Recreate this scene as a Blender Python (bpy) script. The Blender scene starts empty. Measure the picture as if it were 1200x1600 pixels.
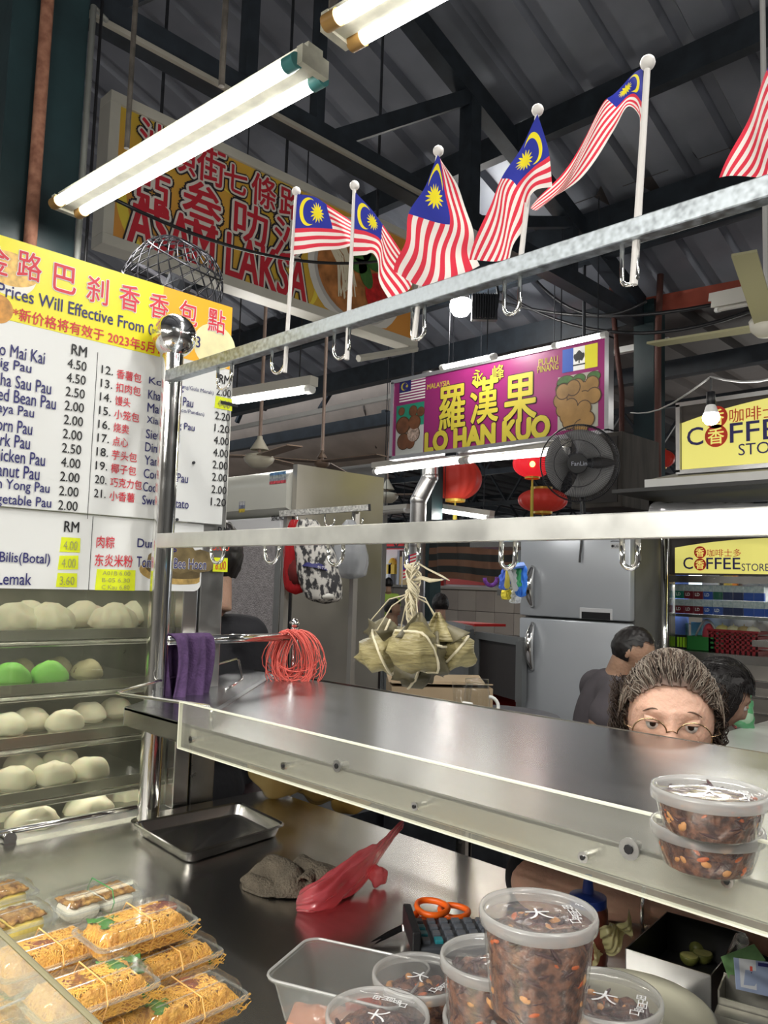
import bpy, bmesh, math, random
import numpy as np
from mathutils import Vector, Matrix, Euler, noise
random.seed(7)
SC = bpy.context.scene
COL = SC.collection
PI = math.pi
# ---------------------------------------------------------------- camera
FPX = 1246.5
CAM = Vector((0, 0, 1.42))
def cam_rot(yaw, pitch, roll):
    cy, sy, cp, sp = math.cos(yaw), math.sin(yaw), math.cos(pitch), math.sin(pitch)
    F = Vector((-sy*cp, cy*cp, sp)); R = Vector((cy, sy, 0)); U = R.cross(F)
    c, s = math.cos(roll), math.sin(roll)
    return Matrix((c*R+s*U, -s*R+c*U, -F)).transposed()
CM = cam_rot(math.radians(45.16), math.radians(5.07), math.radians(1.71))
cd = bpy.data.cameras.new('camera'); cd.sensor_fit = 'VERTICAL'; cd.sensor_height = 36; cd.lens = 36*FPX/1600
cd.clip_start = .02
cam = bpy.data.objects.new('camera', cd); COL.objects.link(cam)
cam.matrix_world = Matrix.Translation(CAM) @ CM.to_4x4()
SC.camera = cam
# ---------------------------------------------------------------- world, exposure
SC.view_settings.view_transform = 'Standard'; SC.view_settings.look = 'None'
SC.view_settings.gamma = 1; SC.view_settings.use_curve_mapping = False
SC.view_settings.exposure = 0.32
W = bpy.data.worlds.new('sky'); SC.world = W; W.use_nodes = True
W.node_tree.nodes['Background'].inputs[0].default_value = (.86, .93, 1, 1)
W.node_tree.nodes['Background'].inputs[1].default_value = 1.6
def area(name, loc, sx, sy, power, color=(1, .97, .9), rot=(0, 0, 0)):
    l = bpy.data.lights.new(name, 'AREA'); l.shape = 'RECTANGLE'; l.size = sx; l.size_y = sy
    l.energy = power; l.color = color
    o = bpy.data.objects.new(name, l); COL.objects.link(o); o.location = loc; o.rotation_euler = rot
    return o
# unseen fill lights added round the hall to brighten it, without fittings
def omni(x, y, z, p, r=.06):
    l = bpy.data.lights.new('fill_and_tube_glow', 'POINT'); l.energy = p; l.shadow_soft_size = r; l.color = (1, .97, .91)
    o = bpy.data.objects.new('fill_and_tube_glow', l); COL.objects.link(o); o.location = (x, y, z)
def fill_light(x, y, z, sx, sy, p, up=.7):
    area('fill_and_tube_lamp', (x, y, z), sx, sy, p); area('fill_and_tube_lamp', (x, y, z+.02), sx, sy, p*up*.5, rot=(PI, 0, 0)); omni(x, y, z-.05, p*.45)
fill_light(.75, .35, 2.7, 1.2, .08, 16)
fill_light(-.6, -1.3, 2.35, 2.4, .1, 50)
fill_light(2.6, 1.8, 3.0, .1, 2.4, 34)
fill_light(1.6, 3.6, 3.1, 2.4, .1, 15)
fill_light(-.7, -.9, 2.1, 1.2, .08, 15)
fill_light(-3.6, -2.2, 3.1, 2.4, .1, 40)
fill_light(-7.0, 4.6, 2.9, 2.4, .1, 8)
fill_light(-1.6, -3.2, 3.0, 2.4, .1, 40)
fill_light(-.8, 6.2, 3.0, 2.4, .1, 16)
fill_light(-8.2, 9.4, 2.6, 2.4, .1, 16)
fill_light(-3.4, 9.6, 2.7, 2.4, .1, 22)
fill_light(-12.5, 5.0, 3.0, 2.4, .1, 20)

# ---------------------------------------------------------------- pixel -> point
def ray(u, v): return CM @ Vector((u-600, -(v-800), -FPX))
def PX(u, v, x): d = ray(u, v); return CAM + d*((x-CAM.x)/d.x)
def PY(u, v, y): d = ray(u, v); return CAM + d*((y-CAM.y)/d.y)
def PZ(u, v, z): d = ray(u, v); return CAM + d*((z-CAM.z)/d.z)
def PD(u, v, k): return CAM + ray(u, v)*(k/FPX)
# ---------------------------------------------------------------- materials
MATS = {}
def M(name, col, rough=.5, metal=0, var=0, vs=8, bump=0, bs=60, stretch=(1, 1, 1), emit=None, es=0, spec=.5, col2=None, trans=0, sss=0, coat=0, rvar=0, detail=4, ior=1.45, rw=.22):
    if name in MATS: return MATS[name]
    m = bpy.data.materials.new(name); m.use_nodes = True; nt = m.node_tree; b = nt.nodes['Principled BSDF']
    c = (*col, 1)
    b.inputs['Base Color'].default_value = c; b.inputs['Roughness'].default_value = rough; b.inputs['Metallic'].default_value = metal
    b.inputs['Specular IOR Level'].default_value = spec; b.inputs['IOR'].default_value = ior
    if trans: b.inputs['Transmission Weight'].default_value = trans
    if sss: b.inputs['Subsurface Weight'].default_value = sss; b.inputs['Subsurface Scale'].default_value = .01
    if coat: b.inputs['Coat Weight'].default_value = coat
    if emit: b.inputs['Emission Color'].default_value = (*emit, 1); b.inputs['Emission Strength'].default_value = es
    if var or bump or rvar:
        tc = nt.nodes.new('ShaderNodeTexCoord'); mp = nt.nodes.new('ShaderNodeMapping'); mp.inputs['Scale'].default_value = stretch
        nt.links.new(tc.outputs['Object'], mp.inputs[0])
    if var or rvar:
        n = nt.nodes.new('ShaderNodeTexNoise'); n.inputs['Scale'].default_value = vs; n.inputs['Detail'].default_value = detail
        nt.links.new(mp.outputs[0], n.inputs['Vector'])
    if var:
        r = nt.nodes.new('ShaderNodeValToRGB')
        r.color_ramp.elements[0].position = .5-rw; r.color_ramp.elements[1].position = .5+rw
        c2 = col2 or tuple(min(1, x*(1+var)) for x in col); c1 = col if col2 else tuple(x*(1-var) for x in col)
        r.color_ramp.elements[0].color = (*c1, 1); r.color_ramp.elements[1].color = (*c2, 1)
        nt.links.new(n.outputs['Fac'], r.inputs[0]); nt.links.new(r.outputs[0], b.inputs['Base Color'])
    if rvar:
        mr = nt.nodes.new('ShaderNodeMapRange'); mr.inputs['From Min'].default_value = .3; mr.inputs['From Max'].default_value = .7
        mr.inputs['To Min'].default_value = max(0.02, rough-rvar); mr.inputs['To Max'].default_value = rough+rvar
        nt.links.new(n.outputs['Fac'], mr.inputs[0]); nt.links.new(mr.outputs[0], b.inputs['Roughness'])
    if bump:
        n2 = nt.nodes.new('ShaderNodeTexNoise'); n2.inputs['Scale'].default_value = bs; n2.inputs['Detail'].default_value = 3
        nt.links.new(mp.outputs[0], n2.inputs['Vector'])
        bp = nt.nodes.new('ShaderNodeBump'); bp.inputs['Strength'].default_value = bump; bp.inputs['Distance'].default_value = .01
        nt.links.new(n2.outputs['Fac'], bp.inputs['Height']); nt.links.new(bp.outputs[0], b.inputs['Normal'])
    MATS[name] = m; return m
def clear(name, tint=(.97, .98, .97), rough=.06, gloss=(.9, .9, .9), ior=1.35, haze=0, hazecol=(.8, .8, .8), bump=0, bs=40):
    """thin clear plastic: transparent film with a fresnel sheen and a little haze"""
    if name in MATS: return MATS[name]
    m = bpy.data.materials.new(name); m.use_nodes = True; nt = m.node_tree; nt.nodes.remove(nt.nodes['Principled BSDF'])
    out = nt.nodes['Material Output']; t = nt.nodes.new('ShaderNodeBsdfTransparent'); t.inputs[0].default_value = (*tint, 1)
    g = nt.nodes.new('ShaderNodeBsdfGlossy'); g.inputs[0].default_value = (*gloss, 1); g.inputs['Roughness'].default_value = rough
    lw = nt.nodes.new('ShaderNodeLayerWeight'); lw.inputs[0].default_value = .5; pw_ = nt.nodes.new('ShaderNodeMath'); pw_.operation = 'POWER'; pw_.inputs[1].default_value = 4.5
    fr = nt.nodes.new('ShaderNodeMath'); fr.operation = 'MULTIPLY_ADD'; f0 = ((ior-1)/(ior+1))**2; fr.inputs[1].default_value = 1-f0; fr.inputs[2].default_value = f0
    nt.links.new(lw.outputs['Facing'], pw_.inputs[0]); nt.links.new(pw_.outputs[0], fr.inputs[0])
    mx = nt.nodes.new('ShaderNodeMixShader'); src = t
    if haze:
        d = nt.nodes.new('ShaderNodeBsdfDiffuse'); d.inputs[0].default_value = (*hazecol, 1)
        tl = nt.nodes.new('ShaderNodeBsdfTranslucent'); tl.inputs[0].default_value = (*hazecol, 1)
        ad = nt.nodes.new('ShaderNodeMixShader'); ad.inputs[0].default_value = .5
        nt.links.new(d.outputs[0], ad.inputs[1]); nt.links.new(tl.outputs[0], ad.inputs[2])
        h = nt.nodes.new('ShaderNodeMixShader'); h.inputs[0].default_value = haze
        nt.links.new(t.outputs[0], h.inputs[1]); nt.links.new(ad.outputs[0], h.inputs[2]); src = h
    nt.links.new(fr.outputs[0], mx.inputs[0]); nt.links.new(src.outputs[0], mx.inputs[1]); nt.links.new(g.outputs[0], mx.inputs[2])
    if bump:
        tc = nt.nodes.new('ShaderNodeTexCoord'); n2 = nt.nodes.new('ShaderNodeTexNoise'); n2.inputs['Scale'].default_value = bs
        nt.links.new(tc.outputs['Object'], n2.inputs['Vector']); bp = nt.nodes.new('ShaderNodeBump'); bp.inputs['Strength'].default_value = bump
        bp.inputs['Distance'].default_value = .02
        nt.links.new(n2.outputs['Fac'], bp.inputs['Height']); nt.links.new(bp.outputs[0], g.inputs['Normal'])
    nt.links.new(mx.outputs[0], out.inputs[0]); MATS[name] = m; return m
def glow(name, col, s): return M(name, col, .4, emit=col, es=s)

STEEL = M('brushed_steel', (.62, .61, .59), .25, 1, var=.05, vs=18, rvar=.0, stretch=(1, 5, 1))
RAILST = M('rail_steel', (.66, .66, .63), .38, .85, var=.12, vs=20, rvar=.05)
STEELX = M('scratched_steel', (.42, .43, .45), .25, 1, var=.05, vs=9, rvar=.015, stretch=(1, 4, 1))
CHROME = M('polished_steel', (.78, .77, .75), .1, 1, rvar=.04, vs=30)
DSTEEL = M('dull_steel', (.42, .42, .41), .35, 1, var=.2, vs=12, rvar=.08)
GALV = M('galvanised_steel', (.42, .46, .49), .42, 1, var=.30, vs=110, rvar=.1, detail=1)
BLACKP = M('black_plastic', (.012, .012, .014), .4)
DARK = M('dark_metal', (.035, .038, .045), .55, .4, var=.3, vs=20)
GREENPAINT = M('dark_green_paint', (.013, .032, .036), .45, var=.25, vs=6, bump=.1, bs=20)
TRUSS = M('truss_paint', (.018, .024, .032), .5, var=.35, vs=10)
ROOF = M('roof_sheet_underside', (.22, .235, .275), .42, .45, var=.2, vs=2.5, rvar=.1)
WHITE = M('white_paint', (.78, .78, .76), .4, var=.05, vs=5)
TUBE = glow('tube_light', (1, .98, .93), 14)
TUBEFAR = glow('tube_light_far', (1, .99, .95), 6)
BULB = glow('bulb_light', (1, .98, .93), 28)
RUST = M('rusty_pipe', (.16, .06, .035), .75, var=.5, vs=30, col2=(.34, .16, .1), bump=.3)
RED = M('red_plastic', (.62, .03, .03), .4)
# ---------------------------------------------------------------- mesh building
PINV = {}
class MB:
    def __init__(s): s.v = []; s.f = []; s.m = []; s.uv = None
    def add(s, vs, fs, mi=0):
        o = len(s.v); s.v += [tuple(p) for p in vs]; s.f += [tuple(i+o for i in f) for f in fs]; s.m += [mi]*len(fs); return s
    def box(s, c, size, rot=None, mi=0, bev=0):
        bm = bmesh.new(); bmesh.ops.create_cube(bm, size=1); bmesh.ops.scale(bm, vec=size, verts=bm.verts)
        if bev: bmesh.ops.bevel(bm, geom=bm.edges[:], offset=bev, segments=2, affect='EDGES', profile=.5)
        mt = Matrix.Translation(c)
        if rot is not None: mt = mt @ (rot.to_4x4() if isinstance(rot, Matrix) else Euler(rot).to_matrix().to_4x4())
        vs = [mt @ v.co for v in bm.verts]; fs = [[v.index for v in f.verts] for f in bm.faces]; bm.free()
        return s.add(vs, fs, mi)
    def span(s, lo, hi, mi=0, bev=0):
        lo, hi = Vector(lo), Vector(hi); return s.box((lo+hi)/2, [abs(a) for a in hi-lo], mi=mi, bev=bev)
    def tube(s, path, r, seg=10, caps=True, mi=0, closed=False, flat=1):
        P = [Vector(p) for p in path]; n = len(P); vs = []; fs = []
        rr = r if hasattr(r, '__len__') else [r]*n
        up = Vector((0, 0, 1)); N = None
        for i in range(n):
            if closed: t = P[(i+1) % n]-P[i-1]
            else: t = P[min(i+1, n-1)]-P[max(i-1, 0)]
            t.normalize()
            if N is None:
                N = t.cross(up)
                if N.length < 1e-3: N = t.cross(Vector((1, 0, 0)))
            N = (N-t*N.dot(t)); N.normalize(); B = t.cross(N)
            for k in range(seg):
                a = 2*PI*k/seg; vs.append(P[i]+N*math.cos(a)*rr[i]+B*math.sin(a)*rr[i]*flat)
        m = n if closed else n-1
        for i in range(m):
            for k in range(seg):
                a = i*seg+k; b = i*seg+(k+1) % seg; c = ((i+1) % n)*seg+(k+1) % seg; d = ((i+1) % n)*seg+k
                fs.append((a, b, c, d))
        if caps and not closed: fs.append(tuple(range(seg))[::-1]); fs.append(tuple((n-1)*seg+k for k in range(seg)))
        return s.add(vs, fs, mi)
    def bar(s, a, b, w, h, mi=0, up=(0, 0, 1)):
        a, b = Vector(a), Vector(b); t = (b-a).normalized(); u = Vector(up); n = t.cross(u)
        if n.length < 1e-3: n = t.cross(Vector((1, 0, 0)))
        n.normalize(); u = n.cross(t); vs = []
        for p in (a, b):
            for i, j in ((-1, -1), (1, -1), (1, 1), (-1, 1)): vs.append(p+n*i*w/2+u*j*h/2)
        return s.add(vs, [(3, 2, 1, 0), (4, 5, 6, 7), (0, 1, 5, 4), (1, 2, 6, 5), (2, 3, 7, 6), (3, 0, 4, 7)], mi)
    def lathe(s, prof, c=(0, 0, 0), seg=32, mi=0, mat=None, sx=1, sy=1):
        vs = []; fs = []; n = len(prof); c = Vector(c)
        for r, z in prof:
            for k in range(seg):
                a = 2*PI*k/seg; p = Vector((r*math.cos(a)*sx, r*math.sin(a)*sy, z))
                vs.append(c+(mat @ p if mat else p))
        for i in range(n-1):
            for k in range(seg): fs.append((i*seg+k, i*seg+(k+1) % seg, (i+1)*seg+(k+1) % seg, (i+1)*seg+k))
        return s.add(vs, fs, mi)
    def sphere(s, c, r, seg=16, rings=10, mi=0, sc=(1, 1, 1), fn=None, rot=None):
        vs = []; fs = []; c = Vector(c)
        for i in range(rings+1):
            th = PI*i/rings
            for k in range(seg):
                a = 2*PI*k/seg; p = Vector((math.sin(th)*math.cos(a)*sc[0], math.sin(th)*math.sin(a)*sc[1], math.cos(th)*sc[2]))*r
                if fn: p = fn(p)
                if rot: p = rot @ p
                vs.append(c+p)
        for i in range(rings):
            for k in range(seg): fs.append((i*seg+k, (i+1)*seg+k, (i+1)*seg+(k+1) % seg, i*seg+(k+1) % seg))
        return s.add(vs, fs, mi)
    def grid(s, fn, nu, nv, mi=0, uv=False):
        vs = [fn(i/nu, j/nv) for j in range(nv+1) for i in range(nu+1)]; w = nu+1
        if uv: s.uv = [(i/nu, j/nv) for j in range(nv+1) for i in range(nu+1)]
        return s.add(vs, [(j*w+i, j*w+i+1, (j+1)*w+i+1, (j+1)*w+i) for j in range(nv) for i in range(nu)], mi)
    def poly(s, pts, th=0, n=None, mi=0):
        """polygon given by points in a plane, thickened by th along -n"""
        P = [Vector(p) for p in pts]; k = len(P)
        if not th: return s.add(P, [tuple(range(k))], mi)
        n = Vector(n)*th; vs = P+[p-n for p in P]
        return s.add(vs, [tuple(range(k)), tuple(range(2*k-1, k-1, -1))]+[(i, i+k, (i+1) % k+k, (i+1) % k) for i in range(k)], mi)
    def build(s, name, mats, parent=None, smooth=False, solid=0, bev=0, sub=0):
        me = bpy.data.meshes.new(name); me.from_pydata([tuple(v) for v in s.v], [], s.f); 
        ml = mats if isinstance(mats, (list, tuple)) else [mats]
        for m in ml: me.materials.append(m)
        if len(ml) > 1: me.polygons.foreach_set('material_index', s.m)
        if smooth: me.polygons.foreach_set('use_smooth', [True]*len(me.polygons))
        if s.uv:
            ul = me.uv_layers.new(name='uv')
            for l in me.loops: ul.data[l.index].uv = s.uv[l.vertex_index]
        me.update(); o = bpy.data.objects.new(name, me); COL.objects.link(o)
        if smooth == 2: me.set_sharp_from_angle(angle=math.radians(35))
        if parent: attach(o, parent)
        if solid: md = o.modifiers.new('thick', 'SOLIDIFY'); md.thickness = solid; md.offset = 0
        if sub: md = o.modifiers.new('sub', 'SUBSURF'); md.levels = sub; md.render_levels = sub
        return o
def attach(o, parent):
    o.parent = parent
    if parent.name in PINV: o.matrix_parent_inverse = PINV[parent.name]
def tag(o, label=None, cat=None, group=None, kind=None):
    if label: o['label'] = label
    if cat: o['category'] = cat
    if group: o['group'] = group
    if kind: o['kind'] = kind
    return o
def T(name, label, cat, loc=(0, 0, 0), group=None, local=False, rz=0):
    """a thing: an Empty at its base; local=True when parts are modelled round the origin"""
    o = bpy.data.objects.new(name, None); COL.objects.link(o); o.empty_display_size = .05
    o.location = loc; o.rotation_euler = (0, 0, rz)
    if not local: PINV[o.name] = Matrix.Translation(Vector(loc)).inverted()
    return tag(o, label, cat, group)
def S(name, mb, mat, **k): return tag(mb.build(name, mat, **k), kind='structure')
def copy_tree(o, parent=None):
    c = o.copy(); COL.objects.link(c)
    if parent: c.parent = parent
    for ch in [x for x in o.children]: copy_tree(ch, c)
    return c
def clone(o, loc, rz=0, label=None, rot=None, sc=None, group=None):
    c = copy_tree(o); c.location = loc; c.rotation_euler = rot or (0, 0, rz)
    if sc: c.scale = (sc, sc, sc)
    if label: c['label'] = label
    if group: c['group'] = group
    return c
# ---------------------------------------------------------------- lettering
_tc = {}
def text_data(body, bold):
    k = (body, bold)
    if k in _tc: return _tc[k]
    cu = bpy.data.curves.new('t', 'FONT'); cu.body = body; cu.size = 1; cu.offset = bold; cu.resolution_u = 3
    o = bpy.data.objects.new('t', cu); COL.objects.link(o)
    dg = bpy.context.evaluated_depsgraph_get(); dg.update(); me = o.evaluated_get(dg).to_mesh()
    vs = [v.co.copy() for v in me.vertices]; fs = [tuple(p.vertices) for p in me.polygons]
    bpy.data.objects.remove(o); bpy.data.curves.remove(cu)
    _tc[k] = (vs, fs); return _tc[k]
PLX = (Vector((0, 1, 0)), Vector((0, 0, 1)), Vector((1, 0, 0)))
PLY = (Vector((1, 0, 0)), Vector((0, 0, 1)), Vector((0, -1, 0)))
def text(body, p0, w, h, pl, mat, parent, name='lettering', bold=0, gap=.0012, layers=(), base=None):
    """body fitted into w x h with its lower left corner at p0; layers = ((material, extra outline), ...) beneath"""
    R, U, N = pl
    vs, fs = text_data(body, 0)
    xs = [v.x for v in vs]; ys = [v.y for v in vs]; x0, x1, y0, y1 = min(xs), max(xs), min(ys), max(ys)
    if base: y0, y1 = base
    sx = w/(x1-x0) if w else h/(y1-y0); sy = h/(y1-y0) if h else sx
    mb = MB(); mats = [mat]; k = len(layers)
    bold *= .6
    def stamp(lv, r, nd, mi):   # the glyphs thickened by shifting them round a small circle
        r *= min(sx, sy)/sy; offs = [(0, 0)] if r <= 0 else [(r*math.cos(2*PI*q/nd), r*math.sin(2*PI*q/nd)) for q in range(nd)]
        if r > .022: offs += [(a*.5, b*.5) for a, b in offs]
        for q, (ox, oy) in enumerate(offs): mb.add([Vector(p0)+R*((v.x-x0)*sx+ox*sy)+U*(v.y-y0+oy)*sy+N*gap*(lv+.8*q/len(offs)) for v in vs], fs, mi)
    stamp(k+1, bold, 5 if bold < .02 else 8, 0)
    for i, (m, b) in enumerate(layers): mats.append(m); stamp(k-i, bold+b, 12, i+1)
    return mb.build(name, mats, parent)
def tpx(body, plane, c, BL, BR, TL, mat, parent, **k):
    pl = PLX if plane == 'x' else PLY; fn = PX if plane == 'x' else PY
    a, b, t = fn(*BL, c), fn(*BR, c), fn(*TL, c)
    return text(body, a, (b-a).dot(pl[0]), (t-a).z if TL else None, pl, mat, parent, **k)
def arc(c, r, a0, a1, n, ax, ay):
    c = Vector(c); return [c+Vector(ax)*r*math.cos(a0+(a1-a0)*i/n)+Vector(ay)*r*math.sin(a0+(a1-a0)*i/n) for i in range(n+1)]
def nz(p, s=1, o=0): return noise.noise(Vector(p)*s+Vector((o, o*1.7, -o)))
# ================================================================ THE SETTING
TAN = math.tan(math.radians(19.5)); EY, EZ = 5.5, 3.62
def roofz(y): return EZ+(EY-y)*TAN
mb = MB(); mb.span((-22, -6, -.1), (8, 32, 0)); S('floor', mb, M('concrete_floor', (.16, .14, .13), .6, var=.25, vs=3))
# corrugated roof: ribs run down the slope
def corr(x0, x1, y0, y1, zf, pitch, dep, mat, name, kind='structure'):
    mb = MB(); prof = []; x = x0
    while x < x1:
        prof += [(x, 0), (x+pitch*.62, 0), (x+pitch*.70, dep), (x+pitch*.92, dep)]; x += pitch
    vs = []
    for y in (y0, y1):
        for px_, d in prof: vs.append((px_, y, zf(y)+d))
    n = len(prof); mb.add(vs, [(i, i+1, n+i+1, n+i) for i in range(n-1)])
    return S(name, mb, mat)
corr(-14, 6, -6, EY+.35, lambda y: roofz(y)+.12, .30, .055, ROOF, 'ceiling')
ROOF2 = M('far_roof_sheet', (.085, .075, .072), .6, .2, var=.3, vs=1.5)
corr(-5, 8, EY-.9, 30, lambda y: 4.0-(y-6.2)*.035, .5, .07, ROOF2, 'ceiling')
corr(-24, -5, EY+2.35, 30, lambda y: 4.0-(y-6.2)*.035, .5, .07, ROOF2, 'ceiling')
# columns
CX = -2.85
mb = MB(); mb.span((CX-.03, EY-.02, 0), (CX+.13, EY+.16, 3.6)); S('column_right', mb, GREENPAINT)
mb = MB(); mb.span((CX-.12, .86, 0), (CX+.14, 1.12, 6)); S('column_left', mb, GREENPAINT)
# purlins and eave beams, parallel to x
def beam(a, b, w, h, mat=TRUSS, name='roof_beam'): mb = MB(); mb.bar(a, b, w, h); return S(name, mb, mat)
for (u, v) in ((900, 177), (975, 335), (640, 480)):
    # meet of the pixel ray with the roof plane
    d = ray(u, v); t = (EZ+EY*TAN-CAM.z)/(d.z+d.y*TAN); p = CAM+d*t
    beam((-13, p.y, p.z), (5, p.y, p.z), .07, .16)
beam((-13, .35, roofz(.35)), (5, .35, roofz(.35)), .07, .16)
p = PY(840, 525, EY); beam((-13, EY, p.z), (CX, EY, p.z), .12, .2)
beam((-13, EY+.3, p.z-.17), (CX+.1, EY+.3, p.z-.17), .05, .05, WHITE)
beam((-13, EY+.9, 3.3), (4, EY+.9, 3.3), .1, .14)
OXIDE = M('red_oxide_beam', (.30, .06, .035), .6, var=.2, vs=8)
a = PY(992, 483, EY+.05); b = PY(1200, 445, EY+.05); b = a+(b-a)*2.2
beam(a, b, .05, .13, OXIDE, 'red_beam')
# truss in the plane of the two columns
za = PX(124, 15, CX); zb = PX(1000, 500, CX)
ta = Vector((CX, 1.0, za.z+.03)); tb = Vector((CX, EY, zb.z))
beam(ta, tb, .10, .11, name='truss_chord'); 
mb = MB(); mb.bar(ta+Vector((.06, 0, -.07)), PX(663, 318, CX)+Vector((.06, 0, 0)), .02, .02); S('conduit', mb, M('dusty_conduit', (.35, .33, .28), .5))
beam((CX, -4, roofz(-4)-.04), (CX, EY, roofz(EY)-.04), .1, .13, name='truss_rafter')
def chz(y): return ta.z+(tb.z-ta.z)*(y-ta.y)/(tb.y-ta.y)
for y, tw in ((PX(735, 200, CX).y, .09), (PX(893, 330, CX).y, .07), (PX(497, 150, CX).y, .05), (1.9, .06)):
    beam((CX, y, chz(y)), (CX, y, roofz(y)), tw, tw, name='truss_post')
y1, y2, y3 = PX(735, 200, CX).y, PX(893, 330, CX).y, PX(510, 200, CX).y
beam((CX, y3, chz(y3)), (CX, y1, roofz(y1)-.06), .07, .08, name='truss_brace')
beam((CX, y1, chz(y1)), (CX, y2, roofz(y2)-.06), .06, .07, name='truss_brace')
beam((CX, 1.2, chz(1.2)), (CX, y3, roofz(y3)), .06, .07, name='truss_brace')
# struts across, right of the second column
for (a, b, w) in (((640, 700, EY+1.2), (760, 500, EY+1.0), .03), ((700, 545, EY+.2), (760, 470, EY+.2), .035), ((500, 640, 6.1), (590, 490, 6.1), .05), ((370, 660, 6.1), (415, 555, 6.1), .05), ((415, 640, 6.1), (380, 560, 6.1), .05), ((690, 600, EY+.1), (640, 545, EY+.1), .04)):
    beam(PY(*a), PY(*b), w, w, name='roof_strut')
# far hall: trusses seen under the sign
for i in range(5):
    y = 8.2+i*2.6; z = 3.45-(y-8)*.03
    mb = MB(); mb.bar((-22, y, z), (6, y, z), .06, .07); mb.bar((-22, y, z-.55), (6, y, z-.55), .06, .07)
    for k in range(36):
        x = -22+k*.78; mb.bar((x, y, z-.55), (x+.39, y, z), .03, .03); mb.bar((x+.39, y, z), (x+.78, y, z-.55), .03, .03)
    S('far_truss', mb, TRUSS)
for x in (-15.5, -11.0, -6.6, -2.2, 1.5):
    mb = MB(); mb.bar((x, 6.5, 3.4), (x, 22, 2.95), .06, .1); S('far_rafter', mb, TRUSS)
# curved canvas vault and grey wall behind the stalls
TAN_C = M('tan_canvas', (.46, .38, .32), .85, var=.15, vs=2.5, bump=.15, bs=8)
VY = 7.0
pb = PY(500, 712, VY); pt = PY(500, 575, VY)
mb = MB()
R_ = 1.0; zc = pb.z+R_
def vault(u, v):
    a = v*1.9; return (-13+u*8.0, VY+.9-R_*math.sin(a), zc-R_*math.cos(a))
mb.grid(vault, 24, 14); S('canvas_vault', mb, TAN_C, smooth=True)
mb = MB(); mb.span((-13, VY+.9, pb.z+1.0), (-5.1, VY+1.0, 5.4)); S('wall_high', mb, TAN_C)
mb = MB(); mb.span((-16, VY+.92, 0), (PY(597, 880, VY+.92).x, VY+1.0, pb.z+.1)); S('wall_back', mb, M('grey_wall', (.30, .29, .27), .8, var=.1, vs=3))
for u in (470, 560):
    a = PY(u, 575, VY-.1)
    mb = MB(); mb.tube([PY(u, 575, VY-.12), PY(u+9, 640, VY+.0), PY(u+28, 700, VY+.45)], .012, 6); S('canvas_seam', mb, M('seam_dark', (.12, .1, .09), .8))
# outer shell outside the view, so that the hall is closed on the viewer's side
SH = M('shell_wall', (.33, .32, .3), .8, var=.1, vs=1)
mb = MB(); mb.span((-22, -6.1, 0), (8, -6, 8)); S('wall_near', mb, SH)
mb = MB(); mb.span((8, -6, 0), (8.1, 32, 8)); S('wall_right', mb, SH)
mb = MB(); mb.span((-22.1, -6, 0), (-22, 7.4, 8)); S('wall_left', mb, SH)
# half wall of tiles with a bright street beyond
HY = 12.0
tz = PY(640, 918, HY).z
TILE = [M('tile_beige', (.50, .45, .40), .35, var=.06, vs=3), M('tile_beige_dull', (.44, .39, .35), .35, var=.06, vs=3)]
wall = MB().span((-20, HY+.02, 0), (1, HY+.2, tz)); wall = S('wall_half', wall, M('mortar', (.2, .18, .17), .8))
tl = None; k = 0
for r in range(2):
    for c in range(17):
        x0 = -12.6+c*.44; z0 = tz-.40-r*.40
        t = MB().span((x0, HY, z0), (x0+.43, HY+.03, z0+.39), bev=.004).build('tile', TILE[(r+c*3) % 2], wall); k += 1
mb = MB().span((-20, HY-.05, tz), (1, HY+.25, tz+.05)); S('wall_cap', mb, M('cap_stone', (.55, .52, .47), .4))
mb = MB().span((-18, HY-.15, 0), (-2, HY-.02, tz-.82)); S('wall_dado', mb, M('dark_dado', (.09, .075, .07), .4))
# street side: pale facade far outside, in daylight
FAC = M('facade_white', (.9, .9, .88), .8, emit=(1, 1, 1), es=0)
t = T('street_facade', 'white shop front across the street seen through the far opening', 'building', (-17, 20, 0))
for i, (u0, u1, v0, v1, col) in enumerate(((585, 720, 835, 940, (.95, .95, .93)), )):
    a = PY(u0, v0, 20); b = PY(u1, v1, 20)
    MB().span((a.x-3, 20, 0), (b.x+6, 20.3, 3.35)).build('wall', FAC, t)
for (u0, u1, v0, v1, col, nm) in ((590, 634, 838, 858, (.85, .03, .03), 'awning'), (607, 619, 882, 897, (.95, .6, .05), 'arch'), (628, 640, 870, 915, (.75, .5, .2), 'poster'), (610, 613, 880, 915, (.5, .5, .55), 'pilaster'), (624, 626, 860, 915, (.5, .5, .55), 'pilaster'), (660, 690, 905, 915, (.9, .1, .08), 'stall'), (700, 770, 903, 915, (.6, .45, .4), 'stall')):
    a = PY(u0, v0, 19.9); b = PY(u1, v1, 19.9)
    mb = MB(); mb.span((a.x, 19.8, b.z), (b.x, 20.02, a.z))
    if nm == 'awning': mb.lathe([(0, .5), (.35, .38), (.6, 0)], ((a.x+b.x)/2, 19.7, a.z-.1), 20)
    if nm == 'arch': mb.sphere(((a.x+b.x)/2, 19.9, a.z), (b.x-a.x)/2, 12, 8, sc=(1, .4, 1.2))
    mb.build(nm, M('street_'+nm, col, .6), t)
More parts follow.
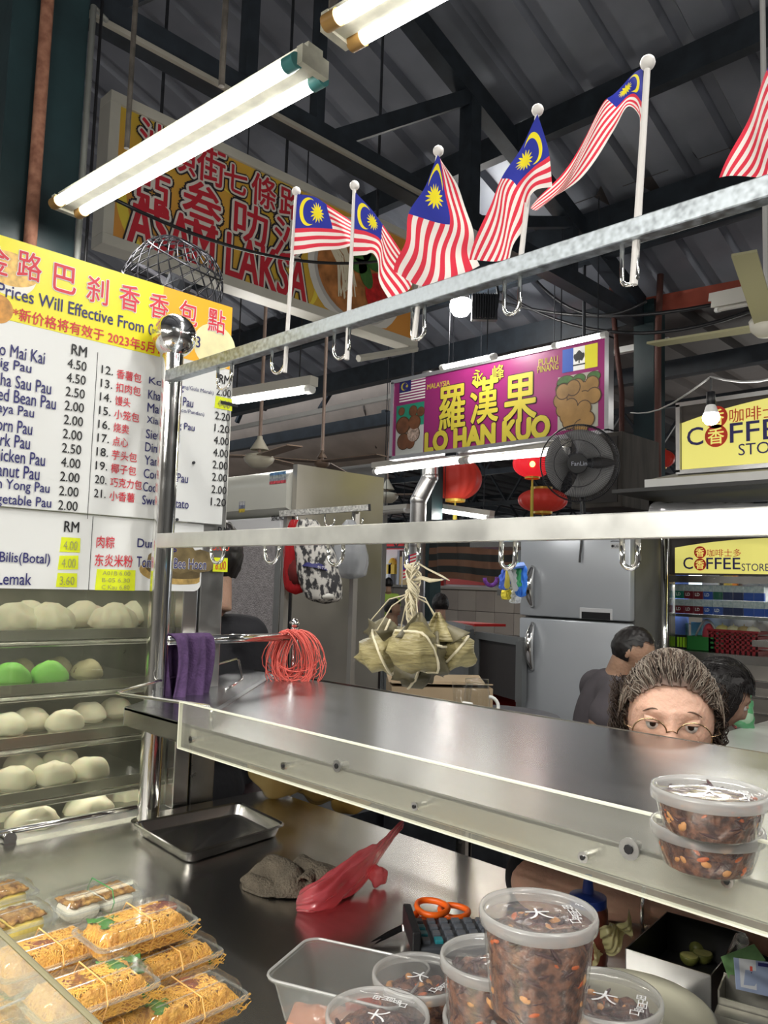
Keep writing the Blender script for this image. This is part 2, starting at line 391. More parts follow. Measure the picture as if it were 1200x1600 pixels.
# ================================================================ COUNTER, SHELF, RACK
CZ = .892; SZ = 1.158
t = T('steel_counter', 'stainless steel worktop counter carrying the noodle boxes and tubs in front', 'counter', (-.6, .3, 0))
MB().span((-1.66, -.5, CZ-.035), (.9, 1.272, CZ), bev=.003).build('worktop', STEEL, t)
MB().span((-1.62, -.45, .12), (.86, 1.2, CZ-.035)).build('body', DSTEEL, t)
for x, y in ((-1.6, -.4), (.8, -.4), (-1.6, 1.15), (.8, 1.15)): MB().tube([(x, y, 0), (x, y, .12)], .02, 10).build('foot', DSTEEL, t)
# upper shelf
t = T('steel_shelf', 'raised steel serving shelf with a clear acrylic guard along its front edge', 'shelf', (-.8, .78, CZ))
YF = .786; YB = 1.425
A = PZ(177, 1106, SZ); A.y = YF; B = PZ(378, 1045, SZ)
top = [(A.x, YF, SZ), (.6, YF, SZ), (.6, YB, SZ), (B.x, B.y, SZ)]
mb = MB(); mb.poly(top, .006, (0, 0, 1)); mb.build('shelf_top', STEELX, t)
mb = MB(); mb.span((A.x, YF, SZ-.036), (.6, YF+.002, SZ-.002)); mb.span((B.x, YB-.002, SZ-.036), (.6, YB, SZ-.002)); mb.bar((A.x, YF, SZ-.018), (B.x, B.y, SZ-.018), .002, .034)
mb.span((A.x+.1, YF, SZ-.037), (.6, YF+.02, SZ-.035)); mb.build('shelf_lip', STEEL, t)
a, b = PZ(428, 1054, SZ), PZ(335, 1112, SZ); mb = MB(); mb.bar(a+Vector((0, 0, .0003)), b+Vector((0, 0, .0003)), .012, .002); mb.build('shelf_seam', M('seam_steel', (.16, .16, .165), .4, .8), t)
for x, y in ((-1.1, 1.36), (.45, 1.36), (.5, .95)): MB().tube([(x, y, CZ-.0 if y < 1.27 else 0), (x, y, SZ-.006)], .017, 14).build('shelf_leg', CHROME, t)
# wire guard on the slanted end
w0 = PZ(186, 1096, SZ); h = .028
h = .034; g1 = PZ(184, 1083, SZ+h); g2 = PZ(372, 1028, SZ+h+.012); g3 = PZ(379, 1062, SZ); g4 = PZ(352, 1078, SZ)
g = [Vector((A.x+.28, YF+.02, SZ)), Vector((A.x+.28, YF+.02, SZ+h-.006)), Vector((A.x+.27, YF+.02, SZ+h)), g1+Vector((.02, 0, 0)), g1, g1.lerp(g2, .02)+Vector((0, 0, .001)), g1.lerp(g2, .98), g2.lerp(g3, .12), g2.lerp(g3, .9), g3, g3.lerp(g4, .3), g4]
MB().tube(g, .0035, 8).build('wire_guard', CHROME, t, smooth=True)
ACR = clear('acrylic', (.95, .955, .93), .05, haze=.16, hazecol=(.75, .74, .66), ior=1.5)
YA = .772; a = PY(278, 1096, YA); bl = PY(285, 1166, YA)
ax = -1.275; az0, az1 = 1.118, 1.198
MB().span((ax, YA-.003, az0), (.6, YA+.003, az1)).build('acrylic_guard', ACR, t)
EDGE = M('acrylic_edge', (.80, .80, .66), .2, emit=None)
mb = MB()
mb.span((ax, YA-.0035, az0-.001), (.6, YA+.0035, az0+.0008)); mb.span((ax, YA-.0035, az1-.0008), (.6, YA+.0035, az1+.001)); mb.span((ax-.001, YA-.0035, az0), (ax+.001, YA+.0035, az1)); mb.build('acrylic_rim', EDGE, t)
for u, v, bigr in ((302, 1155, .006), (447, 1196, .006), (531, 1196, .0085), (652, 1259, .0055), (915, 1338, .006), (987, 1325, .011), (1140, 1375, .006)):
    p = PY(u, v, YA); mb = MB(); mb.tube([(p.x, YF, p.z), (p.x, YA-.004, p.z)], .0045, 10)
    mb.tube([(p.x, YA-.003, p.z), (p.x, YA-.006, p.z)], bigr, 16); mb.build('bolt', DSTEEL if bigr > .008 else CHROME, t, smooth=2)
    mb = MB(); mb.tube([(p.x, YA-.006, p.z), (p.x, YA-.0075, p.z)], bigr*.45, 8); mb.build('bolt_socket', BLACKP, t)
# hanging rack : post, ball, two square rails, U hooks
PXx, PYy = -1.595, .9
t = T('hanging_rack', 'polished steel rack: ball-topped post with two square rails full of U hooks', 'rack', (PXx, PYy, CZ))
MB().tube([(PXx, PYy, CZ), (PXx, PYy, 1.935)], .0235, 24, caps=False).build('post', CHROME, t, smooth=True)
mb = MB(); mb.sphere((PXx, PYy, 1.962), .050, 28, 18); mb.build('ball_finial', CHROME, t, smooth=True)
mb = MB(); mb.lathe([(.0235, .0), (.036, .0), (.036, .006), (.0235, .008)], (PXx, PYy, CZ), 20); mb.build('base_collar', CHROME, t, smooth=2)
RZ1 = 1.895; RZ2 = 1.598; RY = .882
p = PY(1000, 352, RY); RZ1 = p.z-.0055
p = PY(700, 833, RY); RZ2 = p.z+.002
mb = MB(); mb.box(((PXx+.02+.75)/2, RY, RZ1), (.75-PXx-.02, .022, .0255), bev=.0015); mb.build('upper_rail', GALV, t)
mb = MB(); mb.box(((PXx+.02+.75)/2, RY, RZ2), (.75-PXx-.02, .020, .031), bev=.0015); mb.build('lower_rail', RAILST, t)
def hook(u0, u1, vb, rz, thin=.0032, yo=0):
    m = (u0+u1)/2; a = PY(u0, vb-20, RY+yo); b = PY(u1, vb-20, RY+yo); bot = PY(m, vb, RY+yo); r = abs(b.x-a.x)/2; cx = (a.x+b.x)/2
    pts = [(cx-r, RY+yo, rz-.012)]+[(cx-r*math.cos(q), RY+yo, bot.z+r-r*math.sin(q)) for q in [PI*i/10 for i in range(11)]]+[(cx+r, RY+yo, rz-.012)]
    MB().tube(pts, thin, 8).build('hook', CHROME, t, smooth=True)
for (u0, u1, vb) in ((340, 361, 609), (425, 446, 583), (522, 545, 560), (644, 663, 530), (788, 812, 491), (972, 995, 445)): hook(u0, u1, vb, RZ1)
for (u0, u1, vb) in ((330, 350, 880), (414, 436, 880), (513, 536, 883), (635, 654, 886), (783, 805, 888), (972, 997, 888)): hook(u0, u1, vb, RZ2, .0034)
# towel bar running back from the post
q0 = Vector((PXx, PYy+.01, PX(265, 1001, PXx).z)); q1 = PD(452, 995, 2.1); 
t2 = T('towel_bar', 'round steel bar behind the post holding the purple towel', 'bar', q1)
BX0 = PD(262, 1001, 1.75); mb = MB(); mb.tube([BX0, q1], .0105, 16); mb.build('bar', CHROME, t2, smooth=True)
q2 = Vector(PD(460, 975, 2.14)); mb = MB(); mb.tube([(q2.x, q2.y, 0), q2], .010, 14); mb.build('bar_post', CHROME, t2, smooth=True)
mb = MB(); mb.sphere(q2, .014, 16, 12); mb.build('ball_finial', CHROME, t2, smooth=True)
mb = MB(); mb.tube([q1, (q2.x, q2.y, q1.z)], .009, 12); mb.build('bar_joint', CHROME, t2)
# ================================================================ STEAMER CABINET
SX = -1.68; SY0, SY1 = .15, 1.12
t = T('steamer_cabinet', 'glass-fronted steel steamer cabinet with shelves of white buns', 'cabinet', (-1.95, .64, 0))
GL = clear('steamer_glass', (.88, .89, .84), .04, haze=.10, hazecol=(.42, .42, .34), ior=1.45)
MB().span((SX-.55, SY0, .0), (SX-.0, SY1, .88)).build('base', DSTEEL, t)
mb = MB(); mb.span((SX-.55, SY0, .88), (SX-.54, SY1, 1.95)); mb.build('back_panel', DSTEEL, t)
mb = MB(); mb.span((SX-.55, SY0, 1.93), (SX, SY1, 1.97)); mb.build('top_panel', DSTEEL, t)
MB().span((SX-.55, SY0, .88), (SX, SY0+.02, 1.95)).build('side_panel', DSTEEL, t); MB().span((SX-.55, SY1-.1, .88), (SX-.03, SY1-.09, 1.95)).build('side_panel', DSTEEL, t)
GX = SX+.006
MB().span((GX-.003, SY0+.03, .90), (GX, SY1-.14, 1.93)).build('glass_door', GL, t)
for y0, y1, mt in ((SY1-.115, SY1-.075, STEEL), (SY1-.07, SY1-.005, DSTEEL)): MB().span((SX-.03, y0, .885), (SX+.006, y1, 1.93), bev=.003).build('door_stile', mt, t)
# shelves: steel trays with a front rail
lev = []
for k, (v0, v1) in enumerate(((994, 985), (1080, 1058), (1163, 1140), (1250, 1221), (1330, 1300))):
    z = PX(0, v0, SX-.04).z; lev.append(z)
    mb = MB(); mb.span((SX-.53, SY0+.03, z-.006), (SX-.03, SY1-.12, z)); mb.build('steam_shelf', DSTEEL, t)
    mb = MB(); mb.span((SX-.035, SY0+.03, z-.010), (SX-.028, SY1-.12, z+.012)); mb.tube([(SX-.03, SY0+.03, z-.018), (SX-.03, SY1-.12, z-.018)], .006, 10); mb.build('shelf_rail', STEEL, t)
pA, pB = PZ(0, 1326, CZ+.02), PZ(240, 1272, CZ+.02)
mb = MB(); mb.tube([(SX+.02, .3, CZ+.018), (SX+.02, .93, CZ+.018), (SX+.02, .94, CZ+.012), (SX+.0, .945, CZ+.01)], .006, 10); mb.build('door_bar', CHROME, t, smooth=True)
a = PX(-5, 1312, SX+.02); mb = MB(); mb.tube([(SX+.005, a.y+.02, a.z), (SX+.035, a.y+.02, a.z)], .013, 16); mb.build('knob', CHROME, t, smooth=2)
# warm fill lights added to brighten the inside of the steamer
for z in (1.90,):
    area('steamer_fill', (SX-.2, .6, z), .3, .7, 3.0, (1, .96, .82))
    for z_ in lev: area('steamer_fill', (SX-.09, .6, z_-.02), .02, .8, .30, (1, .96, .82))
BUN = M('bun_dough', (.84, .80, .66), .6, var=.06, vs=12, sss=.25, bump=.05, bs=30)
GBUN = M('green_dough', (.22, .62, .10), .55, var=.08, vs=14, sss=.2)
TBUN = M('striped_dough', (.36, .32, .20), .6, var=.35, vs=16)
BROWN = M('brown_stripe', (.10, .06, .03), .6)
def bun_shape(r, seed, folds=0, tall=.72, square=False):
    def fn(p):
        q = Vector(p); l = math.hypot(q.x, q.y)/r; a = math.atan2(q.y, q.x)
        if square:
            q.x = math.copysign(abs(q.x/r)**.7*r, q.x); q.y = math.copysign(abs(q.y/r)**.7*r, q.y)
        z = q.z*tall if q.z > 0 else q.z*.35
        w = 1+.09*nz((q.x/r, q.y/r, seed), 1.8)
        if folds and q.z > 0: w *= 1+.085*math.cos(folds*a+q.z/r*2)*l; z -= .12*r*math.exp(-(l/.16)**2)*(q.z > .5*r); z += .10*r*math.exp(-((l-.22)/.14)**2)
        return Vector((q.x*w, q.y*w, z+.10*r*nz(q/r, 1.9, seed)+.03*r*nz(q/r, 6, seed)))
    return fn
def make_bun(nm, mat, r, seed, label, cat, folds=0, tall=.72, square=False, stripe=False):
    t = T(nm, label, cat, local=True)
    mb = MB(); mb.sphere((0, 0, r*.33), r, 32, 20, fn=bun_shape(r, seed, folds, tall, square)); mb.build('dough', mat, t, smooth=True)
    if stripe:
        for o in (-.25, .2): MB().tube([(r*o*1.3-.1*r, r*.98*math.cos(q), r*.40+r*.70*math.sin(q)) for q in [PI*(.06+.88*i/14) for i in range(15)]], r*.045, 6).build('stripe', BROWN, t)
    else: MB().lathe([(0, .0005), (r*.8, .0005), (r*.85, .001), (0, .0015)], (0, 0, 0), 16).build('paper', M('bun_paper', (.8, .78, .68), .7), t)
    return t
protos = {'big': make_bun('steamed_bun', BUN, .055, 1, 'x', 'bun', folds=11, tall=.8), 'white': make_bun('steamed_bun', BUN, .042, 2, 'x', 'bun', tall=.85), 'block': make_bun('steamed_bun', BUN, .040, 4, 'x', 'bun', tall=.9, square=True),
          'green': make_bun('green_bun', GBUN, .040, 5, 'x', 'bun', tall=.95), 'stripe': make_bun('striped_bun', TBUN, .036, 6, 'x', 'bun', tall=.95, stripe=True)}
first = {k: True for k in protos}
def put_bun(kind, u, lv, depth, label, grp):
    z = lev[lv]; p = PX(u, (990, 1075, 1155, 1240, 1320)[lv], SX-depth); loc = Vector((SX-depth, p.y, z+.0005))
    if first[kind]: o = protos[kind]; o.location = loc; o['label'] = label; first[kind] = False
    else: o = clone(protos[kind], loc, random.uniform(0, 6), label)
    o['group'] = grp; o.rotation_euler.z = random.uniform(0, 6) if kind != 'stripe' else 0; return o
G = ('pleated buns on the top steamer shelf', 'coloured buns on the second steamer shelf', 'round buns on the third steamer shelf', 'buns on the fourth steamer shelf', 'large buns on the bottom steamer shelf')
for u, d, l in ((18, .11, 'pleated white bun at the left edge of the top steamer shelf'), (76, .10, 'large pleated bun, front centre of the top steamer shelf'), (176, .11, 'pleated bun nearest the post on the top steamer shelf'), (130, .24, 'pleated bun in the back row of the top steamer shelf, between two front ones'), (45, .25, 'pleated bun in the back row of the top steamer shelf, far left'), (212, .26, 'pleated bun in the back row of the top shelf, behind the post')): put_bun('big', u, 0, d, l, G[0])
for u, d, l in ((16, .09, 'green bun at the left on the second steamer shelf'), (76, .09, 'bright green bun right of centre on the second steamer shelf')): put_bun('green', u, 1, d, l, G[1])
for u, d, l in ((135, .12, 'tan bun with brown stripes right of the green buns'), (88, .2, 'tan striped bun behind the right green bun'), (30, .2, 'tan striped bun behind the left green bun')): put_bun('stripe', u, 1, d, l, G[1])
for u, d, l in ((100, .09, 'round white bun in front on the third steamer shelf'), (45, .16, 'white bun left of the front one on the third steamer shelf'), (135, .17, 'white bun behind the front one on the third steamer shelf'), (178, .2, 'white bun nearest the post on the third steamer shelf'), (8, .12, 'white bun at the left edge of the third steamer shelf')): put_bun('white', u, 2, d, l, G[2])
for u, d, l in ((20, .10, 'wide white bun at the left of the fourth steamer shelf'), (82, .09, 'squarish white bun in the middle of the fourth steamer shelf'), (136, .09, 'squarish white bun right of centre on the fourth steamer shelf'), (90, .2, 'white bun in the back row of the fourth steamer shelf, centre'), (35, .21, 'white bun in the back row of the fourth steamer shelf, left')): put_bun('block', u, 3, d, l, G[3])
for u, d, l in ((48, .10, 'large white bun front left on the bottom steamer shelf'), (136, .12, 'large white bun in the middle of the bottom steamer shelf'), (195, .18, 'large white bun near the post on the bottom steamer shelf'), (0, .2, 'large white bun at the far left of the bottom steamer shelf')): put_bun('big', u, 4, d, l, G[4])
# ================================================================ MENU BOARDS
MX = -1.655
def mp(u, v): return PX(u, v, MX)
mr = 1.09; ml = .36; zt, zm, zb = mp(368, 480).z, mp(370, 822).z, mp(360, 925).z; zt = (mp(0, 370).z+zt)/2
BW = M('menu_white', (.72, .73, .72), .28, var=.03, vs=2); YEL = M('menu_yellow', (.80, .72, .02), .35); ORG = M('menu_orange', (.85, .42, .02), .35)
NAVY = M('ink_navy', (.02, .02, .14), .5); INK = M('ink_black', (.012, .012, .015), .5); INKR = M('ink_red', (.62, .03, .05), .5); PW = M('print_white', (.85, .84, .82), .5)
t = T('menu_board', 'large white price board with yellow header listing buns and prices', 'menu board', (MX, .72, zm))
PL = MX-.006
mb = MB(); mb.span((MX-.008, ml, zm), (MX, mr, zt), bev=.001); mb.build('panel', BW, t)
# header band: lower edge slopes from (0,497) to (250,552)
hz = mp(0, 497).z
mb = MB(); mb.span((MX-.001, ml, hz), (MX+.0008, mp(250, 552).y, zt)); mb.build('header_band', YEL, t)
mb = MB(); mb.span((MX-.001, mp(245, 552).y, mp(368, 580).z), (MX+.0006, mr, zt)); mb.build('header_corner', ORG, t)
def lens(cy, cz, ry, rz, mat, nm, off=.001, a0=0, a1=2*PI):
    mb = MB(); mb.poly([(MX+off, cy+ry*math.cos(a0+(a1-a0)*i/28), cz+rz*math.sin(a0+(a1-a0)*i/28)) for i in range(28 if a1-a0 > 6 else 29)]); return mb.build(nm, mat, t)
bunp = M('print_bun', (.80, .74, .42), .4, var=.10, vs=30); q = mp(338, 535); lens(q.y-.004, q.z-.012, .060, .056, bunp, 'printed_bun', .0010)
q = mp(15, 420); lens(q.y, q.z, .06, .035, M('print_noodle', (.75, .45, .12), .4, var=.4, vs=80), 'printed_noodles'); lens(q.y, q.z-.005, .055, .05, M('print_bowl', (.8, .78, .7), .4), 'printed_bowl', .0009, PI, 2*PI)
q = mp(-4, 482); lens(q.y, q.z, .03, .03, M('print_fried', (.55, .25, .04), .4, var=.4, vs=60), 'printed_snack')
RO = [(PW, .035)]
def one(ch, u, v, w, h, mat=INKR, bold=.02, lay=((PW, .03),), par=None, nm='lettering'):
    c = mp(u, v); text(ch, (MX+.001, c.y-w/2, c.z-h/2), w, h, PLX, mat, par or t, bold=bold, layers=lay, name=nm, gap=.0007)
for ch, u, v in (('金', -6, 405), ('路', 46, 416), ('巴', 101, 437), ('刹', 152, 454), ('香', 202, 466), ('香', 248, 479), ('包', 294, 490), ('點', 338, 502)): one(ch, u, v, .048, .058)
def row(s, u0, u1, vb, ht, mat, bold=.012, lay=(), y1=None):
    a, b = mp(u0, vb), None; z = a.z; ya = a.y; yb = mp(u1, vb).y
    text(s, (MX+.001, ya, z), yb-ya, ht, PLX, mat, t, bold=bold, layers=lay, gap=.0007)
z0 = mp(8, 462).z
def zrow(s, u0, u1, zc, ht, mat, **k):
    v = 500
    # height of the row is fixed, its ends come from the board's y at the given columns
    ya, yb = mp(u0, 600).y, mp(u1, 600).y
    text(s, (MX+.001, ya, zc-ht/2), yb-ya, ht, PLX, mat, t, bold=k.get('bold', .012), gap=.0007)
zt_e = (mp(20, 461).z+mp(200, 502).z)/2
zrow('New Prices Will Effective From 01/05/2023', -75, 309, zt_e, .027, NAVY, bold=.02)
zc_e = (mp(50, 495).z+mp(200, 530).z)/2-.004
zrow('*新价格将有效于 2023年5月1日', 12, 262, zc_e, .026, INKR, bold=.025)
za_, zb_ = mp(119, 570).z, mp(116, 791).z
rows = ['Lo Mai Kai', 'Big Pau', 'Cha Sau Pau', 'Red Bean Pau', 'Kaya Pau', 'Corn Pau', 'Pork Pau', 'Chicken Pau', 'Peanut Pau', 'Kan Yong Pau', 'Vegetable Pau']
ends = [67, 47, 80, 89, 56, 55, 53, 78, 71, 88, 92]; prices = ['4.50', '4.50', '2.50', '2.00', '2.00', '2.00', '2.50', '4.00', '2.00', '2.00', '2.00']
zrow('RM', 108, 132, mp(119, 547).z, .022, INK, bold=.03)
for i, (s, e, pr) in enumerate(zip(rows, ends, prices)):
    z = za_+(zb_-za_)*i/10; zrow(s, -14, e, z-.001, .026, NAVY); zrow(pr, 103, 133, z, .020, INK, bold=.008)
z2a, z2b = mp(173, 580).z, mp(173, 773).z
cn = ['香薯包', '扣肉包', '馒头', '小笼包', '烧卖', '点心', '芋头包', '椰子包', '巧克力包', '小香薯']; cw = [220, 220, 205, 220, 205, 205, 220, 220, 230, 220]
en = ['Kosong', 'Khao Yuk Pau', 'Mantou', 'Xiao Long Pau', 'Siew Mai', 'Dim Sum', 'Yam Pau', 'Coconut Pau', 'Cocoa Pau', 'Sweet Potato']; ew = [287, 303, 280, 307, 285, 281, 282, 301, 283, 304]
for i in range(10):
    z = z2a+(z2b-z2a)*i/9; zrow('%d.' % (12+i), 157, 175, z, .018, INK, bold=.012); zrow(cn[i], 181, cw[i], z-.002, .021, INKR, bold=.012); zrow(en[i], 232, ew[i], z-.004, .021, NAVY)
z3a, z3b = mp(352, 614).z, mp(354, 786).z
zrow('RM', 342, 358, mp(350, 593).z, .021, INK, bold=.03)
for i, pr in enumerate(['2.00', '4.00', '2.20', '1.20', '4.00', '4.00', '2.00', '2.00', '2.00', '1.20']):
    if i != 1: zrow(pr, 338, 361, z3a+(z3b-z3a)*i/9, .019, INK, bold=.01)
zrow('(Kosong/Gula Merah)', 268, 334, mp(310, 610).z, .012, NAVY, bold=0); zrow('(Coco/Pandan)', 272, 321, mp(300, 645).z, .012, NAVY, bold=0)
STK = M('yellow_sticker', (.72, .80, .02), .5, var=.08, vs=40); PENC = M('pencil_grey', (.35, .36, .12), .7); MARK = M('marker_red', (.6, .06, .03), .6)
def sticker(par, u0, v0, u1, v1, s, mat=PENC, tilt=0):
    a, b = mp(u0, v1), mp(u1, v0); n = Vector((MX+.0012, 0, 0))
    MB().poly([(MX+.0012, a.y, a.z), (MX+.0012, b.y, a.z+tilt), (MX+.0012, b.y-.001, b.z), (MX+.0012, a.y+.002, b.z-tilt)], .0008, (1, 0, 0)).build('price_sticker', STK, par)
    ss = s.split('\n')
    for i, q in enumerate(ss):
        hh = (b.z-a.z)/len(ss); text(q, (MX+.0016, a.y+(b.y-a.y)*.15, b.z-hh*(i+.85)), (b.y-a.y)*.7, hh*.62, PLX, mat, par)
sticker(t, 335, 624, 363, 637, '4-00')
a, b = mp(344, 631), mp(368, 625); MB().span((MX, a.y, a.z), (MX+.003, b.y+.006, a.z+.008)).build('black_tape', BLACKP, t)
yy = mp(148, 620).y; MB().span((MX, yy, mp(148, 812).z), (MX+.0007, yy+.001, mp(150, 550).z)).build('divider_line', INK, t)
for u, v in ((276, 812), (302, 723)): q = mp(u, v); mb = MB(); mb.tube([(MX, q.y, q.z), (MX+.004, q.y, q.z)], .0035, 10); mb.build('screw', DARK, t)
# lower board
t = T('lower_menu_board', 'narrow white price board with yellow price stickers below the main board', 'menu board', (MX, .72, zb))
yr = 1.045; rr = .02
pts = [(MX-.010, ml, zm-.002), (MX-.010, ml, zb)]+[(MX-.010, yr-rr+rr*math.sin(a), zb+rr-rr*math.cos(a)) for a in [PI/2*i/6 for i in range(7)]]+[(MX-.010, yr, zm-.002)]
MXs = MX; MX = MX-.010
MB().poly(pts, .005, (1, 0, 0)).build('panel', BW, t)
def lrow(s, u0, u1, v, ht, mat, bold=.012, lay=()):
    ya, yb = mp(u0, 870).y, mp(u1, 870).y; z = mp((u0+u1)/2, v).z
    text(s, (MX+.001, ya, z-ht/2), yb-ya, ht, PLX, mat, t, bold=bold, gap=.0007, layers=lay)
lrow('RM', 97, 120, 823, .022, INK, .03); lrow('RM', 338, 356, 830, .020, INK, .03)
lrow('Ikan Bilis(Botal)', -40, 78, 873, .027, NAVY); lrow('Nasi Lemak', -48, 51, 904, .024, NAVY)
lrow('肉粽', 149, 177, 847, .026, INKR, .015); lrow('东炎米粉', 148, 207, 876, .027, INKR, .015)
lrow('Dumpling', 213, 275, 852, .026, NAVY, .012)
bk = M('print_basket', (.42, .28, .09), .5, var=.4, vs=70); lf = M('print_leaf', (.12, .085, .035), .5, var=.45, vs=25)
c = mp(282, 890)
def lens2(cy, cz, ry, rz, mat, nm, off, a0=0, a1=2*PI):
    mb = MB(); n = 28; mb.poly([(MX+off, min(yr-.004, cy+ry*math.cos(a0+(a1-a0)*i/n)), max(zb+.004, cz+rz*math.sin(a0+(a1-a0)*i/n))) for i in range(n+(a1-a0 < 6))]); return mb.build(nm, mat, t)
lens2(c.y, c.z-.002, .105, .033, bk, 'printed_basket', .0005); lens2(c.y+.005, c.z+.004, .095, .026, lf, 'printed_leaf', .0007)
for k_, (dy, dz, s, hh_) in enumerate(((-.045, .022, .045, .028), (.05, .022, .05, .028), (.0, .03, .045, .04))):
    MB().poly([(MX+.0009+k_*.0001, c.y+dy+s*math.cos(a_)*(1-.25*max(0, math.sin(a_))), c.z+dz+hh_*math.sin(a_)) for a_ in [2*PI*i/10+.3 for i in range(10)]]).build('printed_dumpling', M('print_dump', (.17, .125, .055), .5, var=.5, vs=30), t)
lrow('Tom Yam Bee Hoon', 213, 322, 880, .024, NAVY, .012, lay=((PW, .04),))
sticker(t, 93, 841, 126, 862, '4.00'); sticker(t, 90, 868, 123, 890, '4.00', tilt=.002); sticker(t, 87, 896, 121, 917, '3.60')
sticker(t, 148, 891, 212, 922, 'A01B 6.00\nB-05 6.30\nC Kau 6.80'); sticker(t, 332, 872, 356, 893, '6.00', MARK)
lrow('6.00', 330, 357, 854, .020, MARK, 0)
yy = mp(141, 870).y; MB().span((MX, yy, mp(140, 922).z), (MX+.0007, yy+.001, zm-.005)).build('divider_line', INK, t)
MX = MXs
# ================================================================ FLUORESCENT FIXTURES (near)
FIXT = M('fixture_cream', (.55, .54, .44), .5, var=.2, vs=20)
def twin(label, zA, pa, pb, pc, wat=20, L=None):
    """pa,pb: pixel ends of the far tube, pc: pixel start of the near tube, at height zA"""
    a, b, c = PZ(*pa, zA), PZ(*pb, zA), PZ(*pc, zA)
    d = (b-a).normalized(); n = Vector((-d.y, d.x, 0)); off = (c-a)-d*(c-a).dot(d)
    if L: b = a+d*L
    t = T('twin_tube_light', label, 'light', (a+b)/2+Vector((0, 0, .05)), group='twin tube fixtures over the counter')
    mb = MB(); mb.bar(a+off/2+Vector((0, 0, .034))-d*.02, b+off/2+Vector((0, 0, .034))+d*.02, abs(off.length)*.55, .035); mb.build('housing', FIXT, t)
    mb = MB(); mb.bar(a+off/2+Vector((0, 0, .012))-d*.012, b+off/2+Vector((0, 0, .012))+d*.012, .035, .03); mb.build('reflector_ridge', FIXT, t)
    for o in (Vector(), off):
        mb = MB(); mb.tube([a+o+d*.03, b+o-d*.03], .0155, 14); mb.build('tube', TUBE, t, smooth=2)
        for e, s in ((a, 1), (b, -1)):
            mb = MB(); mb.tube([e+o-d*s*.005, e+o+d*s*.032], .019, 14); mb.build('lamp_holder', M('holder_teal', (.05, .20, .20), .5) if s < 0 else M('holder_amber', (.35, .2, .06), .4), t, smooth=2)
        for e in (a-d*.015, b+d*.015): pass
    for e in (a-d*.012, b+d*.012):
        mb = MB(); mb.bar(e-n*.0+Vector((0, 0, .012)), e+off+n*.0+Vector((0, 0, .012)), .02, .045); mb.build('end_plate', FIXT, t)
    m = (a+b)/2+off/2
    l = area('fill_and_tube_lamp', (m.x, m.y, m.z-.03), (b-a).length*.95, abs(off.length), wat, (1, .98, .93)); l.rotation_euler = (0, 0, math.atan2(d.y, d.x))
    return a, b, off
twin('twin tube fixture crossing above the menu board, in full view', 2.62, (85, 318), (462, 95), (115, 338), 10)
twin('twin tube fixture cut off by the top edge, next in line', 2.62, (512, 36), (690, -70), (550, 68), 10, L=1.2)
mb = MB()
for (u0, v0, u1, v1) in ((220, -40, 198, 232), (352, -40, 346, 135), (560, -60, 520, 40)):
    p1 = PZ(u1, v1, 2.72); mb = MB(); mb.tube([(p1.x, p1.y, 4.9), (p1.x, p1.y, 2.72)], .0085 if u0 < 500 else .012, 8); tag(mb.build('hanger_rod', M('rod_rusty', (.08, .07, .06), .6, .3, var=.5, vs=25)), {220: 'thin rusty hanger rod left of the yellow header sign corner', 352: 'dark hanger rod above the middle of the first twin tube light', 560: 'hanger rod where the two twin tube lights meet'}[u0], 'rod', 'hanger rods of the tube lights')
# ================================================================ PIPES ON THE COLUMNS
def pipe(name, label, cat, pts, r, mat, seg=10): mb = MB(); mb.tube(pts, r, seg); return tag(mb.build(name, mat, smooth=True), label, cat)
yc = PX(60, 200, CX+.16)
pipe('conduit_pipe', 'rusty vertical pipe strapped to the dark green column at the left', 'pipe', [(CX+.165, PX(47, 370, CX+.165).y, 1.5), (CX+.165, PX(47, 370, CX+.165).y+.005, 5.2)], .021, RUST)
pipe('pale_conduit', 'thin pale conduit beside the left green column', 'pipe', [(CX+.15, 1.13, 1.5), (CX+.15, 1.13, PX(122, 30, CX).z-.03), (CX+.1, 1.2, PX(122, 30, CX).z-.02)], .011, M('pale_pipe', (.25, .26, .24), .5))
pipe('black_cable', 'black cable hanging beside the pale conduit at the left', 'cable', [(CX+.17, 1.15, 1.5), (CX+.17, 1.152, 3.5)], .006, BLACKP, 6)
for u, mt, r, lb in ((972, M('brown_conduit', (.12, .05, .04), .6), .02, 'brown conduit left of the right green column'), (1028, M('brown_conduit', (.12, .05, .04), .6), .024, 'thicker brown conduit right of the right green column')):
    a = PY(u, 500, EY-.06); pipe('conduit_pipe', lb, 'pipe', [(a.x, EY-.06, 1.4), (a.x, EY-.06, 2.9), (a.x+(-.05 if u < 1000 else .0), EY-.06, 3.3), (a.x+(-.09 if u < 1000 else .02), EY-.06, 3.75)], r, mt)
# cables sagging under the eave at right
for k, (p0, p1, sag) in enumerate((((680, 432), (1200, 455), .25), ((760, 440), (1200, 475), .3), ((830, 430), (1010, 470), .2), ((180, 312), (640, 400), .12))):
    a, b = (PY(*p0, EY-.4), PY(*p1, EY-.4)) if k < 3 else (PX(*p0, -2.75), PX(*p1, -2.75))
    pipe('slack_cable', ['black cable sagging under the eave beam at right, uppermost', 'black cable sagging under the eave beam at right, lowest', 'short black cable sagging by the right green column', 'black cable strung across the yellow header sign'][k], 'cable', [a.lerp(b, i/16)+Vector((0, 0, -sag*4*(i/16)*(1-i/16))) for i in range(17)], .013 if k < 3 else .007, BLACKP, 6)
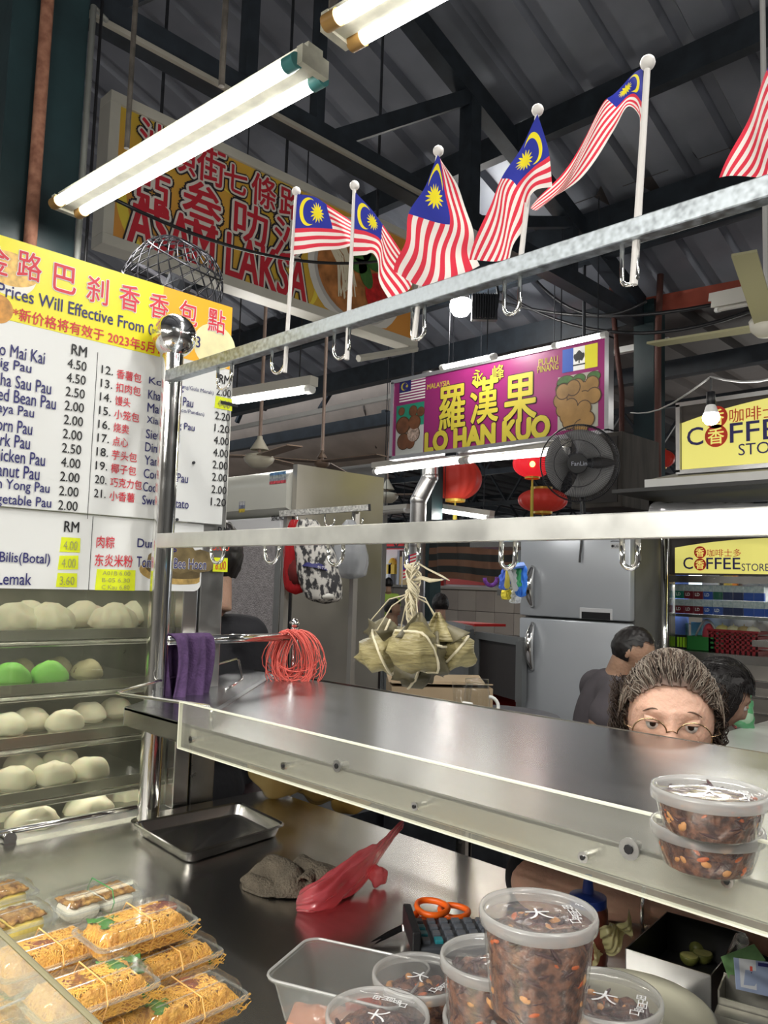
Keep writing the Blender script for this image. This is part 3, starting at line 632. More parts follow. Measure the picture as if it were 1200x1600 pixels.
# ================================================================ ASAM LAKSA SIGN
AX = -3.0
t = T('food_sign', 'large yellow and orange hanging sign with red lettering behind the flags', 'sign', (AX, 2.28, 2.73))
y0, y1 = PX(165, 260, AX).y, PX(653, 460, AX).y; z0, z1 = PX(157, 380, AX).z, PX(172, 140, AX).z
FRM = M('sign_frame_cream', (.50, .48, .42), .5, var=.08, vs=5)
SY = M('sign_yellow', (.58, .42, .04), .45, col2=(.62, .26, .05), var=.3, vs=1.1, detail=1); SO = M('sign_orange', (.60, .25, .05), .45)
MB().span((AX-.08, y0+.04, z0+.04), (AX-.005, y1-.04, z1-.04)).build('panel', SY, t)
w = .045
for lo, hi in (((y0, z0), (y1, z0+w)), ((y0, z1-w), (y1, z1)), ((y0, z0+w), (y0+w, z1-w)), ((y1-w, z0+w), (y1, z1-w))):
    MB().span((AX-.09, lo[0], lo[1]), (AX+.01, hi[0], hi[1]), bev=.002).build('frame_rail', FRM, t)
AR = M('sign_red', (.50, .02, .035), .45); AWt = M('sign_white', (.66, .62, .56), .45); ABk = M('sign_black', (.02, .015, .02), .45)
LAY = ((AWt, .06), (ABk, .11))
SWIRL = M('sign_swirl', (.72, .56, .06), .45)
for (cy, cz, r, a0, a1) in ((.35, .25, .30, 2.2, 4.6), (1.3, .5, .2, 0, 3), (.9, .2, .25, -1, 1.4), (1.6, .05, .3, 0.2, 1.9), (.6, .55, .12, 1, 5)):
    mb = MB(); n = 20; pts = []
    for i in range(n+1): a = a0+(a1-a0)*i/n; pts.append((AX-.004, min(y1-.05, max(y0+.05, y0+cy+r*math.cos(a))), min(z1-.05, max(z0+.05, z0+cz+r*math.sin(a)))))
    for i in range(n+1)[::-1]: a = a0+(a1-a0)*i/n; q = r*(1-.16*math.sin(PI*i/n)); pts.append((AX-.004, min(y1-.05, max(y0+.05, y0+cy+q*math.cos(a))), min(z1-.05, max(z0+.05, z0+cz+q*math.sin(a)))))
    MB().add(pts, [(i, i+1, 2*n-i, 2*n+1-i) for i in range(n)]).build('printed_swirl', SWIRL, t)
def ch(c, u, v, wpx, hpx, lay=LAY, bold=.03):
    p = PX(u, v, AX); a = PX(u, v-hpx/2, AX); b = PX(u, v+hpx/2, AX); l = PX(u-wpx/2, v, AX); r = PX(u+wpx/2, v, AX)
    h = abs(a.z-b.z); w = abs(r.y-l.y); text(c, (AX-.003, p.y-w/2, p.z-h/2), w, h, PLX, AR, t, bold=.03, layers=lay, gap=.0015)
for c, u, v, wp, hp in (('汕', 240, 222, 44, 62), ('頭', 285, 238, 44, 62), ('街', 330, 258, 44, 60), ('七', 368, 280, 36, 42), ('條', 412, 300, 38, 50), ('路', 456, 320, 38, 46), ('亞', 238, 302, 56, 64), ('叁', 316, 322, 60, 72), ('叻', 392, 350, 52, 60), ('沙', 452, 376, 46, 60)): ch(c, u, v, wp, hp)
pa, pb = PX(199, 378, AX), PX(478, 462, AX); ztx = PX(205, 328, AX).z
text('ASAM LAKSA', (AX-.003, pa.y, pa.z), pb.y-pa.y, .205, PLX, AR, t, bold=.05, layers=((AWt, .06), (ABk, .105)), gap=.0015)
# printed bowl
c = PX(560, 430, AX); n = 36
def disc(ry, rz, off, mat, nm, dy=0, dz=0, clip=True):
    pts = []
    for i in range(n):
        a = 2*PI*i/n; y = c.y+dy+ry*math.cos(a); z = c.z+dz+rz*math.sin(a); pts.append((AX-.004+off, min(y, y1-.047), min(max(z, z0+.047), z1-.047)))
    MB().poly(pts).build(nm, mat, t)
disc(.34, .30, .001, M('print_plate', (.62, .60, .56), .4), 'printed_bowl_rim'); disc(.30, .26, .002, M('print_shadow', (.42, .40, .38), .4), 'printed_bowl_inside'); disc(.28, .235, .003, M('print_soup', (.40, .16, .05), .4, var=.45, vs=16), 'printed_soup')
nd = MB()
for i in range(26):
    a = (AX+.001, c.y-.17+random.uniform(-.06, .06), c.z+.16+random.uniform(-.05, .02)); b = (AX+.001, c.y-.06+random.uniform(-.08, .06), c.z-.12+random.uniform(-.04, .08))
    nd.tube([a, ((AX+.001), (a[1]+b[1])/2+.03, (a[2]+b[2])/2+.02), b], .0045, 4)
nd.build('printed_noodles', M('print_noodles', (.62, .56, .42), .5), t)
LEAF = M('leaf_green', (.05, .14, .03), .5, var=.3, vs=20)
for k, (dy, dz, ry, rz, rot) in enumerate(((.02, .12, .07, .045, .5), (.09, .1, .07, .04, -.4), (.05, .02, .08, .045, -1.1), (.0, .05, .06, .04, .1))):
    pts = [(AX+.004, c.y+dy+ry*math.cos(a)*math.cos(rot)-rz*math.sin(a)*math.sin(rot), c.z+dz+ry*math.cos(a)*math.sin(rot)+rz*math.sin(a)*math.cos(rot)) for a in [2*PI*i/14 for i in range(14)]]
    MB().poly(pts).build('printed_leaf', LEAF, t)
MB().poly([(AX+.003, c.y+.14+.09*math.cos(a), c.z-.06+.11*math.sin(a)) for a in [2*PI*i/18 for i in range(18)]]).build('printed_chilli', M('print_chilli', (.5, .02, .02), .4, var=.4, vs=30), t)
for y in (y0+.25, (y0+y1)/2, y1-.3): mb = MB(); mb.tube([(AX-.04, y, z1-.02), (AX-.04, y, roofz(y))], .008, 6); mb.build('hanger_wire', DARK, t)
# thin bright strut below the sign
for a, b in (((560, 560), (650, 545)),): 
    mb = MB(); mb.tube([PX(*a, AX), PX(*b, AX)], .02, 6); tag(mb.build('sign_bracket', FRM), 'pale bracket under the right corner of the header sign', 'bracket')
# ================================================================ WALL FAN CAGE ABOVE MENU BOARD
WIRE = M('wire_black', (.03, .03, .035), .35, .7)
c = PD(268, 418, 2.55)
t = T('wall_fan', 'black wire fan cage rising behind the yellow menu header', 'fan', c+Vector((0, 0, -.2)))
ax = Vector((.55, .1, .83)).normalized()
e1 = Vector((0, 0, 1)).cross(ax).normalized(); e2 = ax.cross(e1)
R0, R1 = .145, .06
def cp(a, s):   # s 0..1 from rim to nose
    r = R0*math.cos(s*PI/2*.86)+.012; h = .17*math.sin(s*PI/2)
    return c-Vector((0, 0, .09))+e1*r*math.cos(a)+e2*r*math.sin(a)+ax*h
for hand in (1, -1):
    mb = MB()
    for k in range(22):
        a = 2*PI*k/22; mb.tube([cp(a+hand*s*1.3, s) for s in [i/9 for i in range(10)]], .0016, 5)
    mb.build('spiral_wires', WIRE, t)
for s in (0, .5, 1): mb = MB(); mb.tube([cp(2*PI*i/32, s) for i in range(32)], .003, 6, closed=True); mb.build('ring', WIRE, t)
mb = MB(); mb.tube([c-Vector((0, 0, .12)), c-Vector((0, 0, .12))+ax*.09], .04, 14); mb.build('motor', DARK, t)
for k in range(3):
    a = 2*PI*k/3; d = e1*math.cos(a)+e2*math.sin(a); q = c-Vector((0, 0, .05)); mb = MB(); mb.bar(q, q+d*.12, .07, .004, up=ax); mb.build('blade', M('fan_blade_dark', (.06, .06, .07), .5), t)
mb = MB(); mb.tube([c-Vector((0, 0, .12)), c-Vector((.15, 0, .35)), c-Vector((.2, 0, .75))], .012, 8); mb.build('bracket', DARK, t)
# ================================================================ FLAGS
def flag_material():
    m = bpy.data.materials.new('flag_cloth'); m.use_nodes = True; nt = m.node_tree; b = nt.nodes['Principled BSDF']; b.inputs['Roughness'].default_value = .7
    L = nt.links.new
    uv = nt.nodes.new('ShaderNodeUVMap'); sp = nt.nodes.new('ShaderNodeSeparateXYZ'); L(uv.outputs[0], sp.inputs[0])
    def mt(op, a, b_=None, c=None):
        n = nt.nodes.new('ShaderNodeMath'); n.operation = op
        for i, x in enumerate((a, b_, c)):
            if x is None: continue
            if isinstance(x, (int, float)): n.inputs[i].default_value = x
            else: L(x, n.inputs[i])
        return n.outputs[0]
    U, V = sp.outputs[0], sp.outputs[1]      # U along the fly, V up the hoist
    stripe = mt('LESS_THAN', mt('FRACT', mt('MULTIPLY', mt('SUBTRACT', 1.0, V), 7)), .5)
    canton = mt('MULTIPLY', mt('LESS_THAN', U, .5), mt('GREATER_THAN', V, 6/14))
    x = mt('MULTIPLY', U, 2.0)               # units of flag height
    def dist(cx, cy): return mt('SQRT', mt('ADD', mt('POWER', mt('SUBTRACT', x, cx), 2), mt('POWER', mt('SUBTRACT', V, cy), 2)))
    cres = mt('MULTIPLY', mt('LESS_THAN', dist(.36, .715), .25), mt('GREATER_THAN', dist(.43, .715), .222))
    dx, dy = mt('SUBTRACT', x, .60), mt('SUBTRACT', V, .715)
    ang = mt('DIVIDE', mt('ARCTAN2', dy, dx), 2*PI/14)
    tri = mt('ABSOLUTE', mt('SUBTRACT', mt('MULTIPLY', mt('FRACT', ang), 2), 1))
    star = mt('LESS_THAN', dist(.60, .715), mt('ADD', .095, mt('MULTIPLY', tri, .105)))
    yel = mt('MULTIPLY', canton, mt('MAXIMUM', cres, star))
    def mix(f, a, b2):
        n = nt.nodes.new('ShaderNodeMix'); n.data_type = 'RGBA'; L(f, n.inputs[0])
        for i, c in ((6, a), (7, b2)):
            if isinstance(c, tuple): n.inputs[i].default_value = (*c, 1)
            else: L(c, n.inputs[i])
        return n.outputs[2]
    col = mix(yel, mix(canton, mix(stripe, (.78, .74, .70), (.66, .03, .06)), (.02, .03, .30)), (.80, .68, .02))
    L(col, b.inputs['Base Color'])
    tr = nt.nodes.new('ShaderNodeBsdfTranslucent'); L(col, tr.inputs[0]); ms = nt.nodes.new('ShaderNodeMixShader'); ms.inputs[0].default_value = .35
    L(b.outputs[0], ms.inputs[1]); L(tr.outputs[0], ms.inputs[2]); L(ms.outputs[0], nt.nodes['Material Output'].inputs[0])
    return m
FLAG = flag_material(); POLE = M('flag_pole_white', (.72, .70, .68), .4)
def flag(label, top, bot, rows, wave=.006, pole_r=.0037, ball=.0085):
    """rows: control rows down the hoist; each row lists (u, v, dy) pixels from hoist to fly, dy = distance behind the rail plane"""
    p0 = PY(*top, RY); p1 = PY(*bot, RY)
    t = T('small_flag', label, 'flag', p1, group='small striped flags on white poles')
    mb = MB(); mb.tube([p1, p0], [pole_r*1.1, pole_r*.85], 10); mb.build('pole', POLE, t, smooth=2)
    mb = MB(); mb.sphere(p0, ball, 12, 8); mb.build('finial', POLE, t, smooth=True)
    nr, nc = len(rows), len(rows[0]); G = [[PY(u, v, RY+d) for u, v, d in r] for r in rows]
    def cr(P, s):
        n = len(P)-1; s = min(max(s*n, 0), n-1e-6); i = int(s); f = s-i
        a = P[max(i-1, 0)] if i > 0 else P[0]*2-P[1]; b = P[i]; c = P[i+1]; d = P[i+2] if i+2 <= n else P[n]*2-P[n-1]
        return .5*((2*b)+(c-a)*f+(2*a-5*b+4*c-d)*f*f+(3*b-3*c+d-a)*f**3)
    def fn(u, v):
        q = cr([cr(r, u) for r in G], 1-v); return q+Vector((0, wave*math.sin(u*13+v*5)*u, 0))
    mb = MB(); mb.grid(fn, 44, 26, uv=True); mb.build('cloth', FLAG, t, smooth=True)
flag('small flag nearest the menu board, flying level to the right', (463, 299), (445, 582),
     [[(463, 303, 0), (490, 307, .01), (512, 320, .02), (548, 345, .045), (560, 352, .10)], [(461, 350, 0), (490, 350, .01), (518, 352, .02), (546, 362, .04), (565, 372, .10)], [(458, 398, 0), (485, 394, .01), (518, 390, .02), (548, 385, .04), (568, 392, .10)]])
flag('second small flag from the menu board, its fly dropping behind the next flag', (554, 290), (542, 562),
     [[(555, 300, 0), (578, 325, .01), (600, 352, .02), (623, 390, .03), (655, 430, .05)], [(552, 350, 0), (577, 358, .01), (595, 372, .015), (612, 410, .03), (640, 450, .05)], [(550, 400, 0), (572, 398, .01), (585, 398, .02), (592, 430, .03), (605, 465, .05)]])
flag('third small flag, hanging diagonally with its yellow star in full view', (685, 236), (646, 532),
     [[(684, 242, -.008), (664, 290, -.012), (640, 335, -.012), (630, 380, -.01), (618, 425, -.005)], [(687, 246, -.01), (692, 300, -.014), (695, 350, -.014), (682, 400, -.012), (668, 448, -.01)], [(690, 252, -.008), (716, 292, -.01), (733, 342, -.006), (741, 382, 0), (748, 414, 0)]])
flag('fourth small flag, bunched on its pole with the crescent at the top', (840, 172), (812, 420),
     [[(840, 178, -.01), (815, 228, -.014), (785, 280, -.014), (760, 328, -.012), (736, 408, -.01)], [(857, 235, -.01), (832, 258, -.014), (803, 285, -.014), (790, 335, -.01), (765, 408, -.008)], [(863, 292, -.008), (836, 298, -.012), (822, 330, 0), (815, 365, .004), (795, 402, .004)]])
flag('fifth small flag on the thick pole, twisted away to the left', (1012, 98), (990, 445),
     [[(1005, 106, 0), (985, 118, .01), (960, 148, .01), (935, 172, .02), (880, 268, .03), (832, 326, .04)], [(1003, 150, 0), (990, 142, .01), (970, 155, .01), (945, 185, .02), (890, 275, .03), (834, 328, .045)], [(999, 225, 0), (1000, 185, .01), (982, 168, .02), (955, 205, .02), (905, 285, .03), (840, 322, .05)]], pole_r=.0046, ball=.0095)
flag('flag cut off by the right edge of the frame', (1262, 20), (1245, 300),
     [[(1262, 30, 0), (1235, 60, .01), (1200, 110, .02), (1165, 190, .03), (1126, 280, .04)], [(1262, 90, 0), (1240, 130, .01), (1215, 170, .02), (1190, 230, .03), (1165, 275, .04)], [(1258, 160, 0), (1250, 200, .01), (1240, 230, .02), (1225, 260, .03), (1215, 275, .04)]])
# ================================================================ LO HAN KUO SIGN
LY = 4.9
t = T('fruit_sign', 'magenta hanging sign with yellow lettering and two fruit pictures', 'sign', PY(780, 690, LY))
def lp(u, v): return PY(u, v, LY)
x0, x1 = lp(613, 660).x, lp(948, 600).x; z0, z1 = (lp(610, 720).z+lp(945, 668).z)/2, (lp(617, 597).z+lp(950, 525).z)/2
MAG = M('sign_magenta', (.27, .022, .14), .35, var=.05, vs=1)
MB().span((x0, LY, z0), (x1, LY+.05, z1)).build('panel', MAG, t)
for lo, hi in (((x0-.02, z0-.02), (x1+.02, z0+.012)), ((x0-.02, z1-.012), (x1+.02, z1+.02)), ((x0-.02, z0), (x0+.012, z1)), ((x1-.012, z0), (x1+.02, z1))):
    MB().span((lo[0], LY-.01, lo[1]), (hi[0], LY+.06, hi[1])).build('frame_rail', M('alu_frame', (.6, .6, .62), .3, .8), t)
SYL = M('print_yellow', (.56, .47, .05), .5); SG = M('print_grey', (.1, .04, .07), .4)
def lt(s, BL, BR, h, mat=SYL, lay=(), bold=.02):
    a, b = lp(*BL), lp(*BR); text(s, (a.x, LY-.001, (a.z+b.z)/2), b.x-a.x, h, PLY, mat, t, bold=bold, layers=lay, gap=.002)
DS = ((ABk, .022),)
lt('LO HAN KUO', (665, 706), (858, 682), .155, lay=DS, bold=.10)
for cc, u, v, w, h in (('羅', 707, 637, .27, .36), ('漢', 757, 625, .27, .36), ('果', 813, 622, .29, .36)):
    q = lp(u, v); text(cc, (q.x-w/2, LY-.001, q.z-h/2), w, h, PLY, SYL, t, bold=.035, layers=DS, gap=.002)
for cc, u, v in (('永', 747, 589), ('峰', 779, 582)):
    q = lp(u, v); text(cc, (q.x-.055, LY-.001, q.z-.06), .11, .12, PLY, SYL, t, bold=.012, layers=DS, gap=.002)
lt('MALAYSIA', (668, 609), (703, 602), .045, bold=.01); lt('PULAU', (842, 572), (872, 566), .050, bold=.01); lt('PINANG', (840, 583), (873, 577), .050, bold=.01)
def rect(u0, v0, u1, v1, mat, nm, off=.002):
    a, b = lp(u0, v0), lp(u1, v1); mb = MB(); mb.span((a.x, LY-off, min(a.z, b.z)), (b.x, LY-off+.001, max(a.z, b.z))); return mb.build(nm, mat, t), a, b
_, a, b = rect(879, 548, 896, 576, M('print_blue', (.03, .10, .45), .4), 'printed_flag'); zA, zB = lp(905, 545).z, lp(905, 580).z
zA, zB = lp(880, 547).z, lp(880, 583).z
bpy.data.objects.remove(_)
for u0, u1, m_ in ((879, 896, M('print_blue', (.03, .10, .45), .4)), (896, 914, PW), (914, 934, M('print_flagyellow', (.72, .65, .03), .4))):
    MB().span((lp(u0, 560).x, LY-.002, zB), (lp(u1, 560).x, LY-.001, zA)).build('printed_flag_band', m_, t)
q = lp(905, 562); mb = MB(); mb.span((q.x-.004, LY-.003, zB+.05), (q.x+.006, LY-.002, zA-.06)); mb.poly([(q.x+.045*math.cos(a), LY-.003, zA-.07+.035*math.sin(a)*(1+.3*math.sin(5*a))) for a in [2*PI*i/20 for i in range(20)]]); mb.span((q.x-.05, LY-.003, zB+.035), (q.x+.05, LY-.002, zB+.045)); mb.build('printed_palm', INK, t)
# small striped flag print
fa, fb = lp(625, 597), lp(664, 630); fh = (fa.z-lp(625, 629).z)
for k in range(8): MB().span((fa.x, LY-.002, fa.z-fh*(k*2+1)/15+.0), (fb.x, LY-.0012, fa.z-fh*k*2/15)).build('printed_stripe', M('print_stripe', (.45, .03, .1), .4) if k % 1 else (PW if k % 1 == 0 else PW), t)
MB().span((fa.x, LY-.003, fa.z-fh*.55), (fa.x+(fb.x-fa.x)*.45, LY-.0022, fa.z)).build('printed_canton', NAVY, t)
cx, cz = fa.x+(fb.x-fa.x)*.18, fa.z-fh*.27
mb = MB(); n = 16; mb.add([(cx+.035*math.cos(.6+4.9*i/n), LY-.0036, cz+.035*math.sin(.6+4.9*i/n)) for i in range(n+1)]+[(cx+.012+.03*math.cos(.6+4.9*i/n), LY-.0036, cz+.03*math.sin(.6+4.9*i/n)) for i in range(n+1)], [(i, i+1, n+2+i, n+1+i) for i in range(n)]); mb.build('printed_crescent', SYL, t)
MB().poly([(cx+.035+.018*(1 if i % 2 else .5)*math.cos(i*PI/7), LY-.0036, cz+.018*(1 if i % 2 else .5)*math.sin(i*PI/7)) for i in range(14)]).build('printed_star', SYL, t)
# pictures
pA, pB = lp(620, 632), lp(663, 634); pz0, pz1 = lp(620, 712).z, lp(621, 633).z
MB().span((pA.x, LY-.0015, pz0), (pB.x, LY-.001, pz1-.01)).build('printed_picture', M('print_pic_green', (.02, .25, .16), .4), t)
MB().span((pA.x, LY-.002, pz0), (pB.x, LY-.0012, pz0+.24)).build('printed_picture', M('print_pic_grey', (.50, .52, .50), .4), t)
NUT = M('print_fruit_brown', (.16, .06, .025), .4, var=.4, vs=9); NUTW = M('print_flesh', (.4, .3, .25), .4, var=.7, vs=40)
def blob(u, v, rx, rz, mat, off=.003, nm='printed_fruit'):
    q = lp(u, v)
    for k_, (m_, s_) in enumerate(((M('print_shade', (.07, .035, .015), .5), 1.12), (mat, .98))): mb = MB(); mb.poly([(q.x+rx*s_*math.cos(a), LY-off-k_*.0004, q.z+rz*s_*math.sin(a)) for a in [2*PI*i/18 for i in range(18)]]); mb.build(nm, m_, t)
for u, v, r, m_ in ((628, 643, .035, NUT), (646, 642, .045, NUT), (658, 643, .04, NUT), (630, 665, .075, NUT), (648, 660, .065, NUT), (646, 678, .07, NUTW), (631, 690, .07, NUT), (641, 692, .05, NUT)): blob(u, v, r, r*.95, m_, .003+u*1e-6)
MB().span((lp(872, 600).x, LY-.0015, lp(872, 674).z), (lp(935, 600).x, LY-.001, lp(872, 590).z)).build('printed_picture', M('print_pic_pale', (.40, .39, .33), .4), t)
LG = M('print_fruit_tan', (.30, .17, .055), .4, var=.25, vs=9)
for u, v, r in ((884, 598, .07), (880, 607, .06), (928, 588, .05), (905, 592, .05)): blob(u, v, r, r*.7, LEAF, .002, 'printed_leaf')
for k, (u, v) in enumerate(((902, 604), (912, 609), (925, 600), (888, 619), (901, 620), (913, 623), (928, 618), (876, 626), (880, 640), (892, 635), (886, 650), (901, 646), (913, 638), (890, 659), (905, 657), (918, 655), (896, 606), (880, 612), (908, 668))): blob(u, v, .055, .055, LG, .003+k*.00012)
for x in (x0+.2, x1-.2): mb = MB(); mb.tube([(x, LY+.03, z1), (x, LY+.03, roofz(LY)+.1)], .012, 6); mb.build('hanger_rod', DARK, t)
for x in (x0+.6,): MB().span((x, LY+.02, z0-.04), (x+.12, LY+.05, z0)).build('lower_bracket', DARK, t)
# ================================================================ SINGLE TUBES, BULBS
def tube_light(label, a, b, d0, d1, r=.018, body=True, mat=TUBEFAR, wat=0, grp='single tube lights in the hall', up=.04):
    A, B = PD(*a, d0), PD(*b, d1); d = (B-A).normalized()
    t = T('tube_light', label, 'light', (A+B)/2, group=grp)
    mb = MB(); mb.tube([A+d*.02, B-d*.02], r, 12); mb.build('tube', mat, t, smooth=2)
    for e, s in ((A, 1), (B, -1)): mb = MB(); mb.tube([e-d*s*.02, e+d*s*.02], r*1.25, 10); mb.build('end_cap', WHITE, t)
    if body: mb = MB(); mb.bar(A+Vector((0, 0, up))-d*.03, B+Vector((0, 0, up))+d*.03, .06, .05); mb.build('housing', M('housing_white', (.6, .58, .52), .5), t)
    for q_, s_ in ((A.lerp(B, .12), 1), (A.lerp(B, .88), 1)):
        zr_ = roofz(q_.y) if q_.y < EY else 3.95
        if label.find('unlit') < 0: mb = MB(); mb.tube([q_+Vector((0, 0, up*.5)), Vector((q_.x, q_.y, zr_))], .004, 5); mb.build('hanger_wire', DARK, t)
    if wat:
        for f_ in (.25, .75): q_ = A.lerp(B, f_); omni(q_.x, q_.y, q_.z-.05, wat*.7, .03)
    return t
tube_light('bright tube light beside the right edge of the menu board', (355, 628), (484, 608), 4.6, 4.2, .021, wat=12, mat=TUBE)
tube_light('long tube light under the magenta sign, left piece', (587, 737), (722, 720), 7.4, 6.6, .024, mat=TUBEFAR, wat=1.0, up=.06)
tube_light('long tube light under the magenta sign, right piece', (732, 719), (884, 705), 6.55, 5.8, .024, mat=TUBEFAR, wat=1.0, up=.06)
tube_light('tube light on top of the magenta sign, left one', (692, 574), (771, 557), 6.0, 5.6, .018, wat=.8, body=False)
tube_light('tube light on top of the magenta sign, right one', (868, 540), (944, 523), 5.4, 5.1, .018, wat=.8, body=False)
tube_light('tilted tube light hanging low behind the lower rail', (686, 796), (766, 808), 8.6, 7.8, .03, wat=6)
tube_light('unlit double tube fixture near the red beam at right', (1122, 484), (1196, 470), 5.0, 4.5, .014, mat=M('tube_unlit', (.55, .53, .48), .3))
tube_light('unlit tube above the first one near the red beam at right', (1118, 474), (1192, 460), 5.05, 4.55, .014, mat=M('tube_unlit', (.55, .53, .48), .3))
tube_light('dim tube fixture behind the tall steel cabinet', (598, 800), (636, 797), 9, 8.6, .03, mat=M('tube_unlit2', (.45, .43, .4), .3))
def bulb(label, u, v, d, r, cord, wat):
    c = PD(u, v, d); cord = cord or roofz(c.y)+.1-c.z; t = T('light_bulb', label, 'light', c)
    mb = MB(); mb.lathe([(0, -r), (r*.6, -r*.82), (r*.95, -r*.35), (r, .0), (r*.85, r*.5)], c, 20); mb.build('bulb_dome', BULB, t, smooth=True)
    mb = MB(); mb.lathe([(r*.86, r*.5), (r*.62, r*1.3), (r*.5, r*1.5)], c, 20); mb.build('bulb_neck', WHITE, t, smooth=True)
    mb = MB(); mb.lathe([(r*.5, r*1.5), (r*.56, r*1.55), (r*.5, r*3.1), (0, r*3.2)], c, 16); mb.build('socket', BLACKP, t, smooth=True)
    mb = MB(); mb.tube([c+Vector((0, 0, r*3)), c+Vector((0, 0, cord))], .004, 6); mb.build('cord', BLACKP, t)
    l = bpy.data.lights.new('bulb_lamp', 'POINT'); l.energy = wat; l.shadow_soft_size = r; l.color = (1, .97, .9); o = bpy.data.objects.new('bulb_lamp', l); COL.objects.link(o); o.location = c-Vector((0, 0, r+.03))
bulb('glowing bulb hanging in front of the yellow sign at right', 1111, 652, 2.9, .030, .15, 8)
a, b = PD(985, 645, 5.2), PD(1290, 560, 2.2); m_ = PD(1111, 652, 2.9)+Vector((0, 0, .15)); pipe('lamp_wire', 'thin grey wire the hanging bulb at right is tied to', 'wire', [a]+[a.lerp(m_, i/6)-Vector((0, 0, .05*math.sin(PI*i/6))) for i in range(1, 6)]+[m_]+[m_.lerp(b, i/6)-Vector((0, 0, .04*math.sin(PI*i/6))) for i in range(1, 7)], .004, M('wire_grey', (.3, .3, .3), .5), 6)
bulb('glaring bulb just under the upper rail beside the floodlight', 720, 478, 6.0, .085, 0, 22)
l = bpy.data.lights.new('bulb_glare_up', 'POINT'); l.energy = 4; l.shadow_soft_size = .08; o = bpy.data.objects.new('bulb_lamp', l); COL.objects.link(o); o.location = PD(735, 470, 6.2)
c = PD(757, 481, 5.8); t = T('flood_lamp', 'dark finned floodlight beside the glaring bulb', 'light', c)
e = Vector((.72, .69, 0)); mb = MB(); mb.box(c, (.185, .07, .185), rot=(0.1, 0, .75)); mb.build('housing', DARK, t)
mb = MB()
for k in range(9): mb.box(c+e*(-.072+k*.018)+Vector((.034, -.034, 0)), (.007, .03, .175), rot=(0.1, 0, .75))
mb.build('cooling_fins', DARK, t)
mb = MB(); mb.tube([c+e*.09, c+e*.1+Vector((0, 0, .1)), c+Vector((0, 0, roofz(c.y)-c.z+.1))], .01, 6); mb.build('bracket', DARK, t)
# ================================================================ BIG BLACK FAN AND BOX
c = PD(905, 724, 4.6); N = (CAM-c).normalized(); N = Vector((N.x-.12, N.y, N.z)).normalized()
e1 = N.cross(Vector((0, 0, 1))).normalized(); e2 = e1.cross(N)
R = .222
t = T('cage_fan', 'large round black cage fan in front of the magenta sign corner', 'fan', c-Vector((0, 0, R)))
def ring(r, off, th, nm, mt=WIRE): mb = MB(); mb.tube([c+N*off+e1*r*math.cos(a)+e2*r*math.sin(a) for a in [2*PI*i/48 for i in range(48)]], th, 6, closed=True); return mb.build(nm, mt, t, smooth=True)
ring(R, 0, .0045, 'rim_ring'); ring(R*.97, .05, .002, 'front_ring'); ring(R*.6, .075, .002, 'front_ring'); ring(R*.25, .085, .002, 'front_ring')
for side, nm in ((1, 'front_cage'), (-1, 'rear_cage')):
    mb = MB()
    for k in range(110):
        a = 2*PI*k/110; d = e1*math.cos(a)+e2*math.sin(a)
        mb.tube([c+d*R, c+d*R*.93+N*.055*side, c+d*R*.6+N*.078*side, c+d*R*.22+N*.086*side], .0011, 3, caps=False)
    mb.build(nm, WIRE, t)
mb = MB(); mb.tube([c+N*.07, c+N*.095], .055, 24); mb.build('hub_badge', BLACKP, t, smooth=2)
text('FanLin', c+N*.097-e1*-.032-e2*.012, None, .024, (-e1, e2, N), M('badge_silver', (.4, .42, .5), .3), t)
mb = MB(); mb.tube([c-N*.16, c-N*.02], .07, 18); mb.build('motor', DARK, t, smooth=2)
bl = M('blade_grey', (.22, .22, .225), .4)
for k in range(3):
    a0 = 2*PI*k/3; mb = MB()
    def fb(u, v, a0=a0): a = a0+(u-.5)*1.95*(.6+.4*v); r = .05+v*.145; return c+e1*r*math.cos(a)+e2*r*math.sin(a)+N*(.03*(u-.5)*2*.7+.01)
    mb.grid(fb, 10, 6); mb.build('blade', bl, t, smooth=True, solid=.003)
mb = MB(); mb.tube([c-N*.12, c-N*.15-Vector((0, 0, .1)), c-N*.22-Vector((0, 0, .3))], .016, 8); mb.build('bracket', DARK, t)
mb = MB(); mb.tube([c-Vector((-.02, 0, R)), c-Vector((-.03, 0, R+.1)), c-Vector((-.02, .02, R+.35))], .006, 6); mb.build('power_cord', BLACKP, t)
bc = PD(972, 735, 5.0); bw = .42
t = T('dark_cabinet_box', 'dark weathered wooden box hanging behind the black fan', 'box', (bc.x-.2, bc.y+.2, 1.8))
WDK = M('weathered_dark_wood', (.055, .048, .042), .8, var=.4, vs=22, stretch=(1, 1, .15), bump=.2, bs=60)
x0 = PY(893, 735, bc.y).x; y1 = PX(1030, 735, bc.x).y; zt = PD(972, 672, 5.0).z; zb2 = PD(972, 792, 5.0).z
mb = MB(); mb.span((x0, bc.y, zb2), (bc.x, y1, zt), bev=.006); mb.build('carcass', WDK, t)
mb = MB(); mb.span((x0+.03, bc.y-.006, zb2+.03), (bc.x-.03, bc.y-.0, zt-.03)); mb.build('front_panel', M('dark_panel', (.03, .027, .026), .7), t)
for zz_ in (zb2+.08, zt-.08): mb = MB(); mb.bar((bc.x-.1, y1-.01, zz_), (CX+.05, EY, zz_), .03, .03); mb.build('wall_bracket', DARK, t)
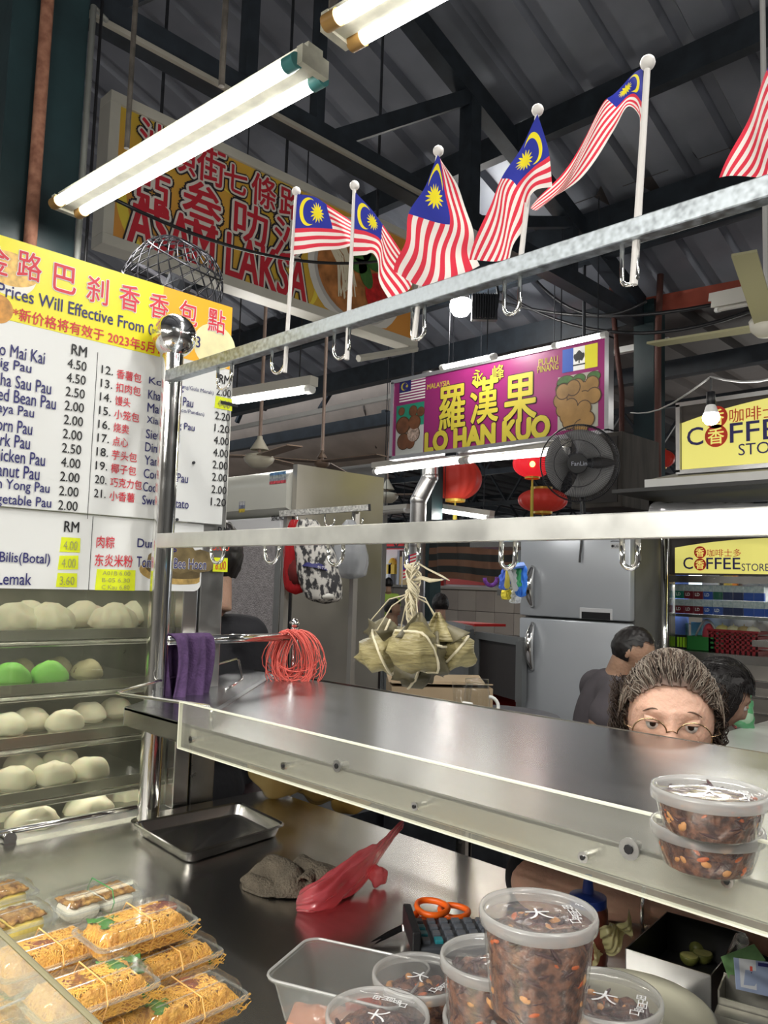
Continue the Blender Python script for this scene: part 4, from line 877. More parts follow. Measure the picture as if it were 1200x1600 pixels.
# ================================================================ LANTERNS, FAR FANS, DUCT PIPE
LR = M('lantern_red', (.55, .045, .03), .5, emit=(1, .05, .03), es=.05)
GOLD = M('lantern_gold', (.7, .48, .08), .4, .3); TAS = M('tassel_gold', (.5, .42, .06), .7)
def lantern(label, u, v, d, r, sq=.72, lit=False, tl=.6):
    c = PD(u, v, d); t = T('red_lantern', label, 'lantern', c, group='red festival lanterns far behind')
    def fn(p): a = math.atan2(p.y, p.x); k = 1+.025*math.cos(a*16); return Vector((p.x*k, p.y*k, p.z*sq))
    mb = MB(); mb.sphere(c, r, 64, 18, fn=fn); mb.build('shade', M('lantern_red_lit', (.8, .03, .05), .5, emit=(1, .02, .03), es=.45) if lit else LR, t, smooth=True)
    for s in (1, -1): mb = MB(); mb.lathe([(r*.38, -r*.05), (r*.4, r*.05), (r*.3, r*.06)], c+Vector((0, 0, s*r*sq)), 20); mb.build('collar', GOLD, t)
    mb = MB(); mb.tube([c-Vector((0, 0, r*sq)), c-Vector((0, 0, r*sq+.08))], .01, 6); mb.tube([c-Vector((0, 0, r*sq+.08)), c-Vector((0, 0, r*sq+tl))], r*.085, 10); mb.build('tassel', TAS, t)
    mb = MB(); mb.tube([c+Vector((0, 0, r*sq)), Vector((c.x, c.y, 3.95))], .006, 5); mb.build('cord', DARK, t)
    if lit: mb = MB(); mb.sphere(c+(CAM-c).normalized()*r*.92, r*.16, 10, 6); mb.build('lit_lamp', glow('lantern_bulb', (1, .5, .1), 5), t, smooth=True)
lantern('big red ribbed lantern right of the silver duct pipe', 712, 748, 8.8, .285, .85)
lantern('glowing red lantern left of the black fan', 832, 725, 7.4, .18, lit=True, tl=.7)
lantern('dark red lantern lower behind the glowing one', 848, 782, 10.5, .32, .5)
lantern('red lantern edge between the dark box and the yellow sign', 1033, 717, 8.5, .14)
DUCT = M('duct_silver', (.62, .61, .60), .32, .9, var=.1, vs=12)
t = T('duct_pipe', 'silver bent duct pipe coming down beside the red lantern', 'pipe', PD(652, 1000, 7.6))
P = [PD(u, v, 7.6) for u, v in ((672, 560), (672, 690), (672, 745), (654, 782), (652, 850), (650, 1060))]
for a, b in zip(P, P[1:]): mb = MB(); mb.tube([a, b], .078, 20); mb.build('segment', DUCT, t, smooth=2)
for a in P[2:5]: mb = MB(); mb.sphere(a, .082, 20, 12); mb.build('elbow', DUCT, t, smooth=True)
def post(label, u, d, w, z0, z1, mt=GREENPAINT, nm='green_post'): p = PD(u, 900, d); mb = MB(); mb.span((p.x-w/2, p.y-w/2, z0), (p.x+w/2, p.y+w/2, z1)); return tag(mb.build(nm, mt), label, 'post')
post('dark green post right behind the silver duct pipe', 671, 8.4, .17, 0, 3.3)
def ceiling_fan(label, u, v, d, r, bl_ang=0, bl_len=.0, tone=None, rod=1.2):
    c = PD(u, v, d); t = T('ceiling_fan', label, 'fan', c-Vector((0, 0, r*.9)), group='ceiling fans on long rods')
    mt = tone or M('fan_ivory', (.55, .52, .42), .45)
    mb = MB(); mb.lathe([(0, -r*.75), (r*.5, -r*.7), (r*.9, -r*.35), (r, -.1*r), (r*.85, .12*r), (r*.3, r*.25)], c, 28); mb.build('motor', mt, t, smooth=True)
    mb = MB(); mb.lathe([(r*.62, r*.45), (r*.60, r*.5), (r*.18, r*1.2), (.02, r*1.35)], c, 24); mb.build('canopy', mt, t, smooth=True)
    mb = MB(); mb.tube([c, c+Vector((0, 0, rod))], .014, 8); mb.build('rod', M('fan_rod', (.3, .22, .18), .5), t)
    for k in range(3):
        a = bl_ang+2*PI*k/3; dd = Vector((math.cos(a), math.sin(a), 0)); mb = MB(); mb.bar(c+dd*r*.8, c+dd*(r+bl_len), .12, .008); mb.build('blade', M('fan_blade', (.33, .24, .18), .5) if not tone else mt, t)
    return t
ceiling_fan('ivory ceiling fan above the tall steel cabinet', 405, 714, 6.2, .12, -.25, .55)
ceiling_fan('small ivory ceiling fan far behind, left of the duct pipe', 605, 773, 10.5, .15, .4, .5, rod=.8)
ceiling_fan('brown bladed ceiling fan over the right end of the steel cabinet', 503, 722, 6.6, .07, .05, .6, M('fan_brown', (.16, .11, .08), .5))
c = PD(1198, 508, 3.6); t = T('ceiling_fan', 'pale ceiling fan at the right edge, one long blade reaching left', 'fan', c)
mb = MB(); mb.lathe([(0, -.055), (.04, -.05), (.07, -.02), (.075, .02), (.05, .05), (.02, .06)], c, 28); mb.build('motor', M('fan_pale', (.60, .58, .50), .4), t, smooth=True)
tip = PD(1020, 538, 4.2); d0 = (tip-c).normalized(); ang = math.atan2(tip.y-c.y, tip.x-c.x)
for k in range(3):
    dd = Vector((math.cos(ang+k*2*PI/3), math.sin(ang+k*2*PI/3), 0)); L = Vector((tip.x-c.x, tip.y-c.y, 0)).length; mb = MB(); mb.bar(c+dd*.05, c+dd*L+Vector((0, 0, tip.z-c.z)), .09, .012); mb.build('blade', M('fan_yellowed', (.42, .40, .24), .5), t)
mb = MB(); mb.tube([c, c+Vector((0, 0, 1.6))], .013, 8); mb.build('rod', WHITE, t)
# ================================================================ TALL STEEL CABINET WITH FROSTED FRONT
c0 = PD(465, 725, 3.6); c1 = PX(600, 745, c0.x); cl = PY(330, 745, c0.y)
t = T('tall_steel_cabinet', 'tall stainless steel fridge cabinet with white rounded top and frosted door', 'fridge', (c0.x-.4, c0.y+.3, 0))
ZT = c0.z; SS = M('soft_steel', (.55, .52, .48), .36, .9, var=.12, vs=2.5, rvar=.08); hb = PY(440, 805, c0.y).z
mb = MB(); mb.span((c0.x-.03, c0.y, 0), (c0.x, c1.y, ZT)); mb.build('side_panel', SS, t)
mb = MB(); mb.span((cl.x-.1, c0.y+.05, 0), (c0.x-.03, c1.y, ZT-.01)); mb.build('carcass', DSTEEL, t)
IV = M('ivory_enamel', (.62, .62, .56), .25, var=.04, vs=3)
prof = []
for i in range(9): a = PI/2*i/8; prof.append((c0.y-.03+.09*(1-math.sin(a)), ZT-.01-.09*(1-math.cos(a))))
prof = [(c0.y+.12, ZT-.01)]+prof[::-1][0:0]+[(c0.y+.06-.09*math.sin(a), ZT-.10+.09*math.cos(a)) for a in [PI/2*i/8 for i in range(9)]]+[(c0.y-.03, hb+.03), (c0.y+.05, hb)]
mb = MB(); n = len(prof); xx = (cl.x-.1, c0.x-.035)
mb.add([(x, y, z) for x in xx for y, z in prof], [(i, i+1, n+i+1, n+i) for i in range(n-1)]+[tuple(range(n-1, -1, -1)), tuple(range(n, 2*n))]); mb.build('hood', IV, t, smooth=2)
mb = MB(); mb.span((cl.x-.1, c0.y-.035, hb-.075), (c0.x-.06, c0.y+.04, hb-.01), bev=.008); mb.build('light_strip', M('white_strip', (.8, .8, .82), .3), t)
q = PY(433, 809, c0.y-.036); text('SENCHILL', (q.x-.04, c0.y-.0365, q.z-.012), .10, .022, PLY, INK, t, bold=.03)
FROST = M('frosted_door', (.36, .33, .335), .28, .35, var=.5, vs=55, bump=.9, bs=120, col2=(.60, .56, .57))
mb = MB(); mb.span((cl.x-.1, c0.y-.01, .35), (c0.x-.10, c0.y+.02, hb-.085)); mb.build('frosted_panel', FROST, t)
mb = MB(); mb.span((c0.x-.10, c0.y-.03, .3), (c0.x-.055, c0.y+.02, hb-.085), bev=.003); mb.build('door_frame', STEEL, t)
mb = MB(); mb.span((c0.x-.05, c0.y-.012, .2), (c0.x-.006, c0.y+.02, hb-.01)); mb.build('door_gasket', BLACKP, t)
def stick(u0, v0, u1, v1, cols, nm):
    a, b = PY(u0, v1, c0.y-.031), PY(u1, v0, c0.y-.031)
    for i, col in enumerate(cols):
        h = (b.z-a.z)/len(cols); mb = MB(); mb.span((a.x, c0.y-.032, b.z-h*(i+1)), (b.x, c0.y-.0305, b.z-h*i)); mb.build(nm, M('st_%s%d' % (nm, i), col, .5, var=.5, vs=70), t)
stick(421, 736, 447, 757, ((.10, .22, .42), (.32, .36, .36), (.28, .3, .34), (.6, .08, .1)), 'sticker'); stick(373, 783, 383, 801, ((.5, .5, .52), (.2, .22, .3), (.6, .45, .05)), 'small_sticker')
# frame with hooks in front of it
hk = PD(510, 800, 3.0)
t = T('hook_stand', 'narrow galvanised bar with small hooks standing before the tall steel cabinet', 'rack', PD(552, 1060, 3.0))
a, b = PD(437, 803, 3.0), PD(576, 793, 3.0)
mb = MB(); mb.bar(a, b, .022, .022); mb.build('bar', M('speckled_galv', (.42, .42, .40), .5, .7, var=.6, vs=120), t)
mb = MB(); mb.bar(b-Vector((.001, .001, 0)), b+(b-a).normalized()*.008, .024, .024); mb.build('end_cap', BLACKP, t)
for u in (450, 556): p = PD(u, 800, 3.02); mb = MB(); mb.bar((p.x, p.y, 0), (p.x, p.y, p.z), .022, .022, up=(1, 0, 0)); mb.build('upright', M('upright_steel', (.5, .48, .45), .4, .8), t)
dv = (b-a).normalized()
for u in (465, 508, 552):
    p = PD(u, 803, 2.99); mb = MB(); r = .018; mb.tube([p, p-Vector((0, 0, .03))]+[p-Vector((0, 0, .03))+dv*(r-r*math.cos(q))-Vector((0, 0, r*math.sin(q))) for q in [PI*i/8 for i in range(1, 9)]]+[p-Vector((0, 0, .018))+dv*2*r], .003, 6); mb.build('hook', CHROME, t, smooth=True)
# hanging plastic bags
def bag(name, label, cat, top, wid, bot, botw, mat, d=2.96, seed=0, nm='bag_film', extra=None, thick=.6):
    p, q = PD(*top, d), PD(*bot, d); h = (p-q).length; rgt = Vector((.71, .70, 0)); fw = Vector((.70, -.71, 0)); k = d/FPX
    t = T(name, label, cat, p, group=None)
    def fn(u, v):
        a = 2*PI*u; w = (wid*(1-v)**1.3+botw*math.sin(min(1, v*1.12)*PI*.62)**.8)*.5*k if v < .93 else botw*.5*k*math.sqrt(max(0, (1-v)/.07))*.93
        cx = p.lerp(q, v); w *= 1+.12*nz((math.cos(a)*1.5, math.sin(a)*1.5, v*3), 1.2, seed)
        wr = .006*nz((a*2.5, v*2, seed), 2)
        return cx+rgt*math.cos(a)*(w+wr)+fw*math.sin(a)*(w*thick+wr)
    mb = MB(); mb.grid(fn, 40, 30); mb.build(nm, mat, t, smooth=True)
    if extra: extra(t, p, q, k, rgt, fw)
    return t
REDBAG = clear('red_bag_film', (.85, .18, .18), .25, haze=.75, hazecol=(.75, .05, .06), bump=.5, bs=30)
def dark_in(col, v0=.55, w=.8, hh=.3):
    def f(t, p, q, k, r, fw): c = p.lerp(q, v0+.12); mb = MB(); mb.sphere(c, hh*(p-q).length, 16, 10, sc=(w, w*.7, 1)); mb.build('contents', M('bag_in_%g' % col[0], col, .8, var=.4, vs=15), t, smooth=True)
    return f
bag('red_carrier_bag', 'red plastic bag hanging left of the printed one by the steel cabinet', 'bag', (462, 812), 14, (462, 929), 36, REDBAG, seed=1, extra=dark_in((.12, .01, .01), hh=.22))
PRB = M('printed_bag', (.64, .62, .58), .4, var=.9, vs=55, col2=(.05, .05, .055), detail=4, rw=.04, stretch=(1, 1, .6))
def label_band(t, p, q, k, r, fw):
    c = p.lerp(q, .52); pts = []
    def fb(u, v): a = PI*(.08+.84*u); w = (.0185+.009*v+.014)*1.18; return c+r*math.cos(a)*-w*1.3+fw*(math.sin(a)*w*.95+.004)+Vector((0, 0, -.026*v+.010*math.sin(a)+(u-.5)*-.025))
    mb = MB(); mb.grid(fb, 12, 2); mb.build('navy_band', NAVY, t, smooth=True)
    text('ホ1ナ5', c+fw*.047+r*.008+Vector((0, 0, -.020)), .030, .012, (r, Vector((0, 0, 1)), fw), PW, t, bold=.03)
    c2 = p.lerp(q, .9); mb = MB(); mb.sphere(c2+fw*.012+r*.01, .034, 16, 10, sc=(1.1, .8, .5)); mb.build('white_base', M('bag_white', (.66, .65, .6), .5), t, smooth=True)
bag('printed_carrier_bag', 'black and white patterned plastic bag with navy band', 'bag', (480, 812), 26, (508, 944), 62, PRB, d=2.93, seed=4, extra=label_band, thick=.55)
CLB = clear('white_bag_film', (.80, .82, .85), .3, haze=.5, hazecol=(.72, .74, .78), bump=.5, bs=30)
bag('clear_carrier_bag', 'translucent white bag with dark contents under the small hook', 'bag', (547, 812), 10, (546, 905), 54, CLB, seed=7, extra=dark_in((.06, .065, .07), .62, .95, .2))
# raffia bundle on the bar end
t = T('raffia_bundle', 'looped bundle of pink-red raffia string over the bar end', 'string', q1)
PK = M('raffia_pink', (.78, .15, .12), .5, var=.2, vs=20); mb = MB(); rr = Vector((.71, .70, 0)); ff = Vector((.70, -.71, 0))
for k in range(46):
    w = random.uniform(.03, .062); hgt = random.uniform(.10, .155); o = random.uniform(-.022, .022); x = random.uniform(-.012, .035); tl = random.uniform(-.15, .15)
    cc = q1+rr*x+ff*o+Vector((0, 0, .012+random.uniform(0, .008)))
    mb.tube([cc+rr*(math.sin(a)*w*(1.05-.25*math.cos(a))+tl*(1-math.cos(a))*.05)+ff*(o*math.sin(a*2)*.5)+Vector((0, 0, -hgt/2*(1-math.cos(a))*1.0)) for a in [2*PI*i/18 for i in range(18)]], .0013, 4, closed=True)
mb.build('string_loops', PK, t, smooth=True)
mb = MB(); mb.tube([q1+rr*.02+Vector((0, 0, .01)), q1+rr*.06+Vector((0, 0, -.04)), q1+rr*.075+Vector((0, 0, -.09)), q1+rr*.06+Vector((0, 0, -.105)), q1+rr*.02+Vector((0, 0, -.10))], .0018, 5); mb.build('loose_end', PK, t, smooth=True)
# purple towel on the bar
t = T('purple_towel', 'purple cloth towel draped over the steel bar behind the post', 'towel', BX0)
bd = (q1-BX0).normalized(); bs = (PD(292, 1000, 1.8)-BX0).length; PUR = M('towel_purple', (.085, .045, .12), .95, var=.25, vs=40, bump=.4, bs=200)
tc_ = BX0+bd*bs; fwd = Vector((bd.y, -bd.x, 0))
def tow(u, v):
    s = (u-.5)*.115*(1-.1*abs(v-.5)); L = .155
    a = (v-.5)*2; z = .0125-abs(a)**1.5*L if abs(a) > .08 else .0135; y = .016*math.copysign(min(1, abs(a)*9), a)
    y += .013*math.sin(u*13)*abs(a)**.6+.008*math.sin(u*27+a*3)*abs(a)**.6; 
    return tc_+bd*(s+.012*math.sin(a*3))+fwd*y+Vector((0, 0, z))
mb = MB(); mb.grid(tow, 30, 40); mb.build('cloth', PUR, t, smooth=True, solid=.004)
# ================================================================ LG FRIDGE
FY = 4.0; a = PY(811, 975, FY); b = PY(985, 975, FY); zT = PY(900, 838, FY).z+.03; zs = PY(900, 968, FY).z
t = T('silver_fridge', 'silver grey two-door fridge with curved chrome handles', 'fridge', ((a.x+b.x)/2, FY+.35, 0))
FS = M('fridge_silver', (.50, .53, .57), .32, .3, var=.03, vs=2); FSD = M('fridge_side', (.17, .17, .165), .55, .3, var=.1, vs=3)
x0, x1 = a.x, b.x
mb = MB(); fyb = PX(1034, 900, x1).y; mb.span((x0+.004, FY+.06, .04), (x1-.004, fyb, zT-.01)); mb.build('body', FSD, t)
mb = MB(); mb.span((x0, FY, zs+.006), (x1, FY+.055, zT), bev=.012); d1 = mb.build('door', FS, t, smooth=2); d1['label'] = 'upper freezer door'
mb = MB(); mb.span((x0, FY, .1), (x1, FY+.055, zs-.006), bev=.012); d2 = mb.build('door', FS, t, smooth=2); d2['label'] = 'lower fridge door'
for dd, v0, v1 in ((d1, 885, 948), (d2, 973, 1047)):
    p, q = PY(834, v0, FY), PY(834, v1, FY); n = 14; mb = MB()
    mb.tube([(p.x+.0, FY-.008-.045*math.sin(PI*i/n), p.z+(q.z-p.z)*i/n) for i in range(n+1)], [.012+.016*math.sin(PI*i/n) for i in range(n+1)], 12); mb.build('handle', CHROME, dd, smooth=True)
p = PY(937, 950, FY); q = PY(958, 968, FY)
p0, p1 = PY(906, 952, FY), PY(957, 966, FY)
mb = MB(); mb.span((p0.x, FY-.004, zs+.007), (p1.x, FY+.01, p0.z+.01), bev=.002); mb.build('display_bezel', M('bezel_light', (.6, .61, .63), .3), d1)
mb = MB(); mb.span((p0.x+.015, FY-.006, zs+.008), (p1.x-.012, FY+.01, p0.z-.012)); mb.build('display', BLACKP, d1)
c = PY(962, 853, FY); mb = MB(); mb.span((c.x-.03, FY-.002, c.z-.016), (c.x+.026, FY+.01, c.z+.014)); mb.build('badge', M('badge_white', (.55, .56, .57), .3), d1)
mb = MB(); mb.tube([(c.x-.017, FY-.0022, c.z-.001), (c.x-.017, FY-.0034, c.z-.001)], .008, 14); mb.build('badge_emblem', INK, d1)
text('LG', (c.x-.004, FY-.003, c.z-.008), .022, .013, PLY, INK, d1, bold=.03); text('ARTCOOL', (c.x-.03, FY-.003, c.z+.022), .055, .008, PLY, INK, d1, bold=.03)
# small grey shelf and bags left of it
mb = MB(); a = PD(800, 840, 5.2); b = PD(816, 842, 5.0)
t = T('wall_shelf', 'grey metal shelf edge behind the left side of the silver fridge', 'shelf', a)
MB().span((a.x-.35, a.y, a.z-.06), (b.x+.1, a.y+.4, a.z+.03)).build('top', STEEL, t); MB().span((a.x-.15, a.y+.05, a.z-.38), (b.x+.1, a.y+.09, a.z-.34)).build('lower_bar', STEEL, t)
for n_, (u, v, w, h, col, lb) in enumerate(((788, 905, 14, 34, (.05, .12, .55), 'dark blue'), (797, 903, 16, 34, (.62, .66, .66), 'white'), (805, 900, 14, 36, (.06, .38, .16), 'green'), (814, 908, 14, 50, (.04, .20, .75), 'bright blue'), (790, 928, 12, 18, (.7, .6, .05), 'yellow'), (804, 932, 14, 22, (.65, .68, .7), 'pale'))):
    bg_ = bag('plastic_bag', '%s plastic bag in the bunch hanging under the lower rail hook at right' % lb, 'bag', (u+2, v-h/2), 6, (u, v+h/2), w, M('bagcol%d' % n_, col, .45), d=1.42+.012*n_, seed=n_, nm='film', thick=.5); bg_['group'] = 'coloured bags bunched on the hook'; hq_ = PY(794, 887, RY); mb = MB(); tp_ = PD(u+2, v-h/2, 1.42+.012*n_); mb.tube([hq_, hq_.lerp(tp_, .5), tp_], [.003, .004, .006], 6); mb.build('handle_loop', MATS['bagcol%d' % n_], bg_)
# ================================================================ DUMPLINGS
DL = M('dumpling_leaf', (.17, .14, .055), .45, var=.5, vs=16, col2=(.38, .33, .16), stretch=(1, .3, 5), bump=.6, bs=40)
DL2 = M('dumpling_leaf_dark', (.115, .10, .055), .55, var=.5, vs=10, bump=.4, bs=30)
STR = M('raffia_straw', (.62, .56, .40), .7)
HX = PY(645, 886, RY)
knot = HX+Vector((0, 0, -.03)); DD = (HX-CAM).length
def dumpling(label, pts, d, mat, seed, band=True, leafy=1):
    """pts: tip pixels of a plump tetrahedral parcel (u, v, depth offset)"""
    V = [PD(u, v, d+o) for u, v, o in pts]; c = sum(V, Vector())/len(V)
    t = T('rice_dumpling', label, 'dumpling', c, group='leaf-wrapped rice dumplings hanging in a bunch')
    bm = bmesh.new(); vs = [bm.verts.new(v) for v in V]; bmesh.ops.convex_hull(bm, input=vs)
    bmesh.ops.subdivide_edges(bm, edges=bm.edges[:], cuts=5, use_grid_fill=True)
    Rm = max((v-c).length for v in V)
    for v in bm.verts:
        dcur = v.co-c; l = dcur.length; tgt = dcur.normalized()*Rm*.62; k = max(0, 1-(l/Rm))**.7*.75
        v.co = c+dcur.lerp(tgt, k); v.co += Vector((nz(v.co, 40, seed), nz(v.co, 40, seed+3), nz(v.co, 40, seed+7)))*.006
        v.co += dcur.normalized()*.0035*math.sin((v.co-c).dot((V[0]-V[1]).normalized())*260+seed)
    bmesh.ops.recalc_face_normals(bm, faces=bm.faces)
    me = bpy.data.meshes.new('leaf_wrap'); bm.to_mesh(me); bm.free(); me.materials.append(mat); me.polygons.foreach_set('use_smooth', [True]*len(me.polygons))
    o = bpy.data.objects.new('leaf_wrap', me); COL.objects.link(o); attach(o, t)
    if leafy:  # a folded leaf end standing proud
        q = V[0]; dd = (V[0]-c).normalized(); sd = dd.cross((CAM-c).normalized()).normalized(); mb = MB()
        def lf(u, v): return c+(V[0]-c)*(.25+.8*v)+sd*(u-.5)*.06*(1-v*.9)+(CAM-c).normalized()*(.028*(1-v)+.006*math.cos(u*9)+.004)
        mb.grid(lf, 8, 10); mb.build('leaf_flap', DL2 if mat is DL else DL, t, smooth=True, solid=.0012)
    if band:
        n = (V[0]-V[1]).normalized(); e = n.cross((CAM-c).normalized()).normalized(); g = n.cross(e); mb = MB()
        # string round the waist lies on the parcel
        from mathutils.bvhtree import BVHTree
        bt = BVHTree.FromPolygons([v.co for v in me.vertices], [tuple(p.vertices) for p in me.polygons]); P = []
        for i in range(28):
            a = 2*PI*i/28; dr = e*math.cos(a)+g*math.sin(a); h = bt.ray_cast(c+dr*.3, -dr); P.append((h[0] if h[0] else c+dr*Rm*.5)+dr*.0015)
        mb.tube(P, .0022, 6, closed=True); mb.build('tie_string', STR, t, smooth=True)
    mb = MB(); top = max(V, key=lambda v: v.z); mb.tube([knot+Vector((random.uniform(-.004, .004), random.uniform(-.004, .004), -.01)), knot.lerp(top, .5)+Vector((0, 0, .004)), top.lerp(c, .25)], .0011, 5); mb.build('hanging_string', STR, t)
    return t
d0 = (HX-CAM).dot(-Vector(CM.col[2]))
dumpling('pale leaf dumpling at the left of the hanging bunch, with a cream string band', ((636, 988, 0), (549, 1027, 0), (600, 1048, -.03), (580, 985, .02), (598, 1015, -.055), (612, 1055, .03)), d0, DL, 1)
dumpling('front centre dumpling of the hanging bunch, pointing down left', ((656, 960, 0), (597, 1018, -.06), (682, 1045, -.05), (665, 1000, -.09), (640, 1035, .0), (650, 1035, -.085)), d0-.01, DL, 2)
dumpling('dumpling right of centre, tall leaf tip pointing up', ((684, 960, 0), (700, 1056, -.03), (652, 1030, 0), (702, 990, .03), (680, 1010, -.06), (690, 1058, .03)), d0+.01, DL2, 3)
dumpling('pale dumpling at the right with its tip pointing right', ((690, 975, 0), (747, 1027, -.01), (702, 1042, -.03), (720, 985, .01), (716, 1012, -.05), (705, 1050, .03)), d0+.01, DL, 4)
dumpling('small dark dumpling tip standing up at the upper left of the bunch', ((574, 962, .02), (620, 985, .02), (568, 990, .04), (630, 1010, .05), (600, 1000, .0)), d0+.06, DL2, 5, leafy=0)
dumpling('dark crumpled dumpling at the bottom of the bunch', ((612, 1035, 0), (678, 1070, 0), (612, 1062, -.02), (650, 1038, .03), (645, 1066, -.05), (690, 1050, .02)), d0+.05, DL2, 6, leafy=0)
dumpling('dumpling at the back of the bunch, behind the front centre one', ((610, 985, .06), (690, 1000, .08), (640, 1045, .09), (650, 975, .10), (600, 1050, .07)), d0+.07, DL2, 7, band=False, leafy=0)
t = T('string_knot', 'tangle of straw-coloured raffia hanging from the lower rail hook', 'string', knot)
mb = MB()
for k in range(14):
    a = random.uniform(0, 6); mb.tube([knot+Vector((.011*math.sin(a+i*.7)*(1-i/22), .011*math.cos(a*1.7+i*.9)*(1-i/22), .035-i*.0068+random.uniform(-.002, .002))) for i in range(18)], .0014, 5)
mb.build('knot', STR, t, smooth=True)
mb = MB(); mb.tube([HX+Vector((.006, 0, .008)), PY(668, 889, RY-.01), PY(690, 900, RY-.02), PY(702, 907, RY-.02)], [.0022, .0026, .003, .0015], 6, flat=.4); mb.tube([HX+Vector((0, 0, -.02)), PY(660, 903, RY), PY(672, 907, RY-.01), PY(692, 906, RY-.02)], [.002, .003, .0035, .001], 6); mb.build('loose_string', STR, t, smooth=True)
# ================================================================ STOREFRONT ON THE RIGHT
Y0 = 4.3
a, b = PY(1060, 635, Y0), PY(1063, 735, Y0); x0 = a.x; z1 = PY(1060, 633, Y0).z; z0 = PY(1062, 738, Y0).z; sw = 1.35
t = T('coffee_sign', 'yellow light-box sign with blue coffee lettering, upper one', 'sign', (x0+.6, Y0, z0))
YS = M('coffee_yellow', (.74, .68, .16), .3, emit=(1, .92, .25), es=.38); YT = M('coffee_cream', (.72, .62, .30), .4)
MB().span((x0, Y0+.01, z0), (x0+sw, Y0+.09, z1)).build('panel', M('panel_dark', (.06, .05, .045), .5), t)
def arch_panel(x0, x1, z0, z1, y, drop, t, mat):
    n = 20; w = x1-x0; pts = [(x0, y, z0), (x1, y, z0)]+[(x1-w*i/n, y, z1-drop*((1-2*(1-i/n)))**2) for i in range(n+1)]
    return MB().poly(pts).build('sign_face', mat, t)
arch_panel(x0+.015, x0+sw-.015, z0+.015, z1-.02, Y0+.006, .085, t, YS)
AL = M('alu_trim', (.62, .62, .62), .3, .9)
for lo, hi in (((x0-.012, z0-.012), (x0+sw, z0+.012)), ((x0-.012, z1-.012), (x0+sw, z1+.012)), ((x0-.012, z0), (x0+.012, z1)), ((x0+sw-.012, z0), (x0+sw+.012, z1))): MB().span((lo[0], Y0-.01, lo[1]), (hi[0], Y0+.1, hi[1])).build('frame_rail', AL, t)
BLU = M('coffee_blue', (.035, .03, .16), .4); CR = M('coffee_red', (.72, .05, .02), .4)
def coffee(t, y, s, px_, circ, words, k=1):
    def q(u, v): return PY(u, v, y)
    for (u, v, r) in circ:
        c = q(u, v); mb = MB(); mb.tube([(c.x, y, c.z), (c.x, y-.002, c.z)], r, 28); mb.build('round_seal', CR, t)
        text('香', (c.x-r*.7, y-.003, c.z-r*.72), r*1.4, r*1.4, PLY, YS, t, bold=.02)
    for (w, BL, BR, h, mt, bo) in words:
        a, b = q(*BL), q(*BR); text(w, (a.x, y-.001, a.z), b.x-a.x, h, PLY, mt, t, bold=bo)
coffee(t, Y0+.004, 1, None, ((1119, 652, .062), (1119, 681, .062)), (('C', (1074, 697), (1099, 696), .10, BLU, .01), ('咖啡士多', (1140, 661), (1245, 651), .075, CR, -.005), ('FFEE', (1141, 692), (1245, 682), .105, BLU, .01), ('STORE', (1154, 712), (1235, 706), .062, BLU, .0)))
# hood below the sign
Yh = 4.15; a = PY(1007, 757, Yh); hx0 = a.x; hz0 = PY(1007, 768, Yh).z; hz1 = PY(1007, 755, Yh).z
t = T('stall_hood', 'white metal hood over the storefront cabinet', 'canopy', (hx0+.7, Yh, hz0))
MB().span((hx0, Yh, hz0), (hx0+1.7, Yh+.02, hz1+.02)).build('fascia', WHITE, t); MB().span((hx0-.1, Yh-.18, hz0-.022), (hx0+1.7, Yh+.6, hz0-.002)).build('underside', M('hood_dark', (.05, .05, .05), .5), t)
MB().poly([(hx0, Yh+.02, hz1+.02), (hx0+1.7, Yh+.02, hz1+.02), (hx0+1.7, Yh+.35, hz1+.10), (hx0+.06, Yh+.35, hz1+.10)], .01, (0, -.3, 1)).build('slope_top', M('hood_beige', (.42, .40, .34), .5), t)
mb = MB()
for k in range(2): p = PD(1019, 800, 4.75); mb.span((p.x-.02, p.y, 1.2), (p.x+.02, p.y+.03, hz0))
mb.build('support_post', WHITE, t)
# plastic roll on the cabinet top
a, b = PD(1026, 797, 4.55), PD(1250, 800, 4.0)
t = T('film_roll', 'long roll of crinkled clear plastic lying on top of the storefront', 'plastic roll', a)
def rf(u, v): a_ = 2*PI*v; r = .045*(1+.2*nz((u*14, math.cos(a_), math.sin(a_)), 1.3)); p = a.lerp(b, u); return p+Vector((.7*math.sin(a_)*r, .7*math.sin(a_)*r, math.cos(a_)*r))
mb = MB(); mb.grid(rf, 60, 20); mb.build('roll', M('crinkled_film', (.62, .63, .65), .12, .5, bump=.4, bs=8, stretch=(1, 1, 4)), t, smooth=True)
# cabinet
Yc = 4.7; p = lambda u, v: PY(u, v, Yc)
xa = p(1048, 900).x; xb = xa+1.25; ztop = p(1055, 838).z; zs0 = p(1055, 898).z; zsh = p(1058, 958).z; zb0 = p(1056, 1015).z
t = T('store_cabinet', 'glass storefront cabinet framed in steel, shelves of small packs inside', 'cabinet', (xa+.6, Yc, 0))
MB().span((xa-.04, Yc-.02, .2), (xa, Yc+.06, ztop+.03)).build('frame_post', STEEL, t)
MB().span((xa-.05, Yc+.02, .2), (xa-.045, Yc+.35, ztop)).build('side_strip', M('strip_blue', (.08, .14, .42), .5, var=.6, vs=3), t)
for z0_, z1_ in ((ztop, ztop+.035), (zs0-.045, zs0-.005), (zb0-.05, zb0)): MB().span((xa, Yc-.02, z0_), (xb, Yc+.03, z1_)).build('frame_rail', STEEL, t)
MB().span((xa-.04, Yc-.015, .2), (xb, Yc+.02, zb0-.05)).build('lower_panel', SS, t)
for k in range(3): MB().span((xa+.02, Yc-.025, zb0-.14-k*.09), (xb, Yc-.015, zb0-.13-k*.09)).build('trim_line', STEEL, t)
